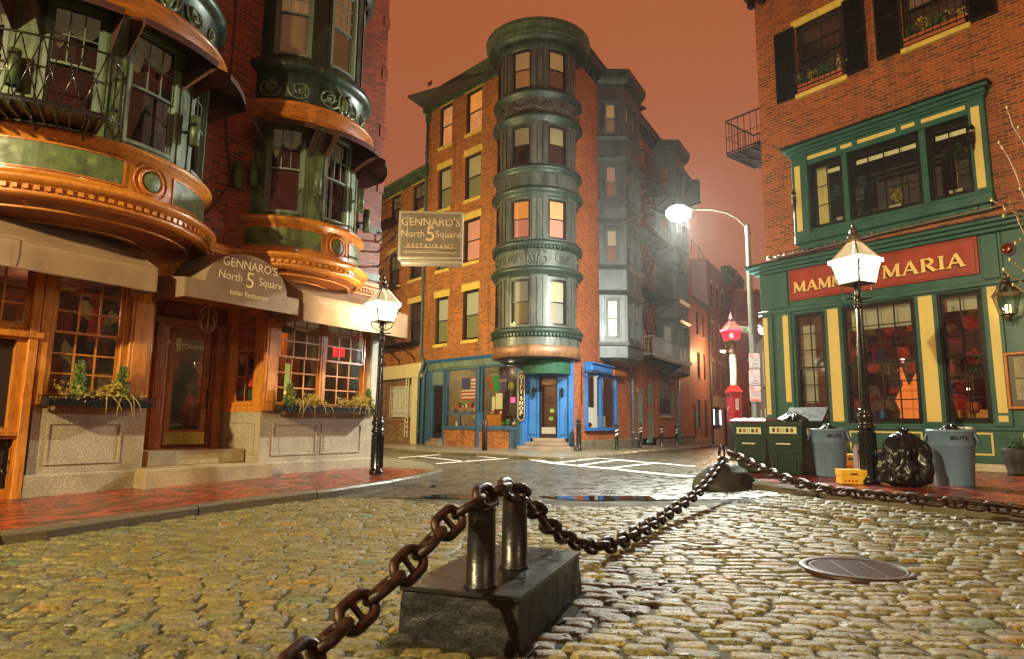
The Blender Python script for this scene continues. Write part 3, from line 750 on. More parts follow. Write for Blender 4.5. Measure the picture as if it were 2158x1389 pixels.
# boulder with ring
bc = gp(1535, 1030); bo = empty('anchor_boulder', (bc[0], bc[1]+.15, G(*bc[:2]))); tag(bo, 'dark rounded boulder with an iron ring holding both chains', 'boulder')
mb = MB(); rings = []
for j in range(13):
    a = j/12*pi/2; rings.append([])
    for i in range(36):
        t = 2*pi*i/36; rr_ = cos(a)**.85 if j < 12 else .02; nn = 1+.09*noise.noise(Vector((cos(t)*2*rr_, sin(t)*2*rr_, a*2)))
        rings[-1].append((.55*rr_*cos(t)*nn, .46*rr_*sin(t)*nn, (.46*sin(a))*nn-.06))
mb.loft(rings, smooth=True); mb.build('stone', M['boulder'], bo)
mb = MB(); mb.tube([(-.06+.055*cos(2*pi*i/20), -.05+.02*cos(2*pi*i/20), .60+.115*sin(2*pi*i/20)) for i in range(20)], .016, 8, closed=True)
mb.tube([(-.03+.05*cos(2*pi*i/20), .02+.04*cos(2*pi*i/20), .58+.10*sin(2*pi*i/20)) for i in range(20)], .015, 8, closed=True)
mb.tube([(-.05+.06*cos(2*pi*i/16), -.03, .46+.06*sin(2*pi*i/16)) for i in range(16)], .02, 8, closed=True)
mb.build('iron_ring', M['iron_rust'], bo)
mb = MB()
for q in range(3): mb.tube([(.02+.03*cos(a_), .05*sin(a_)-.02, .44+q*.03+.012*sin(2*a_)) for a_ in [2*pi*i/14 for i in range(14)]], .014, 6, closed=True)
mb.build('shackle', M['relief_copper'], bo)

# ================================================================ lamps
def light(name, kind, loc, energy, color, size=.15, parent=None, rot=None, spot=None):
    ld = bpy.data.lights.new(name, kind); ld.energy = energy; ld.color = color
    if kind in ('POINT', 'SPOT'): ld.shadow_soft_size = size
    if kind == 'SPOT': ld.spot_size = spot or radians(140); ld.spot_blend = .6
    o = bpy.data.objects.new(name, ld); COL.objects.link(o); o.location = loc
    if parent: o.parent = parent
    if rot: o.rotation_euler = rot
    return o
def sq(h, z, r=0): return [(h*sx, h*sy, z) for sx, sy in ((-1, -1), (1, -1), (1, 1), (-1, 1))]
def gas_lantern(root, k, z0, matf, top_m, pane_m, pane_top, core, s=1.):
    """square gas lantern; k metres per unit, z0 height of its foot; returns centre height"""
    f = lambda u: z0+u*k
    bw, tw, rw = 58*k*s, 82*k*s, 90*k*s
    fr = MB(); fr.loft([sq(bw+.006, f(0)), sq(bw+.006, f(6))])
    for sx in (-1, 1):
        for sy in (-1, 1):
            fr.bar((sx*bw, sy*bw, f(0)), (sx*tw, sy*tw, f(112)), .022); fr.bar((sx*tw, sy*tw, f(130)), (sx*24*k*s, sy*24*k*s, f(222)), .018)
    lant = fr.build('lantern', M[matf], root)
    rim = MB(); a = f(110); b = f(130)
    for x0, x1, y0, y1 in ((-rw, rw, -rw, -rw+.03), (-rw, rw, rw-.03, rw), (-rw, -rw+.03, -rw+.03, rw-.03), (rw-.03, rw, -rw+.03, rw-.03)): rim.box(x0, x1, y0, y1, a, b)
    rim.build('rim', M[top_m], lant)
    for i in range(4):
        c_, s_ = cos(i*pi/2), sin(i*pi/2); R2 = lambda x, y, z: (x*c_-y*s_, x*s_+y*c_, z)
        pm = MB(); pm.quad(R2(-bw+.012, -bw, f(5)), R2(bw-.012, -bw, f(5)), R2(tw-.012, -tw, f(110)), R2(-tw+.012, -tw, f(110))); pm.build('pane', M[pane_m], lant)
        pm = MB(); q = 24*k*s; pm.quad(R2(-tw+.01, -tw, f(131)), R2(tw-.01, -tw, f(131)), R2(q, -q, f(220)), R2(-q, -q, f(220))); pm.build('roof_pane', M[pane_top], lant)
    cp = MB(); cp.lathe([(30*k*s, f(218)), (30*k*s, f(240)), (34*k*s, f(244)), (30*k*s, f(252)), (22*k*s, f(258)), (17*k*s, f(275)), (20*k*s, f(285)), (12*k*s, f(293)), (7*k*s, f(302)), (9*k*s, f(310)), (4*k*s, f(318)), (0.002, f(326))], 20)
    cp.build('finial', M[matf], lant)
    ml = MB(); ml.sphere((0, 0, f(60)), 22*k*s, 12, 8, (1, 1, 1.4)); ml.build('mantle', M[core], lant)
    return f(60)
def gas_lamp(loc, H, label, rz, energy, fluted_m='pole_black', lant_m='pole_black', bar=True, top_m='lamp_glass_hot'):
    root = empty('gas_street_lamp', tuple(loc), rz); tag(root, label, 'street lamp', 'gas street lamps on the square'); k = H/1300
    b = MB(); prof = [(48, 0), (48, 14), (42, 22), (36, 34), (34, 250), (36, 258), (42, 262), (44, 272), (38, 280), (32, 296), (40, 312), (42, 326), (36, 336), (28, 346), (32, 352), (28, 360)]
    b.lathe([(r*k, z*k) for r, z in prof], 28)
    for i in range(12):
        a = 2*pi*i/12; b.bar((36*k*cos(a), 36*k*sin(a), 38*k), (35*k*cos(a), 35*k*sin(a), 246*k), 9*k, 6*k)
    b.build('base', M[fluted_m], root)
    b = MB(); n = 24; rings = []
    for z, r in ((358, 24), (400, 23), (600, 19), (800, 15.5), (862, 14.5)):
        rings.append([((r+(1.6 if i % 2 else -1.2))*k*cos(2*pi*i/n), (r+(1.6 if i % 2 else -1.2))*k*sin(2*pi*i/n), z*k) for i in range(n)])
    b.loft(rings, smooth=False); b.lathe([(17*k, 858*k), (22*k, 866*k), (24*k, 876*k), (17*k, 886*k), (20*k, 896*k), (23*k, 905*k), (16*k, 915*k), (13*k, 925*k), (15*k, 945*k), (18*k, 985*k)], 20)
    b.build('shaft', M[fluted_m], root)
    if bar:
        b = MB(); b.tube([(-75*k*cos(-rz), -75*k*sin(-rz), 912*k), (0, 0, 912*k), (62*k*cos(-rz), 62*k*sin(-rz), 914*k)], 4.5*k, 8); b.build('ladder_bar', M[fluted_m], root)
    b = MB()
    for sx in (-1, 1):
        for sy in (-1, 1):
            b.tube([(sx*12*k, sy*12*k, 928*k), (sx*45*k, sy*45*k, 950*k), (sx*52*k, sy*52*k, 975*k), (sx*84*k, sy*84*k, 1098*k)], 3.4*k, 6)
    b.build('cradle', M[lant_m], root)
    zc = gas_lantern(root, k, 985*k, lant_m, top_m, 'lantern_pane', 'lantern_pane_top', 'mantle_glow')
    light('lamp_light', 'POINT', (0, 0, zc), energy, (1, .80, .50), .12, root)
    return root
q = gp(793, 998, .12); gas_lamp(q, 4.02, 'black gas street lamp on the left brick pavement beside the awning restaurant', radians(38), 1700)
LAMPL = q
q = gp(1834, 1019, .10); gas_lamp(q, 4.02, 'black gas street lamp standing among the rubbish bins before the green shopfront', radians(24), 650, lant_m='lamp_bronze')
LAMPR = q

# cobra-head street light on the steel post
PB = np.array([7.12, 19.2]); root = empty('street_light', (PB[0], PB[1], G(*PB)+.08)); tag(root, 'tall steel street light with curved arm and glaring white head', 'street light')
topz = dp(1586, 474, 19.2)[2]-root.location.z; hd = dp(1437, 443, 19.2); arm0 = dp(1583, 496, 19.2)
b = MB(); b.lathe([(.13, 0), (.13, .5), (.105, .55), (.10, 2), (.075, topz-.3), (.085, topz-.28), (.085, topz-.05), (.06, topz), (.01, topz+.03)], 20); b.build('post', M['pole_steel'], root)
L0 = Vector((arm0[0]-PB[0], 0, arm0[2]-root.location.z)); Hd = Vector((hd[0]-PB[0], 0, hd[2]-root.location.z))
b = MB(); A_ = [dp(x, y, 19.2) for x, y in [(1583, 496), (1572, 478), (1553, 460), (1530, 448), (1500, 442), (1470, 441), (1455, 442)]]
b.tube([(p[0]-PB[0], 0, p[2]-root.location.z) for p in A_], .032, 10); b.build('arm', M['pole_steel'], root)
b = MB(); rings = []
for t, w_, h_ in ((0, .05, .04), (.12, .09, .07), (.35, .16, .11), (.6, .19, .12), (.8, .15, .09), (.92, .05, .03)):
    rings.append([(Hd.x+.45-t, w_*cos(2*pi*i/16), Hd.z+.06-.10*t+h_*max(-.25, sin(2*pi*i/16))) for i in range(16)])
b.loft(rings, smooth=True); b.build('lamp_head', M['pole_steel'], root)
b = MB(); b.sphere((Hd.x-.10, 0, Hd.z-.10), .31, 18, 12, (1.25, .8, .8)); b.build('lamp_lens', M['cobra_glow'], root)  # lens swollen past a real one, standing in for the glare burst
light('head_light', 'SPOT', (Hd.x-.10, -.0, Hd.z-.42), 6000, (.95, 1.0, .86), .15, root, rot=(0, 0, 0), spot=radians(176))
light('head_light', 'POINT', (Hd.x-.10, -.0, Hd.z-.44), 5500, (.95, 1.0, .88), .12, root)
COBRA = np.array([hd[0], 19.2, hd[2]])
paint('letter_cream_dim', (.62, .44, .26), .4, .2, 10, metal=.3)
paint('leaf_conifer', (.12, .17, .03), .6, .5, 14); paint('leaf_dry', (.42, .30, .05), .6, .4, 14)
emit('glow_green_dim', (.55, .75, .14), .7, (.3, .4, .1), .5, 6)
emit('room_red_dim', (.10, .008, .004), .5, (.08, .02, .01), .8, 3)
emit('trim_yellow_cloth', (.30, .22, .11), .30, (.40, .32, .18), .5, 6); patches('room_maroon', [(0, (.003, .002, .001)), (.3, (.03, .004, .003)), (.55, (.008, .004, .003)), (.7, (.055, .008, .004)), (.9, (.02, .012, .006))], 1, 2.2)  # swag cloth glows faintly in place of room light
# ================================================================ shared builders
def text_obj(txt, size, loc, parent, mat, ext=.004, align='CENTER', sx=1., name='lettering', shear=0, ay='CENTER', off=0, rz=0, space=1):
    cu = bpy.data.curves.new(name, 'FONT'); cu.body = txt; cu.size = size; cu.extrude = ext; cu.align_x = align; cu.align_y = ay
    cu.shear = shear; cu.offset = off; cu.space_character = space; cu.resolution_u = 3
    tmp = bpy.data.objects.new('tmp', cu); COL.objects.link(tmp); bpy.context.view_layer.update()
    me = bpy.data.meshes.new_from_object(tmp.evaluated_get(bpy.context.evaluated_depsgraph_get())); me.name = name
    bpy.data.objects.remove(tmp); me.materials.clear(); me.materials.append(M[mat]); o = bpy.data.objects.new(name, me); COL.objects.link(o)
    o.parent = parent; o.location = loc; o.rotation_euler = (pi/2, 0, rz); o.scale = (sx, 1, 1); return o
GL = {  # serif capitals: strokes (x0,z0,x1,z1,weight) and serif marks (x,z,halfwidth); width
 'M': (1.12, [(.12, 0, .17, 1, .5), (.17, 1, .56, .08, 1), (.56, .08, .93, 1, .5), (.95, 0, .95, 1, 1)], [(.12, 0, .13), (.15, 1, .13), (.95, 0, .16), (.96, 1, .13)]),
 'A': (1.0, [(.12, 0, .50, 1, .5), (.50, 1, .86, 0, 1), (.25, .33, .72, .33, .45)], [(.12, 0, .14), (.86, 0, .16)]),
 'R': (.95, [(.2, 0, .2, 1, 1), (.45, .47, .82, 0, .95), (.2, .96, .5, .96, .4), (.2, .48, .5, .48, .4), (.5, .96, .68, .86, .8), (.68, .88, .70, .60, 1), (.70, .62, .5, .48, .7)], [(.2, 0, .16), (.18, 1, .12), (.84, 0, .14)]),
 'I': (.42, [(.21, 0, .21, 1, 1)], [(.21, 0, .18), (.21, 1, .18)]),
 'G': (1.0, [(.86, .78, .68, .97, .5), (.70, .97, .42, .98, .6), (.44, .98, .20, .80, 1), (.20, .82, .14, .45, 1.05), (.14, .50, .26, .12, 1), (.24, .14, .50, .01, .7), (.48, .02, .80, .12, .5), (.82, .05, .82, .45, .9)], [(.82, .46, .15)]),
 'F': (.8, [(.2, 0, .2, 1, 1), (.2, .96, .74, .96, .45), (.2, .50, .6, .50, .4), (.73, .98, .74, .80, .4)], [(.2, 0, .16), (.18, 1, .12)]),
 'T': (.9, [(.45, 0, .45, 1, 1), (.08, .96, .82, .96, .45), (.08, .97, .06, .78, .4), (.82, .97, .84, .78, .4)], [(.45, 0, .16)]),
 'S': (.75, [(.62, .80, .45, .98, .5), (.48, .98, .22, .88, .8), (.22, .90, .18, .68, .9), (.18, .70, .58, .36, 1.1), (.58, .38, .58, .14, .9), (.58, .15, .38, .02, .7), (.40, .02, .14, .20, .5)], []),
 'H': (1.0, [(.2, 0, .2, 1, 1), (.8, 0, .8, 1, 1), (.2, .5, .8, .5, .45)], [(.2, 0, .15), (.2, 1, .15), (.8, 0, .15), (.8, 1, .15)]),
 'O': (1.0, [(.14, .30, .14, .70, 1.1), (.14, .68, .34, .95, .8), (.32, .97, .66, .97, .45), (.64, .96, .86, .68, .8), (.86, .70, .86, .30, 1.1), (.86, .32, .66, .05, .8), (.68, .03, .32, .03, .45), (.34, .04, .14, .32, .8)], []),
 'P': (.85, [(.2, 0, .2, 1, 1), (.2, .96, .5, .96, .4), (.2, .46, .5, .46, .4), (.5, .96, .70, .84, .8), (.70, .86, .70, .58, 1), (.70, .60, .5, .46, .7)], [(.2, 0, .16), (.18, 1, .12)]),
 ' ': (.7, [], [])}
def glyph(mb, ch, u, z, h, wt, y0, y1, sx=1):
    w, st, sf = GL[ch]
    for x0, a, x1, b, k in st:
        p = np.array([u+x0*h*sx, z+a*h]); q = np.array([u+x1*h*sx, z+b*h]); t = q-p; t = t/np.linalg.norm(t); n = np.array([-t[1], t[0]])*wt*k/2
        if abs(x1-x0) < .02 or abs(a-b) < .02: n = n
        P = [p-n, q-n, q+n, p+n]; mb.prism([(c[0], c[1]) for c in P], y1, y0)
    for x, a, hw in sf:
        a_ = z+a*h; mb.box(u+(x-hw)*h*sx, u+(x+hw)*h*sx, y0-.001, y1, a_-(0 if a < .5 else wt*.28), a_+(wt*.28 if a < .5 else 0))
    return w*h*sx
def serif_text(mb, txt, u, z, h, wt, y0, y1, gap=.12, sx=1):
    for ch in txt: u += glyph(mb, ch, u, z, h, wt, y0, y1, sx)+gap*h
    return u

def sash_window(par, u0, u1, z0, z1, y, fm, up=(1, 1), lo=(1, 1), fw=.05, bl_up=None, bl_lo=None, mid=.5, room='room_blackish', gl='glass_dark', mt=.018, depth=.09, name='window', low_open=0, back=.32, label=None, curtain=None):
    f = MB(); zm = z0+(z1-z0)*(1-mid)
    f.bbox(u0, u0+fw, y, y+depth, z0, z1, .008); f.bbox(u1-fw, u1, y, y+depth, z0, z1, .008)
    f.bbox(u0+fw, u1-fw, y+.002, y+depth, z1-fw, z1, .008); f.bbox(u0+fw, u1-fw, y-.012, y+depth, z0, z0+fw*1.15, .008)
    iu0, iu1, iz0, iz1 = u0+fw, u1-fw, z0+fw*1.15, z1-fw
    sw = fw*.7
    def sash(a, b, c, d, yy, cols, rows):
        f.box(a, a+sw, yy, yy+.035, c, d); f.box(b-sw, b, yy, yy+.035, c, d); f.box(a+sw, b-sw, yy+.001, yy+.035, c, c+sw); f.box(a+sw, b-sw, yy+.001, yy+.035, d-sw, d)
        for i in range(1, cols): x = a+sw+(b-a-2*sw)*i/cols; f.box(x-mt/2, x+mt/2, yy+.004, yy+.03, c+sw, d-sw)
        for i in range(1, rows): z = c+sw+(d-c-2*sw)*i/rows; f.box(a+sw, b-sw, yy+.006, yy+.028, z-mt/2, z+mt/2)
    if mid > 0:
        sash(iu0, iu1, zm-sw/2, iz1, y+.025, *up); sash(iu0, iu1, iz0, zm+sw/2, y+.062, *lo)
    else: sash(iu0, iu1, iz0, iz1, y+.03, *up); zm = iz0
    w = f.build(name, fm, par)
    if label: w['label'] = label
    g = MB(); g.quad((iu0, y+.045, zm), (iu1, y+.045, zm), (iu1, y+.045, iz1), (iu0, y+.045, iz1))
    if mid > 0: g.quad((iu0, y+.08, iz0), (iu1, y+.08, iz0), (iu1, y+.08, zm), (iu0, y+.08, zm))
    g.build('pane', gl, w)
    if bl_up or bl_lo:
        b = MB(); b.mats = []
        zz = zm if bl_up else iz1
        if bl_up: b.cur = 0; b.box(iu0, iu1, y+.115, y+.12, zm, iz1)
        if bl_lo: b.cur = 1; b.box(iu0, iu1, y+.118, y+.123, iz0, zm)
        b.build('blind', [bl_up or bl_lo, bl_lo or bl_up], w)
    if room and not (bl_up and bl_lo):
        r_ = MB(); r_.box(u0, u1, y+back, y+back+.01, z0, z1); r_.box(u0-.01, u0, y+.1, y+back, z0, z1); r_.box(u1, u1+.01, y+.1, y+back, z0, z1); r_.box(u0, u1, y+.1, y+back, z1, z1+.01); r_.box(u0, u1, y+.1, y+back, z0-.01, z0)
        r_.build('recess', room, w)
    return w
def spiral(mb, P, R, turns, r, dirn=1, start=0, n=26, squash=1.):
    """P maps (du,dz) -> xyz"""
    pts = []; rad = []
    for i in range(n+1):
        t = i/n; a = start+dirn*turns*2*pi*t; q = R*(1-t*.82); pts.append(P(q*cos(a), q*sin(a)*squash)); rad.append(r*(1-.45*t))
    mb.tube(pts, rad, 6)
def swag(mb, c, r, a0, a1, z1, depth, rows=6, n=18):
    """draped valance between two angles on a drum"""
    rings = []
    for j in range(rows+1):
        t = j/rows; row = []
        for i in range(n+1):
            s = i/n; sag = depth*(.45+.55*4*s*(1-s)); a = radians(a0+(a1-a0)*s); rr_ = r+.035*sin(t*rows*2.4)*(4*s*(1-s))+.01
            row.append((c[0]+rr_*sin(a), c[1]-rr_*cos(a), z1-sag*t))
        rings.append(row)
    mb.loft(rings, cap=False, closed=False, smooth=True)
def arc_window(par, c, r, a0, a1, z0, z1, fm, up=(3, 2), lo=(1, 1), fw=.055, bl_up=None, bl_lo=None, swagm=None, gl='glass_dark', room='room_dark', mid=.5, mt=.016, roomlo=None, name='window'):
    f = MB(); da = math.degrees(fw/r); zm = z0+(z1-z0)*(1-mid)
    f.arc(c, r-.10, r+.012, a0, a0+da, z0, z1); f.arc(c, r-.10, r+.012, a1-da, a1, z0, z1)
    f.arc(c, r-.10, r+.010, a0+da, a1-da, z1-fw, z1); f.arc(c, r-.10, r+.03, a0+da, a1-da, z0, z0+fw)
    ia0, ia1, iz0, iz1 = a0+da, a1-da, z0+fw, z1-fw; sw = fw*.65; sd = math.degrees(sw/r); md = math.degrees(mt/2/r)
    for (c0, c1, off, (cols, rows)) in ((zm-sw/2, iz1, -.03, up), (iz0, zm+sw/2, -.065, lo)):
        f.arc(c, r+off-.03, r+off, ia0, ia0+sd, c0, c1); f.arc(c, r+off-.03, r+off, ia1-sd, ia1, c0, c1)
        f.arc(c, r+off-.03, r+off-.001, ia0+sd, ia1-sd, c0, c0+sw); f.arc(c, r+off-.03, r+off-.001, ia0+sd, ia1-sd, c1-sw, c1)
        for i in range(1, cols): a = ia0+sd+(ia1-ia0-2*sd)*i/cols; f.arc(c, r+off-.025, r+off-.005, a-md, a+md, c0+sw, c1-sw)
        for i in range(1, rows): z = c0+sw+(c1-c0-2*sw)*i/rows; f.arc(c, r+off-.024, r+off-.007, ia0+sd, ia1-sd, z-mt/2, z+mt/2)
    w = f.build(name, fm, par)
    g = MB()
    for c0, c1, off in ((zm, iz1, -.045), (iz0, zm, -.08)):
        n = 6; vs = []; 
        for i in range(n+1):
            a = radians(ia0+(ia1-ia0)*i/n); vs += [(c[0]+(r+off)*sin(a), c[1]-(r+off)*cos(a), z) for z in (c0, c1)]
        g.add(vs, [(2*i, 2*i+2, 2*i+3, 2*i+1) for i in range(n)], True)
    g.build('pane', gl, w)
    if bl_up or bl_lo:
        b = MB()
        if bl_up: b.cur = 0; b.arc(c, r-.125, r-.12, ia0, ia1, zm, iz1)
        if bl_lo: b.cur = 1; b.arc(c, r-.125, r-.12, ia0, ia1, iz0, zm)
        b.build('blind', [bl_up or bl_lo, bl_lo or bl_up], w)
    if swagm:
        b = MB(); swag(b, c, r-.16, ia0+(ia1-ia0)*.25, ia1, iz1-.02, .42); swag(b, c, r-.15, ia0, ia0+(ia1-ia0)*.32, iz1-.02, .60)
        b.build('curtain', swagm, w)
    if not (bl_up and bl_lo):
        b = MB(); b.arc(c, r-.55, r-.54, a0-4, a1+4, z0-.1, z1+.1); b.build('recess', roomlo or room, w)
    return w
def leafy(mb, centers, size, n, spread, stretch=(1, 1, 1), up=.3):
    for c in centers:
        for _ in range(n):
            d = Vector((random.gauss(0, 1), random.gauss(0, 1), random.gauss(0, 1))); d = Vector((d.x*stretch[0], d.y*stretch[1], d.z*stretch[2]))*spread
            p = Vector(c)+d; a = Vector((random.gauss(0, 1), random.gauss(0, 1), random.gauss(0, 1)+up)).normalized(); b = a.orthogonal().normalized(); s = size*random.uniform(.6, 1.4)
            b = (Matrix.Rotation(random.uniform(0, 2*pi), 3, a) @ b)
            mb.add([tuple(p-b*s*.35), tuple(p+a*s*.6-b*s*.05), tuple(p+b*s*.35+a*s*.1), tuple(p+a*s*1.3)], [(0, 2, 1), (1, 2, 3)])

# ================================================================ LEFT BUILDING (restaurant with the awnings)
LB = empty('restaurant_building', tuple(FL.o), FL.th)
tag(LB, 'dark red brick building with two bowed copper bays above a tan awning restaurant front', 'building')
cA, cB = (-6.42, .72), (-2.21, .58)
rA, rB = 1.98, 1.45
hA = []
mb = MB()
mb.wall(-16, 0, 4.05, 17, [(-7.9, -4.9, 4.4, 16.9), (-3.3, -1.1, 4.4, 16.9)], d=.3)
mb.quad((0, 0, 0), (0, 9, 0), (0, 9, 17), (0, 0, 17)); mb.quad((-16, 0, 17), (0, 0, 17), (0, 9, 17), (-16, 9, 17)); mb.quad((-16, 9, 0), (-16, 9, 17), (0, 9, 17), (0, 9, 0)); mb.quad((-16, 0, 0), (-16, 0, 17), (-16, 9, 17), (-16, 9, 0))
# toothed quoins along the corner
mb.build('brick_wall', 'brick_dark', LB)
for z in (5.35, 6.6, 8.0, 9.5, 10.9): mb = MB(); mb.box(-.16, .035, -.02, .2, z, z+.30); mb.build('edge_block', 'brick_dark', LB)
for z in (4.42, 5.55): mb = MB(); mb.box(-.75, .025, -.02, .2, z, z+.16); mb.build('copper_band', 'patina_dark', LB)
# string cornice with dentils
mb = MB(); mb.bbox(-9.2, .10, -.16, .02, 4.22, 4.32); mb.box(-9.2, .07, -.12, .02, 4.16, 4.22); mb.box(-9.2, .05, -.05, .02, 4.02, 4.16)
for i in range(105): u = -9.1+i*.087; mb.box(u, u+.05, -.10, -.05, 4.08, 4.16)
mb.build('string_cornice', 'wood_honey', LB)

def bay(c, r, th0, wins, ztop=17, sc=1., half=68):
    A0, A1 = -half-22, half+22
    k = r
    # underside
    mb = MB(); mb.lathe([(.35, 3.92), (k*.72, 3.93), (k*1.02, 4.06)], 32, c, radians(A0), radians(A1)); mb.build('bay_soffit', 'wood_dark', LB)
    mb = MB()
    for i in range(5):
        a = radians(-70+35*i); mb.bar((c[0]+.35*sin(a), c[1]-.35*cos(a), 3.905), (c[0]+k*.98*sin(a), c[1]-k*.98*cos(a), 4.03), .05, .03)
    for rr_ in (.62, .93): mb.tube([(c[0]+k*rr_*sin(radians(q)), c[1]-k*rr_*cos(radians(q)), 3.92+.1*(rr_-.6)) for q in range(-85, 90, 8)], .022, 5)
    mb.build('soffit_panels', 'wood_honey', LB)
    # lower cornice, field, upper ledge (honey coloured wood)
    e = k+.06
    mb = MB(); mb.lathe([(e-.02, 4.03), (e+.10, 4.05), (e+.12, 4.08), (e+.10, 4.11), (e+.10, 4.18), (e+.16, 4.19), (e+.22, 4.235), (e+.235, 4.27), (e+.21, 4.30), (e+.12, 4.33), (e+.05, 4.36), (e+.02, 4.40)], 44, c, radians(A0), radians(A1))
    n = int(2*half*k/5.2); 
    for i in range(n):
        a = -half-14+(2*half+28)*i/n; mb.arc(c, e+.09, e+.145, a, a+(2*half+28)/n*.55, 4.115, 4.175, 1)
    mb.build('dentil_cornice', 'wood_honey', LB)
    mb = MB(); mb.lathe([(e, 4.38), (e, 4.90), (e+.03, 4.905), (e+.035, 4.92), (e+.09, 4.95), (e+.115, 4.985), (e+.115, 5.015), (e+.08, 5.04), (e+.05, 5.06), (e-.1, 5.08)], 44, c, radians(A0), radians(A1))
    mb.build('spandrel', 'wood_honey', LB)
    dth = math.degrees(.30/k)
    pan = MB()
    for a, b in ((-half-6, th0-dth-3), (th0+dth+3, half+6)):
        pan.arc(c, e-.01, e+.006, a, b, 4.46, 4.82)
    P = lambda du, dz, o=0: (c[0]+(e+o)*sin(radians(th0)+du/e), c[1]-(e+o)*cos(radians(th0)+du/e), 4.64+dz)
    pan.loft([[P(.165*cos(2*pi*i/24), .165*sin(2*pi*i/24), .012) for i in range(24)], [P(.12*cos(2*pi*i/24), .12*sin(2*pi*i/24), .03) for i in range(24)], [P(.001*cos(2*pi*i/24), .001*sin(2*pi*i/24), .04) for i in range(24)]], smooth=True)
    pan.build('copper_panel', 'copper_green_panel', LB)
    rim = MB()
    for a, b in ((-half-6, th0-dth-3), (th0+dth+3, half+6)):
        for z0_, z1_ in ((4.435, 4.46), (4.82, 4.845)): rim.arc(c, e-.01, e+.018, a-.8, b+.8, z0_, z1_)
        rim.arc(c, e-.01, e+.018, a-.8, a, 4.46, 4.82); rim.arc(c, e-.01, e+.018, b, b+.8, 4.46, 4.82)
    rim.tube([P(.185*cos(2*pi*i/32), .185*sin(2*pi*i/32), .01) for i in range(32)], .028, 8, closed=True)
    rim.tube([P(.27*cos(2*pi*i/32), min(.235, max(-.235, .27*sin(2*pi*i/32))), .004) for i in range(32)], .014, 6, closed=True)
    rim.build('panel_moulding', 'wood_rail', LB)
    # patinated drum with window openings, two storeys
    for lv, (z0_, z1_) in enumerate(((5.06, 7.05), (8.34, 10.6))):
        mb = MB(); w0, w1 = (5.14, 6.98) if lv == 0 else (8.44, 10.35)
        edges = [A0]
        for a, b in wins: edges += [a, b]
        edges.append(A1)
        for i in range(0, len(edges), 2): mb.arc(c, r-.12, r, edges[i], edges[i+1], z0_, z1_)
        for a, b in wins: mb.arc(c, r-.12, r-.002, a, b, z0_, w0); mb.arc(c, r-.12, r-.002, a, b, w1, z1_)
        for i in range(2, len(edges)-1, 2):      # pilaster ribs between the windows
            a, b = edges[i], edges[i+1]; m_ = (a+b)/2; h_ = min((b-a)/2*.8, 8)
            mb.arc(c, r-.01, r+.02, m_-h_, m_-h_+1.2, z0_, z1_); mb.arc(c, r-.01, r+.02, m_+h_-1.2, m_+h_, z0_, z1_)
        mb.build('copper_drum', 'patina_green' if lv == 0 else 'patina_dark', LB)
        for j, (a, b) in enumerate(wins):
            if lv == 0: arc_window(LB, c, r-.01, a, b, w0, w1, 'frame_green_grey', (3, 2), (1, 1), swagm='trim_yellow_cloth', roomlo='room_maroon')
            else: arc_window(LB, c, r-.01, a, b, w0, w1, 'frame_green_grey', (3, 3), (1, 1), bl_up='blind_tan', bl_lo='blind_dim')
    for a, b in wins:            # small maroon awnings
        mb = MB(); n = 8; q = .62; top, bot = [], []
        for i in range(n+1):
            t = a-1.5+(b-a+3)*i/n; s_, c_ = sin(radians(t)), cos(radians(t))
            top.append((c[0]+(r+.02)*s_, c[1]-(r+.02)*c_, 7.06)); bot.append((c[0]+(r+q)*s_, c[1]-(r+q)*c_, 6.80))
        mid_ = [(x, y, z-.11) for x, y, z in bot]
        mb.loft([top, bot, mid_], cap=False, closed=False)
        for i in (0, n):
            t = radians(a-1.5+(b-a+3)*i/n); w_ = (c[0]+(r+.02)*sin(t), c[1]-(r+.02)*cos(t), 6.35)
            mb.add([top[i], bot[i], mid_[i], w_], [(0, 1, 2, 3)])
        mb.build('window_awning', 'cloth_maroon', LB)
    # wooden cornice, relief frieze, dark ledge
    e2 = k+.05
    mb = MB(); mb.lathe([(e2, 7.04), (e2+.03, 7.06), (e2+.05, 7.09), (e2+.09, 7.11), (e2+.10, 7.15), (e2+.15, 7.19), (e2+.17, 7.24), (e2+.22, 7.27), (e2+.235, 7.31), (e2+.20, 7.35), (e2+.10, 7.38), (e2, 7.40)], 44, c, radians(A0), radians(A1)); mb.build('upper_cornice', 'wood_rail', LB)
    for zb in (7.38, 10.95):
        mb = MB(); mb.lathe([(e2, zb), (e2, zb+.62), (e2+.05, zb+.66), (e2+.12, zb+.70), (e2+.15, zb+.76), (e2+.16, zb+.82), (e2+.12, zb+.88), (e2+.04, zb+.93), (e2, zb+.97)], 44, c, radians(A0), radians(A1)); mb.build('frieze', 'patina_dark', LB)
        rl = MB(); n = 3 if r < 1.7 else 4
        for i in range(2*n):
            ctr = -half+(2*half)*(i+.5)/(2*n)
            PP = lambda du, dz, ctr=ctr: (c[0]+(e2+.015)*sin(radians(ctr)+du/e2), c[1]-(e2+.015)*cos(radians(ctr)+du/e2), zb+.31+dz)
            s_ = 1 if i % 2 else -1
            spiral(rl, PP, .24, 1.6, .022, s_, start=pi*.9 if i % 2 else .1, n=30, squash=.95)
            spiral(rl, lambda a_, b_: PP(a_+.02, b_), .09, 1.1, .018, -s_, start=1, n=14)
            rl.sphere(PP(0, 0), .035, 8, 6); rl.sphere(PP(.10*s_, -.09), .028, 6, 5); rl.sphere(PP(-.11*s_, .08), .03, 6, 5, (1, 1, 1.5))
            for q in range(5):
                a_ = q*1.25; rl.sphere(PP(.15*cos(a_), .15*sin(a_)), .018, 6, 4, (1, 1, 1.4))
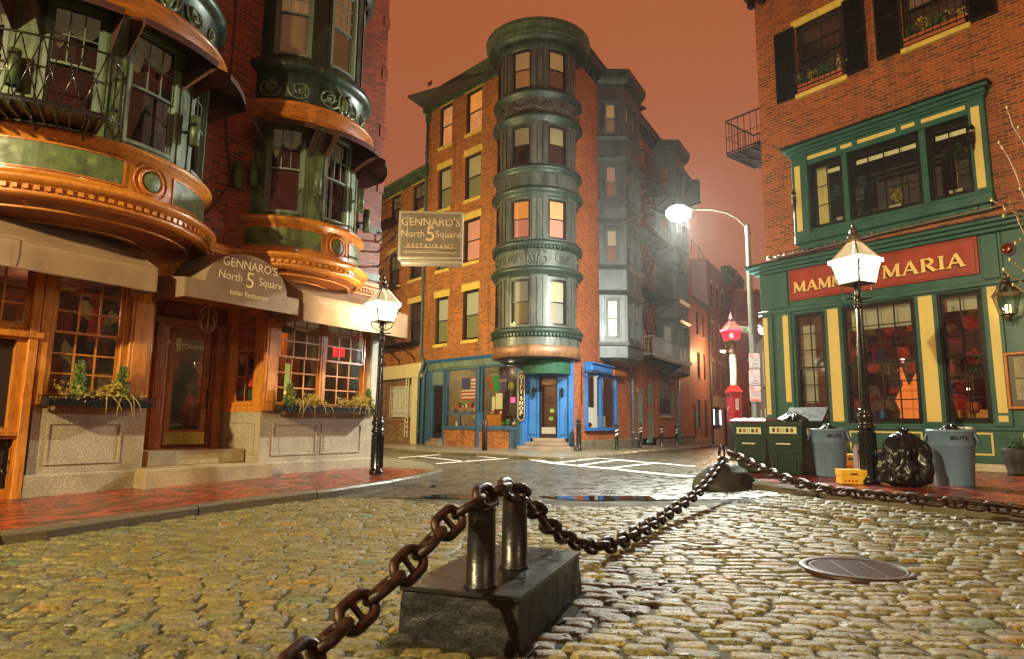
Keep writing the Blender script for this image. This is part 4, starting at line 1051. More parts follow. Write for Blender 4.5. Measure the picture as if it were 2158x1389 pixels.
        PT = lambda du, dz: (c[0]+(e2+.02)*sin(radians(th0)+du/e2), c[1]-(e2+.02)*cos(radians(th0)+du/e2), zb+.31+dz)
        rl.sphere(PT(0, -.02), .085, 10, 8, (1, .6, 2.1))
        for s_ in (-1, 1): rl.tube([PT(s_*.05, -.26), PT(s_*.14, -.10), PT(s_*.15, .08), PT(s_*.10, .2), PT(s_*.19, .27)], [.03, .026, .022, .018, .012], 6)
        rl.build('scroll_relief', 'relief_copper', LB)
    mb = MB(); mb.lathe([(e2, 10.6), (e2+.12, 10.7), (e2+.15, 10.85), (e2+.05, 10.95)], 44, c, radians(A0), radians(A1)); mb.arc(c, r-.12, r, A0, A1, 11.9, ztop); mb.build('upper_drum', 'patina_dark', LB)
bay(cB, rB, 3, [(-56, -27), (-11, 18), (33, 62)])
bay(cA, rA, 9, [(-66, -46), (-34, -13), (-4, 21), (32, 54)])
for c, r, a, z in ((cA, rA, -41, 5.75), (cA, rA, -8.5, 5.72), (cA, rA, 27, 5.72), (cB, rB, -62, 5.82), (cB, rB, -19, 5.80), (cB, rB, 25.5, 5.8)):
    mb = MB(); s_, c_ = sin(radians(a)), cos(radians(a)); q = (c[0]+(r+.17)*s_, c[1]-(r+.17)*c_)
    mb.lathe([(.02, z+.26), (.078, z+.26), (.078, z-.24), (.06, z-.24), (.06, z+.2)], 16, q); mb.bar((c[0]+r*s_, c[1]-r*c_, z), (q[0], q[1], z), .04); mb.build('wall_light', 'patina_green', LB)
for u in (-3.95, -.62):
    mb = MB(); mb.lathe([(.02, 5.98), (.085, 5.98), (.085, 5.46), (.06, 5.46)], 16, (u, -.16)); mb.bar((u, 0, 5.7), (u, -.12, 5.7), .04); mb.build('wall_light', 'patina_green', LB)
# cable drooping on the brick
mb = MB(); mb.tube([(-4.2, -.02, 12), (-4.15, -.02, 8.6), (-4.18, -.02, 6.6), (-4.0, -.02, 5.6), (-4.25, -.02, 5.1), (-4.55, -.02, 4.7)], .012, 5); mb.build('wall_cable', 'frame_dark', LB)

# ---- ground floor
gb = MB(); gb.box(-6.80, -5.18, 0, .5, 0, 1.30); gb.build('stone_plinth', 'granite', LB)
gb = MB(); gb.box(-2.98, -.0, 0, .5, 0, 1.30); gb.build('stone_plinth', 'granite', LB)
for a, b in ((-6.60, -5.55), (-2.72, -1.62), (-1.50, -.36)):     # moulded panels on the stone
    g2 = MB()
    for x0, x1, z0_, z1_ in ((a, b, .46, .49), (a, b, 1.05, 1.08), (a, a+.03, .49, 1.05), (b-.03, b, .49, 1.05)): g2.box(x0, x1, -.018, .0, z0_, z1_)
    g2.build('panel_frame', 'granite', LB)
for a, b in ((-6.86, -5.10), (-3.05, .05)): g2 = MB(); g2.bbox(a, b, -.07, .0, -.05, .33, .015); g2.build('base_course', 'granite', LB)
st = MB(); st.bbox(-5.32, -2.94, -.38, 1.0, -.1, .345, .015); st.bbox(-4.95, -3.1, .28, 1.2, .345, .60, .012); st.build('door_step', 'granite_step', LB)
# splayed right side of the entrance
vv = math.atan2(-1.0, .2)
e_ = MB(); e_.bbox(0, 1.02, -.001, .2, .3, 1.30, .006)
for x0, x1, z0_, z1_ in ((.12, .9, .50, .53), (.12, .9, 1.08, 1.11), (.12, .15, .53, 1.08), (.87, .9, .53, 1.08)): e_.box(x0, x1, -.015, .0, z0_, z1_)
e_.build('entrance_stone', 'granite', LB, (-3.2, 1.0, 0), vv)
e_ = MB(); e_.bbox(0, .20, -.01, .12, 1.3, 3.7); e_.bbox(.80, 1.02, -.01, .12, 1.3, 3.7); e_.box(.2, .8, 0, .12, 3.3, 3.7); e_.box(.2, .8, 0, .12, 1.3, 1.42); e_.build('entrance_panelling', 'wood_honey', LB, (-3.2, 1.0, 0), vv)
sw = sash_window(LB, .20, .80, 1.42, 3.3, .02, 'wood_honey', (2, 3), (2, 2), .05, mid=.42, gl='glass_clear', room='room_red_dim')
sw.location = (-3.2, 1.0, 0); sw.rotation_euler = (0, 0, vv)
for x, z, mm in ((.33, 2.35, 'carton_white'), (.33, 2.12, 'leaf_yew'), (.40, 1.72, 'plastic_black'), (.64, 1.90, 'ink_red'), (.64, 2.25, 'plastic_black'), (.65, 1.66, 'cloth_green')):
    mb = MB(); mb.box(x-.10, x+.10, .125, .13, z-.1, z+.1); mb.build('window_notice', mm, sw)
# timber frames of the shopfront
wf = MB()
wf.wall(-6.86, -5.18, 1.30, 4.05, [(-6.70, -5.62, 1.40, 3.45)], y=0, d=.12)
wf.wall(-3.0, -.22, 1.30, 4.05, [(-2.70, -1.55, 1.40, 3.45), (-1.50, -.30, 1.40, 3.45)], y=0, d=.12)
wf.wall(-5.18, -3.0, 3.35, 4.05, [], y=0)
for u0, u1 in ((-5.58, -5.24), (-3.0, -2.74)): wf.bbox(u0, u1, -.06, 0, 1.32, 3.45); wf.bbox(u0+.05, u1-.05, -.075, -.06, 1.5, 3.2)
wf.bbox(-6.84, -6.72, -.05, 0, 1.32, 3.5)
wf.quad((-5.18, 0, .3), (-5.18, 1.0, .3), (-5.18, 1.0, 3.6), (-5.18, 0, 3.6)); wf.quad((-5.18, 0, 3.35), (-3, 0, 3.35), (-3.2, 1.0, 3.35), (-5.18, 1, 3.35))
wf.build('timber_shopfront', 'wood_honey', LB)
sp_ = MB(); sp_.bbox(-.24, .012, -.09, .3, 1.30, 4.05, .02); sp_.box(-.2, -.04, -.1, -.09, 1.6, 3.0); sp_.build('corner_stone', 'granite_white', LB)
for u0, u1 in ((-6.70, -5.62), (-2.70, -1.55), (-1.50, -.30)):
    sash_window(LB, u0, u1, 1.40, 3.45, .01, 'wood_honey', (3, 3), (3, 3), .055, mid=.50, gl='glass_clear', room=None, mt=.026)
# door wall
dw = MB(); dw.wall(-5.18, -3.18, .6, 3.4, [(-4.33, -3.46, .62, 2.86)], y=1.0, d=.08)
for u0, u1 in ((-4.62, -4.40), (-3.42, -3.22)):
    dw.bbox(u0, u1, .90, 1.0, .6, 2.9)
    for k in range(4): dw.box(u0+.03+k*.045, u0+.045+k*.045, .89, .90, .75, 2.4)
    dw.bbox(u0-.02, u1+.02, .87, .9, 2.5, 2.62)
dw.bbox(-4.7, -3.18, .86, 1.0, 2.9, 3.02); dw.box(-4.5, -3.4, .97, 1.0, 3.08, 3.3)
dw.build('entrance_frame', 'wood_dark', LB)
dr = MB(); dr.bbox(-4.31, -4.19, 1.02, 1.08, .66, 2.84); dr.bbox(-3.60, -3.48, 1.02, 1.08, .66, 2.84); dr.bbox(-4.19, -3.60, 1.02, 1.08, 2.68, 2.84); dr.bbox(-4.19, -3.60, 1.02, 1.08, .66, .95)
dr = dr.build('door', 'wood_dark', LB)
mb = MB(); mb.box(-4.30, -3.49, 1.012, 1.02, .68, .90); mb.build('kick_plate', 'brass', dr)
mb = MB(); mb.quad((-4.19, 1.05, .95), (-3.6, 1.05, .95), (-3.6, 1.05, 2.68), (-4.19, 1.05, 2.68)); mb.build('pane', 'glass_clear', dr)
mb = MB(); mb.tube([(-3.54, 1.02, 1.35), (-3.54, .96, 1.38), (-3.54, .96, 1.72), (-3.54, 1.02, 1.75)], .014, 6); mb.sphere((-3.54, 1.0, 2.0), .02); mb.build('handle', 'iron_black', dr)
text_obj('RISTORANTE', .12, (-3.9, 1.03, 2.52), dr, 'letter_cream', .001, name='door_lettering')
mb = MB()
for i in range(6):
    a = 2*pi*i/6; P = lambda x, z, a=a: (-3.95+.16*cos(a)*x, .45+.16*sin(a)*x, z)
    mb.tube([P(.3, 3.25), P(1, 3.15), P(1.05, 2.98), P(.7, 2.84), P(.1, 2.74)], .008, 5); mb.tube([P(1, 3.15), P(.5, 3.05), P(.9, 2.93)], .006, 5)
mb.tube([(-3.95, .45, 3.25), (-3.95, .45, 3.38)], .01, 5); mb.build('porch_lantern', 'letter_cream_dim', LB)
# far-left timber bay
fb = MB(); fb.wall(-9.5, -6.86, 0, 4.05, [(-8.2, -6.95, 2.40, 3.40), (-8.4, -7.10, 1.0, 2.24), (-8.4, -7.0, .16, .84)], y=-.02, d=.14)
fb.bbox(-9.5, -6.80, -.10, -.02, 2.27, 2.36); fb.bbox(-9.5, -6.86, -.07, -.02, .88, .95); fb.bbox(-6.98, -6.86, -.08, -.02, .0, 3.5)
fb.build('timber_bay', 'wood_honey', LB)
sash_window(LB, -8.2, -6.95, 2.40, 3.40, .0, 'wood_honey', (4, 3), (1, 1), .05, mid=0, gl='glass_clear', room=None, mt=.026)
mb = MB(); mb.box(-8.4, -7.1, .08, .09, 1.0, 2.24); mb.box(-8.4, -7.0, .10, .11, .16, .84); mb.build('black_opening', 'room_dark', LB)  # dark sheets standing for the unlit depth of the openings
gr = MB()
for i in range(9): u = -8.35+i*.16; gr.box(u, u+.012, -.0, .02, .16, .84)
for i in range(8):
    P = lambda a, b, i=i: (-8.2+i*.16+a, .01, .5+b)
    spiral(gr, P, .07, 1.2, .006, 1 if i % 2 else -1, n=12); gr.tube([P(.0, -.3), P(.04, -.18), P(-.03, -.06)], .006, 5); gr.tube([P(.0, .3), P(.04, .18), P(-.03, .06)], .006, 5)
gr.build('grille', 'iron_black', LB)
# the room behind the glass
rm = MB(); rm.box(-8.6, -.25, 3.2, 3.25, .3, 3.5); rm.box(-8.6, -5.3, .35, 3.2, .95, 1.0); rm.box(-3.0, -.25, .35, 3.2, .95, 1.0); rm.box(-5.3, -3.0, 1.2, 3.2, .5, .6); rm.box(-8.6, -.25, 1.25, 3.2, 3.5, 3.55); rm.box(-.25, -.2, .35, 3.2, 1, 3.5); rm.build('dining_room', 'room_red', LB)
rm = MB()
for u0, u1, z0_, z1_ in ((-6.6, -6.2, 1.0, 2.4), (-5.9, -5.7, 1.0, 2.2), (-2.5, -2.35, 1, 3.2), (-1.1, -1.0, 1, 3.2), (-.9, -.6, 1.8, 2.6), (-4.1, -3.9, 1.0, 2.5)): rm.box(u0, u1, 1.9, 2.0, z0_, z1_)
for i in range(9): rm.box(-8.2+i*.9, -7.7+i*.9, 1.2, 1.6, 1.0, 1.42)
rm.build('room_furniture', 'wood_dark', LB)
rm = MB(); rm.box(-2.0, -1.72, 1.4, 1.41, 1.75, 2.5); rm.box(-1.25, -1.12, 1.6, 1.61, 1.5, 2.45); rm.box(-6.75, -6.6, 2.6, 2.61, 1.6, 2.4); rm.box(-8.0, -7.4, 2.2, 2.21, 2.5, 3.0); rm.build('glow_panel', 'glow_green_dim', LB)  # glowing panels added to give green-yellow glows behind the glass
rm = MB(); rm.lathe([(.13, 2.62), (.13, 2.82)], 14, (-.62, .55)); rm.build('red_lamp', 'neon_red', LB)
for u0 in (-2.0, -.85):
    mb = MB(); swag(mb, (u0, 30), 29.8, -.9, .9, 3.3, .3); mb.build('curtain', 'trim_yellow_cloth', LB)

light('room_light', 'POINT', tuple(FL.w(-1.6, 1.6, 3.1)), 45, (1, .62, .25), .15); light('room_light', 'POINT', tuple(FL.w(-6.4, 1.8, 3.0)), 30, (1, .35, .15), .15)
# ---- awnings
def awning(name, u0, u1, yo, zw, zt, zb, mat, hip0=0, hip1=0, ribs=0):
    mb = MB(); t0, t1 = u0+hip0, u1-hip1; nu, nv = int((u1-u0)/.10), 8; rows = []
    for j in range(nv+1):
        v = j/nv; row = []
        for i in range(nu+1):
            s_ = i/nu; x = (t0+(t1-t0)*s_)*(1-v)+(u0+(u1-u0)*s_)*v; wv = noise.noise(Vector((x*2.2, v*2, u0)))*.018+.012*sin(x*7+v*3)*v*(1-v)*4
            row.append((x, -.02+(-yo+.02)*v, zw+(zt-zw)*v-.045*sin(pi*v)*(.6+.4*abs(sin(pi*(x-u0)/.95)))+wv*(1-abs(2*v-1))))
        rows.append(row)
    for j in range(1, 5):
        v = j/4; rows.append([(u0+(u1-u0)*i/nu, -yo-.012*v*sin((u0+(u1-u0)*i/nu)*6.5)*.8-.02*noise.noise(Vector(((u0+(u1-u0)*i/nu)*3, v, 3)))*v, zt+(zb-zt)*v+.008*noise.noise(Vector((i*.4, 0, u0)))*v) for i in range(nu+1)])
    mb.loft(rows, cap=False, closed=False, smooth=True)
    mb.box(u0, u1, -yo-.006, -yo+.006, zt-.004, zt+.004)
    for a, b in ((u0, t0), (u1, t1)):
        mb.add([(a, -yo, zt), (b, -.02, zw), (a, -.02, zt)], [(0, 1, 2)]); mb.quad((a, -yo, zt), (a, -.02, zt), (a, -.02, zb), (a, -yo, zb))
    o = mb.build(name, mat, LB)
    sm = MB(); n = max(2, int((u1-u0)/1.3))
    for i in range(n+1): x = u0+(u1-u0)*i/n; sm.bar((x*.999, -yo-.014, zt), (x*.999, -yo-.014, zb+.01), .008, .004)
    sm.box(u0, u1, -yo-.02, -yo-.012, zb, zb+.012); sm.build('seam', 'cloth_brown', o)
    fr = MB(); fr.bar((u0+.02, -yo+.03, zt-.02), (u1-.02, -yo+.03, zt-.02), .025)
    for a in (u0+.03, u1-.03): fr.bar((a, -yo+.03, zt-.02), (a, -.03, zt-.02), .025)
    fr.build('awning_frame', 'iron_black', o); return o
awning('awning', -9.4, -5.66, .85, 4.0, 3.48, 3.09, 'cloth_tan', 0, .25)
awning('awning', -2.86, .06, .90, 4.0, 3.56, 3.02, 'cloth_tan', .1, .35)
# arched entrance canopy
ca = MB(); yo = 1.0; uc = -4.14; R_ = .80; poly = [(-5.28, 3.09), (-3.06, 3.09), (-3.06, 3.40), (uc+R_, 3.40)]+[(uc+R_*cos(a), 3.40+.60*sin(a)) for a in [pi*i/20 for i in range(1, 20)]]+[(uc-R_, 3.40), (-5.28, 3.40)]
n = len(poly); ca.add([(x, -yo, z) for x, z in poly], [tuple(range(n))])
ca.loft([[(x, -yo, z) for x, z in poly[1:]+poly[:1]], [(x, -.02, z+(.0 if z < 3.1 else .12)) for x, z in poly[1:]+poly[:1]]], cap=False, closed=False)
cn = ca.build('entrance_canopy', 'cloth_brown', LB); yy = -yo-.006
text_obj("GENNARO'S", .215, (uc+.02, yy, 3.80), cn, 'letter_cream', .002, sx=.92)
text_obj("North", .20, (uc-.36, yy, 3.56), cn, 'letter_cream', .002, sx=.9)
text_obj("5", .40, (uc+.02, yy, 3.54), cn, 'letter_cream', .002, sx=.95, off=-.002)
text_obj("Square", .20, (uc+.44, yy, 3.56), cn, 'letter_cream', .002, sx=.9)
text_obj("Italian Restaurant", .125, (uc+.02, yy, 3.29), cn, 'letter_cream', .002, sx=.86)
# wrought iron balcony on bay A
ba = empty('juliet_balcony', tuple(FL.w(0, 0, 0)), FL.th); tag(ba, 'wrought iron balcony with crossed railings hanging before the left bowed bay', 'balcony')
def onA(th, r, z): return (cA[0]+r*sin(radians(th)), cA[1]-r*cos(radians(th)), z)
mb = MB(); Rr = rA+.75; th = [-60+5*i for i in range(10)]
top = [onA(t, Rr, 5.98) for t in th]; bot = [onA(t, Rr, 5.12) for t in th]
end_t = [onA(-12, rA+.62, 5.94), onA(-8, rA+.40, 5.90), onA(-7, rA+.12, 5.86)]
mb.tube(top+end_t, .017, 6); mb.tube(bot+[onA(-12, rA+.62, 5.12), onA(-8, rA+.4, 5.12), onA(-7, rA+.1, 5.12)], .017, 6)
for i in range(9):
    mb.tube([top[i], bot[i+1]], .009, 5); mb.tube([bot[i], top[i+1]], .009, 5)
    c = [(a+b)/2 for a, b in zip(top[i], bot[i+1])]; mb.sphere(c, .03, 8, 6)
for a, r_ in ((-15, rA+.75), (-12, rA+.62), (-9.5, rA+.48), (-8, rA+.3)): mb.tube([onA(a, r_, 5.12+.82*j/12) for j in range(13)], [.011+.006*(j % 2) for j in range(13)], 6)
mb.build('railing', 'iron_black', ba)
mb = MB(); mb.arc(cA, rA+.12, Rr+.02, -62, -14, 5.06, 5.10)
for i in range(14): t = -60+3.4*i; mb.arc(cA, rA+.12, Rr, t, t+.5, 5.0, 5.06, 1)
mb.build('floor_grate', 'iron_black', ba)
mb = MB()
for t in (-50, -32, -18): mb.tube([onA(t, Rr, 5.02), onA(t, rA+.4, 4.95), onA(t, rA+.2, 4.9), onA(t, rA+.14, 5.0)], .014, 6)
mb.build('bracket', 'iron_black', ba)

# window boxes with plants
def planter(u0, u1, label, label2, seeds):
    w = FL.w((u0+u1)/2, -.22, 0); r = empty('window_box', tuple(w[:2])+(1.31,), FL.th); tag(r, label, 'window box', 'iron window boxes on the granite plinth'); h = (u1-u0)/2
    mb = MB(); mb.box(-h, h, -.14, .14, 0, .02)
    for s_ in (-1, 1):
        mb.bar((-h, s_*.14, .15), (h, s_*.14, .15), .015); mb.bar((-h, s_*.14, .015), (h, s_*.14, .015), .02)
        n = int((u1-u0)/.085)
        for i in range(n+1):
            x = -h+2*h*i/n; mb.bar((x, s_*.14, 0), (x, s_*.14, .17), .008)
            if i < n and s_ < 0: mb.tube([(x+.042+.03*cos(a), -.145, .08+.035*sin(a)) for a in [2*pi*q/10 for q in range(10)]], .005, 4, closed=True)
    mb.build('iron_cage', 'iron_black', r)
    mb = MB(); mb.box(-h+.02, h-.02, -.12, .12, .02, .12); mb.build('trough', 'plastic_black', r)
    q = empty('box_conifer', (0, 0, 0)) ; bpy.data.objects.remove(q)
    pl = empty('potted_conifers', tuple(w[:2])+(1.43,), FL.th); tag(pl, label2, 'plant', 'plants in the window boxes')
    for sx, hh in seeds:
        mb = MB()
        for k in range(90): t = k/90; rr_ = .15*(1-t)**.8*(.8+.3*sin(k*1.7)); a = random.uniform(0, 2*pi); leafy(mb, [(sx+rr_*cos(a)*random.random()**.5, rr_*sin(a), t*hh)], .042, 14, .020, up=1.0)
        mb.build('conifer', 'leaf_conifer', pl)
    mb = MB()
    for k in range(120):
        x = random.uniform(-h*.8, h*.8); 
        if random.random() < .7: x *= .6
        leafy(mb, [(x, random.uniform(-.13, .05), random.uniform(.0, .17+.08*sin(x*9)))], .038, 9, .032)
    for k in range(6):
        x = random.uniform(-h*.4, h*.5); dx = random.uniform(-.3, .35); mb.tube([(x, -.08, .08), (x+dx*.4, -.2, .06), (x+dx*.8, -.22, -.06), (x+dx, -.23, -.16-random.random()*.12)], .005, 4)
    mb.build('dry_sprigs', 'leaf_dry', pl)
planter(-6.78, -5.25, 'black iron window box under the window left of the restaurant door', 'two small conifers and straw yellow sprigs left of the restaurant door', [(-.32, .52), (.30, .50)])
planter(-2.78, -1.50, 'black iron window box under the window just right of the restaurant door', 'one conifer and trailing dry sprigs just right of the restaurant door', [(-.38, .42)])
planter(-1.46, -.12, 'black iron window box at the corner end beside the gas lamp', 'low yellow sprigs and one conifer beside the gas lamp', [(.38, .40)])
# hanging sign
hs = dp(908, 498, 13.6); sg = empty('hanging_sign', (hs[0], hs[1], hs[2]), radians(3)); tag(sg, 'square bronze and cream sign hung from the restaurant corner by a bracket', 'sign')
W2, H2 = (980-838)/2/FPX*13.6*.98, (545-438)/2/FPX*13.6*1.0
mb = MB(); mb.bbox(-W2, W2, -.09, .15, -H2, H2, .012); mb.bbox(-W2*.9, W2*.99, -.07, .16, -H2-.10, -H2, .02); mb.build('sign_box', 'sign_metal', sg)
mb = MB(); mb.box(-W2*.92, W2*.92, -.096, -.09, -H2*.90, H2*.90); mb.build('sign_face', 'sign_metal_dark', sg)
mb = MB(); a, b = W2*.84, H2*.82; k = .09
P = lambda x, z: (x, -.10, z)
pts = []
for sx, sz, a0 in ((-1, 1, -90), (1, 1, 180), (1, -1, 90), (-1, -1, 0)):
    aa = [a0+90*i/5 for i in range(6)]; aa = aa[::-1]
    pts += [P(sx*a+k*cos(radians(t)), sz*b+k*sin(radians(t))) for t in aa]
mb.tube(pts, .008, 5, closed=True)
for z in (-.62, -.42): mb.box(-a*.97, a*.97, -.105, -.096, H2*(z-.12), H2*(z-.12)+.012)
mb.build('sign_border', 'letter_cream_dim', sg)
for t, s, x, z in (("GENNARO'S", .24, 0, .52), ("North", .21, -.56, .03), ("5", .46, 0, .02), ("Square", .21, .56, .03), ("RESTAURANT", .135, 0, -.47)):
    text_obj(t, s, (x*W2*.98, -.10, z*H2), sg, 'letter_cream_dim', .004, sx=.95, space=1.35 if t == 'RESTAURANT' else 1)
mb = MB(); c0 = FL.w(-.05, .0, 0)
def S_(p): v = np.array(p)-np.array([hs[0], hs[1], hs[2]]); r = -radians(3); return (v[0]*cos(r)-v[1]*sin(r), v[0]*sin(r)+v[1]*cos(r), v[2])
for z in (hs[2]+.30, hs[2]+.05, hs[2]-.3): mb.tube([S_((c0[0], c0[1], z)), (-W2, .0, z-hs[2])], .022, 6)
mb.tube([S_((c0[0], c0[1], hs[2]-.8)), (-W2-.05, .02, .1)], .010, 5)
mb.tube([(-W2+.02, .05, -.42), (-W2-.18, .08, -.40), (-W2-.30, .1, -.62), (-W2-.28, .12, -1.1), (-W2-.12, .14, -1.45), (-W2-.2, .14, -1.7)], .010, 5)
mb.build('bracket', 'iron_black', sg)
emit('candle_glow', (1, .7, .3), 6); emit('curtain_lit', (.42, .32, .08), .5, (.5, .4, .15), .5, 8); emit('room_brown_lit2', (.30, .26, .12), .5, (.3, .25, .15), .4, 3)
# ================================================================ RIGHT BUILDING (green shopfront)
patches('room_red_glow', [(0, (.003, .001, .001)), (.22, (.06, .004, .002)), (.34, (.006, .003, .002)), (.48, (.13, .007, .003)), (.58, (.02, .006, .003)), (.68, (.015, .005, .02)), (.74, (.20, .02, .006)), (.80, (.008, .004, .003)), (.92, (.06, .03, .012))], 1, 3.8)
emit('room_brown_lit', (.16, .075, .03), .45, (.2, .1, .05), .6, 3)
paint('tin_grey', (.20, .16, .13), .4, .4, 20, metal=.5); paint('foliage_window', (.05, .10, .035), .6, .5, 10); paint('pot_cream', (.5, .42, .28), .6, .1)
RB = empty('green_shopfront_building', tuple(FR.o), FR.th)
tag(RB, 'orange brick building with a green and yellow shopfront and a red sign with gold letters', 'building')
UA0, UA1, UB0, UB1 = -3.48, -2.29, -.98, .26
mb = MB(); mb.wall(-4.6, 15, 5.0, 12.75, [(UA0, UA1, 9.50, 11.35), (UB0, UB1, 9.56, 11.4), (-3.32, .12, 5.86, 7.62), (2.2, 3.4, 9.56, 11.4)], d=.16)
mb.quad((-4.6, 0, .3), (-4.6, 0, 12.75), (-4.6, 12, 12.75), (-4.6, 12, .3)); mb.quad((-4.6, 0, 12.75), (15, 0, 12.75), (15, 12, 12.75), (-4.6, 12, 12.75)); mb.quad((-4.6, 12, 0), (-4.6, 12, 12.75), (15, 12, 12.75), (15, 12, 0))
mb.build('brick_wall', 'brick_orange', RB)
mb = MB(); mb.bbox(-4.78, 15, -.22, .3, 12.72, 12.98); mb.box(-4.78, -4.6, .3, 12, 12.72, 12.98)
for i in range(60): mb.box(-4.72+i*.32, -4.58+i*.32, -.17, 0, 12.5, 12.72)
mb.build('roof_cornice', 'frame_black', RB)
for (u0, u1, z0, z1) in ((UA0, UA1, 9.50, 11.35), (UB0, UB1, 9.56, 11.40)):
    w = sash_window(RB, u0+.02, u1-.02, z0+.02, z1-.02, .05, 'frame_dark', (2, 2), (2, 2), .06, room='room_blackish', bl_up='blind_dim' if u0 > -2 else None)
    mb = MB(); mb.bbox(u0-.10, u1+.08, -.05, .05, z1, z1+.19); mb.build('lintel', 'trim_yellow', RB)
    mb = MB(); mb.bbox(u0-.06, u1+.05, -.10, .05, z0-.12, z0, .012); mb.build('sill', 'trim_yellow', RB)
    for a, b in ((u0-.58, u0-.03), (u1+.02, u1+.52)):
        s_ = MB(); s_.box(a, b, -.035, -.005, z0-.02, z1+.06)
        for x0, x1, c0, c1 in ((a, a+.05, z0-.02, z1+.06), (b-.05, b, z0-.02, z1+.06), (a+.05, b-.05, z0-.02, z0+.05), (a+.05, b-.05, z1-.02, z1+.06), (a+.05, b-.05, (z0+z1)/2, (z0+z1)/2+.07)): s_.box(x0, x1, -.06, -.035, c0, c1)
        n = 34
        for i in range(n): z = z0+.06+(z1-z0-.1)*i/n; s_.add([(a+.05, -.038, z+.03), (b-.05, -.038, z+.03), (b-.05, -.055, z), (a+.05, -.055, z)], [(0, 3, 2, 1)])
        s_.build('shutter', 'frame_black', RB)
    # flower basket behind a black railing: a thing hung on the window
    w_ = FR.w((u0+u1)/2, -.1, z0); gd = empty('window_railing', tuple(w_), FR.th)
    tag(gd, 'black railing with flower pots in the upper brick window %s' % ('nearest the roof corner' if u0 < -2 else 'above the yellow strip'), 'railing', 'railings of the upper windows')
    h = (u1-u0)/2; r_ = MB(); r_.bar((-h, -.05, 1.15), (h, -.05, 1.15), .025); r_.bar((-h, -.05, .1), (h, -.05, .1), .02); r_.bar((-h, -.05, .55), (h, -.05, .55), .012)
    for i in range(9): x = -h+.02+(2*h-.04)*i/8; r_.bar((x, -.05, .05), (x, -.05, 1.17), .014)
    r_.build('bars', 'iron_black', gd)
    r_ = MB(); r_.box(-h+.03, h-.03, -.02, .10, .02, .20); r_.build('trough', 'terracotta', gd)
    for k in range(5):
        r_ = MB(); x = -h*.8+2*h*.8*k/4; leafy(r_, [(x+random.uniform(-.06, .06), .03, .25+random.random()*.2) for _ in range(3)], .05, 30, .07); r_.build('flowers', ['leaf_yew', 'leaf_dry', 'foliage_window'][k % 3], gd)
# ---- first-floor bay casing
gp_ = MB()
gp_.bbox(-3.72, -3.32, -.14, .02, 5.80, 7.90); gp_.bbox(.12, .42, -.14, .02, 5.80, 7.90)
gp_.bbox(-3.32, .12, -.10, .02, 7.56, 7.92); gp_.bbox(-3.32, .12, -.10, .02, 5.80, 5.90)
gp_.bbox(-2.50, -2.38, -.08, .02, 5.90, 7.56); gp_.bbox(-.83, -.70, -.08, .02, 5.90, 7.56)
gp_.bbox(-3.70, .44, -.20, .02, 5.58, 5.80, .02); gp_.bbox(-3.64, .38, -.12, .02, 5.44, 5.58)
gp_.bbox(-3.80, .48, -.22, .02, 7.90, 7.99, .01); gp_.bbox(-3.88, .54, -.30, .02, 7.99, 8.07, .015); gp_.bbox(-3.76, .46, -.17, .02, 7.84, 7.90, .01)
gp_.build('bay_casing', 'paint_green', RB)
mb = MB(); mb.box(-3.92, .57, -.33, .02, 8.07, 8.10); mb.build('bay_lead_cap', 'frame_black', RB)
for a, b, c, d in [(-3.64, -3.50, 5.90, 7.58), (.18, .33, 5.92, 7.66)]+[(a, b, 7.68, 7.77) for a, b in ((-3.43, -2.60), (-2.49, -2.23), (-2.10, -1.27), (-1.15, -.88), (-.75, .08))]:
    mb = MB(); mb.box(a, b, -.145 if d-c > 1 else -.106, -.05, c, d); mb.build('yellow_panel', 'panel_yellow', RB)
for a, b, c in ((-3.31, -2.50, 2), (-2.38, -.83, 4), (-.70, .12, 2)):
    w = sash_window(RB, a, b, 5.90, 7.52, -.02, 'frame_black', (c, 3), (1, 1), .055, mid=0, gl='glass_clear', room=None, mt=.022)
    mb = MB(); mb.box(a+.1, b-.1, .2, .21, 7.30, 7.40); mb.build('roller_blind', 'blind_yellow', w)
mb = MB(); mb.box(-3.5, .3, 1.9, 1.95, 5.6, 7.7); mb.box(-3.5, -3.45, .16, 1.9, 5.6, 7.7); mb.box(.3, .35, .16, 1.9, 5.6, 7.7); mb.box(-3.5, .3, .16, 1.9, 5.55, 5.6); mb.box(-3.5, .3, .16, 1.9, 7.7, 7.75); mb.build('upper_room', 'room_blackish', RB)
mb = MB(); mb.add([(-2.3, .9, 5.6), (-1.3, .9, 5.6), (-1.9, .9, 6.25), (-2.3, .9, 6.4)], [(0, 1, 2, 3)]); mb.build('red_cloth', 'room_red_glow', RB)
mb = MB(); 
for i in range(4): mb.tube([(-3.22+i*.07, .22, 5.7), (-3.22+i*.07, .22, 7.5)], .035, 8)
mb.build('curtain', 'curtain_lit', RB) if 'curtain_lit' in M else mb.build('curtain', 'blind_yellow', RB)
def plant_in_window(u, y, z, h, r, label, pot='pot_cream', leaf='foliage_window', kind='topiary_plant', trunk=True, flat=1.):
    w = FR.w(u, y, z); t = empty(kind, tuple(w), FR.th); tag(t, label, 'potted plant', 'plants standing behind the shopfront windows')
    mb = MB(); mb.loft([sq(.10, 0), sq(.13, .17)]) if pot == 'pot_cream' else mb.lathe([(.09, 0), (.12, .2), (.10, .2), (0, .19)], 14); mb.build('pot', pot, t)
    if trunk: mb = MB(); mb.tube([(0, 0, .15), (.02, 0, h*.5), (0, 0, h)], .018, 6); mb.build('trunk', 'twig', t)
    mb = MB(); leafy(mb, [(random.gauss(0, r*.5), random.gauss(0, r*.4), h+random.gauss(0, r*.45)*flat) for _ in range(16)], .045, 22, r*.22); mb.build('crown', leaf, t)
plant_in_window(-2.68, .28, 5.95, .85, .22, 'round topiary in a white pot in the leftmost pane of the upper green bay')
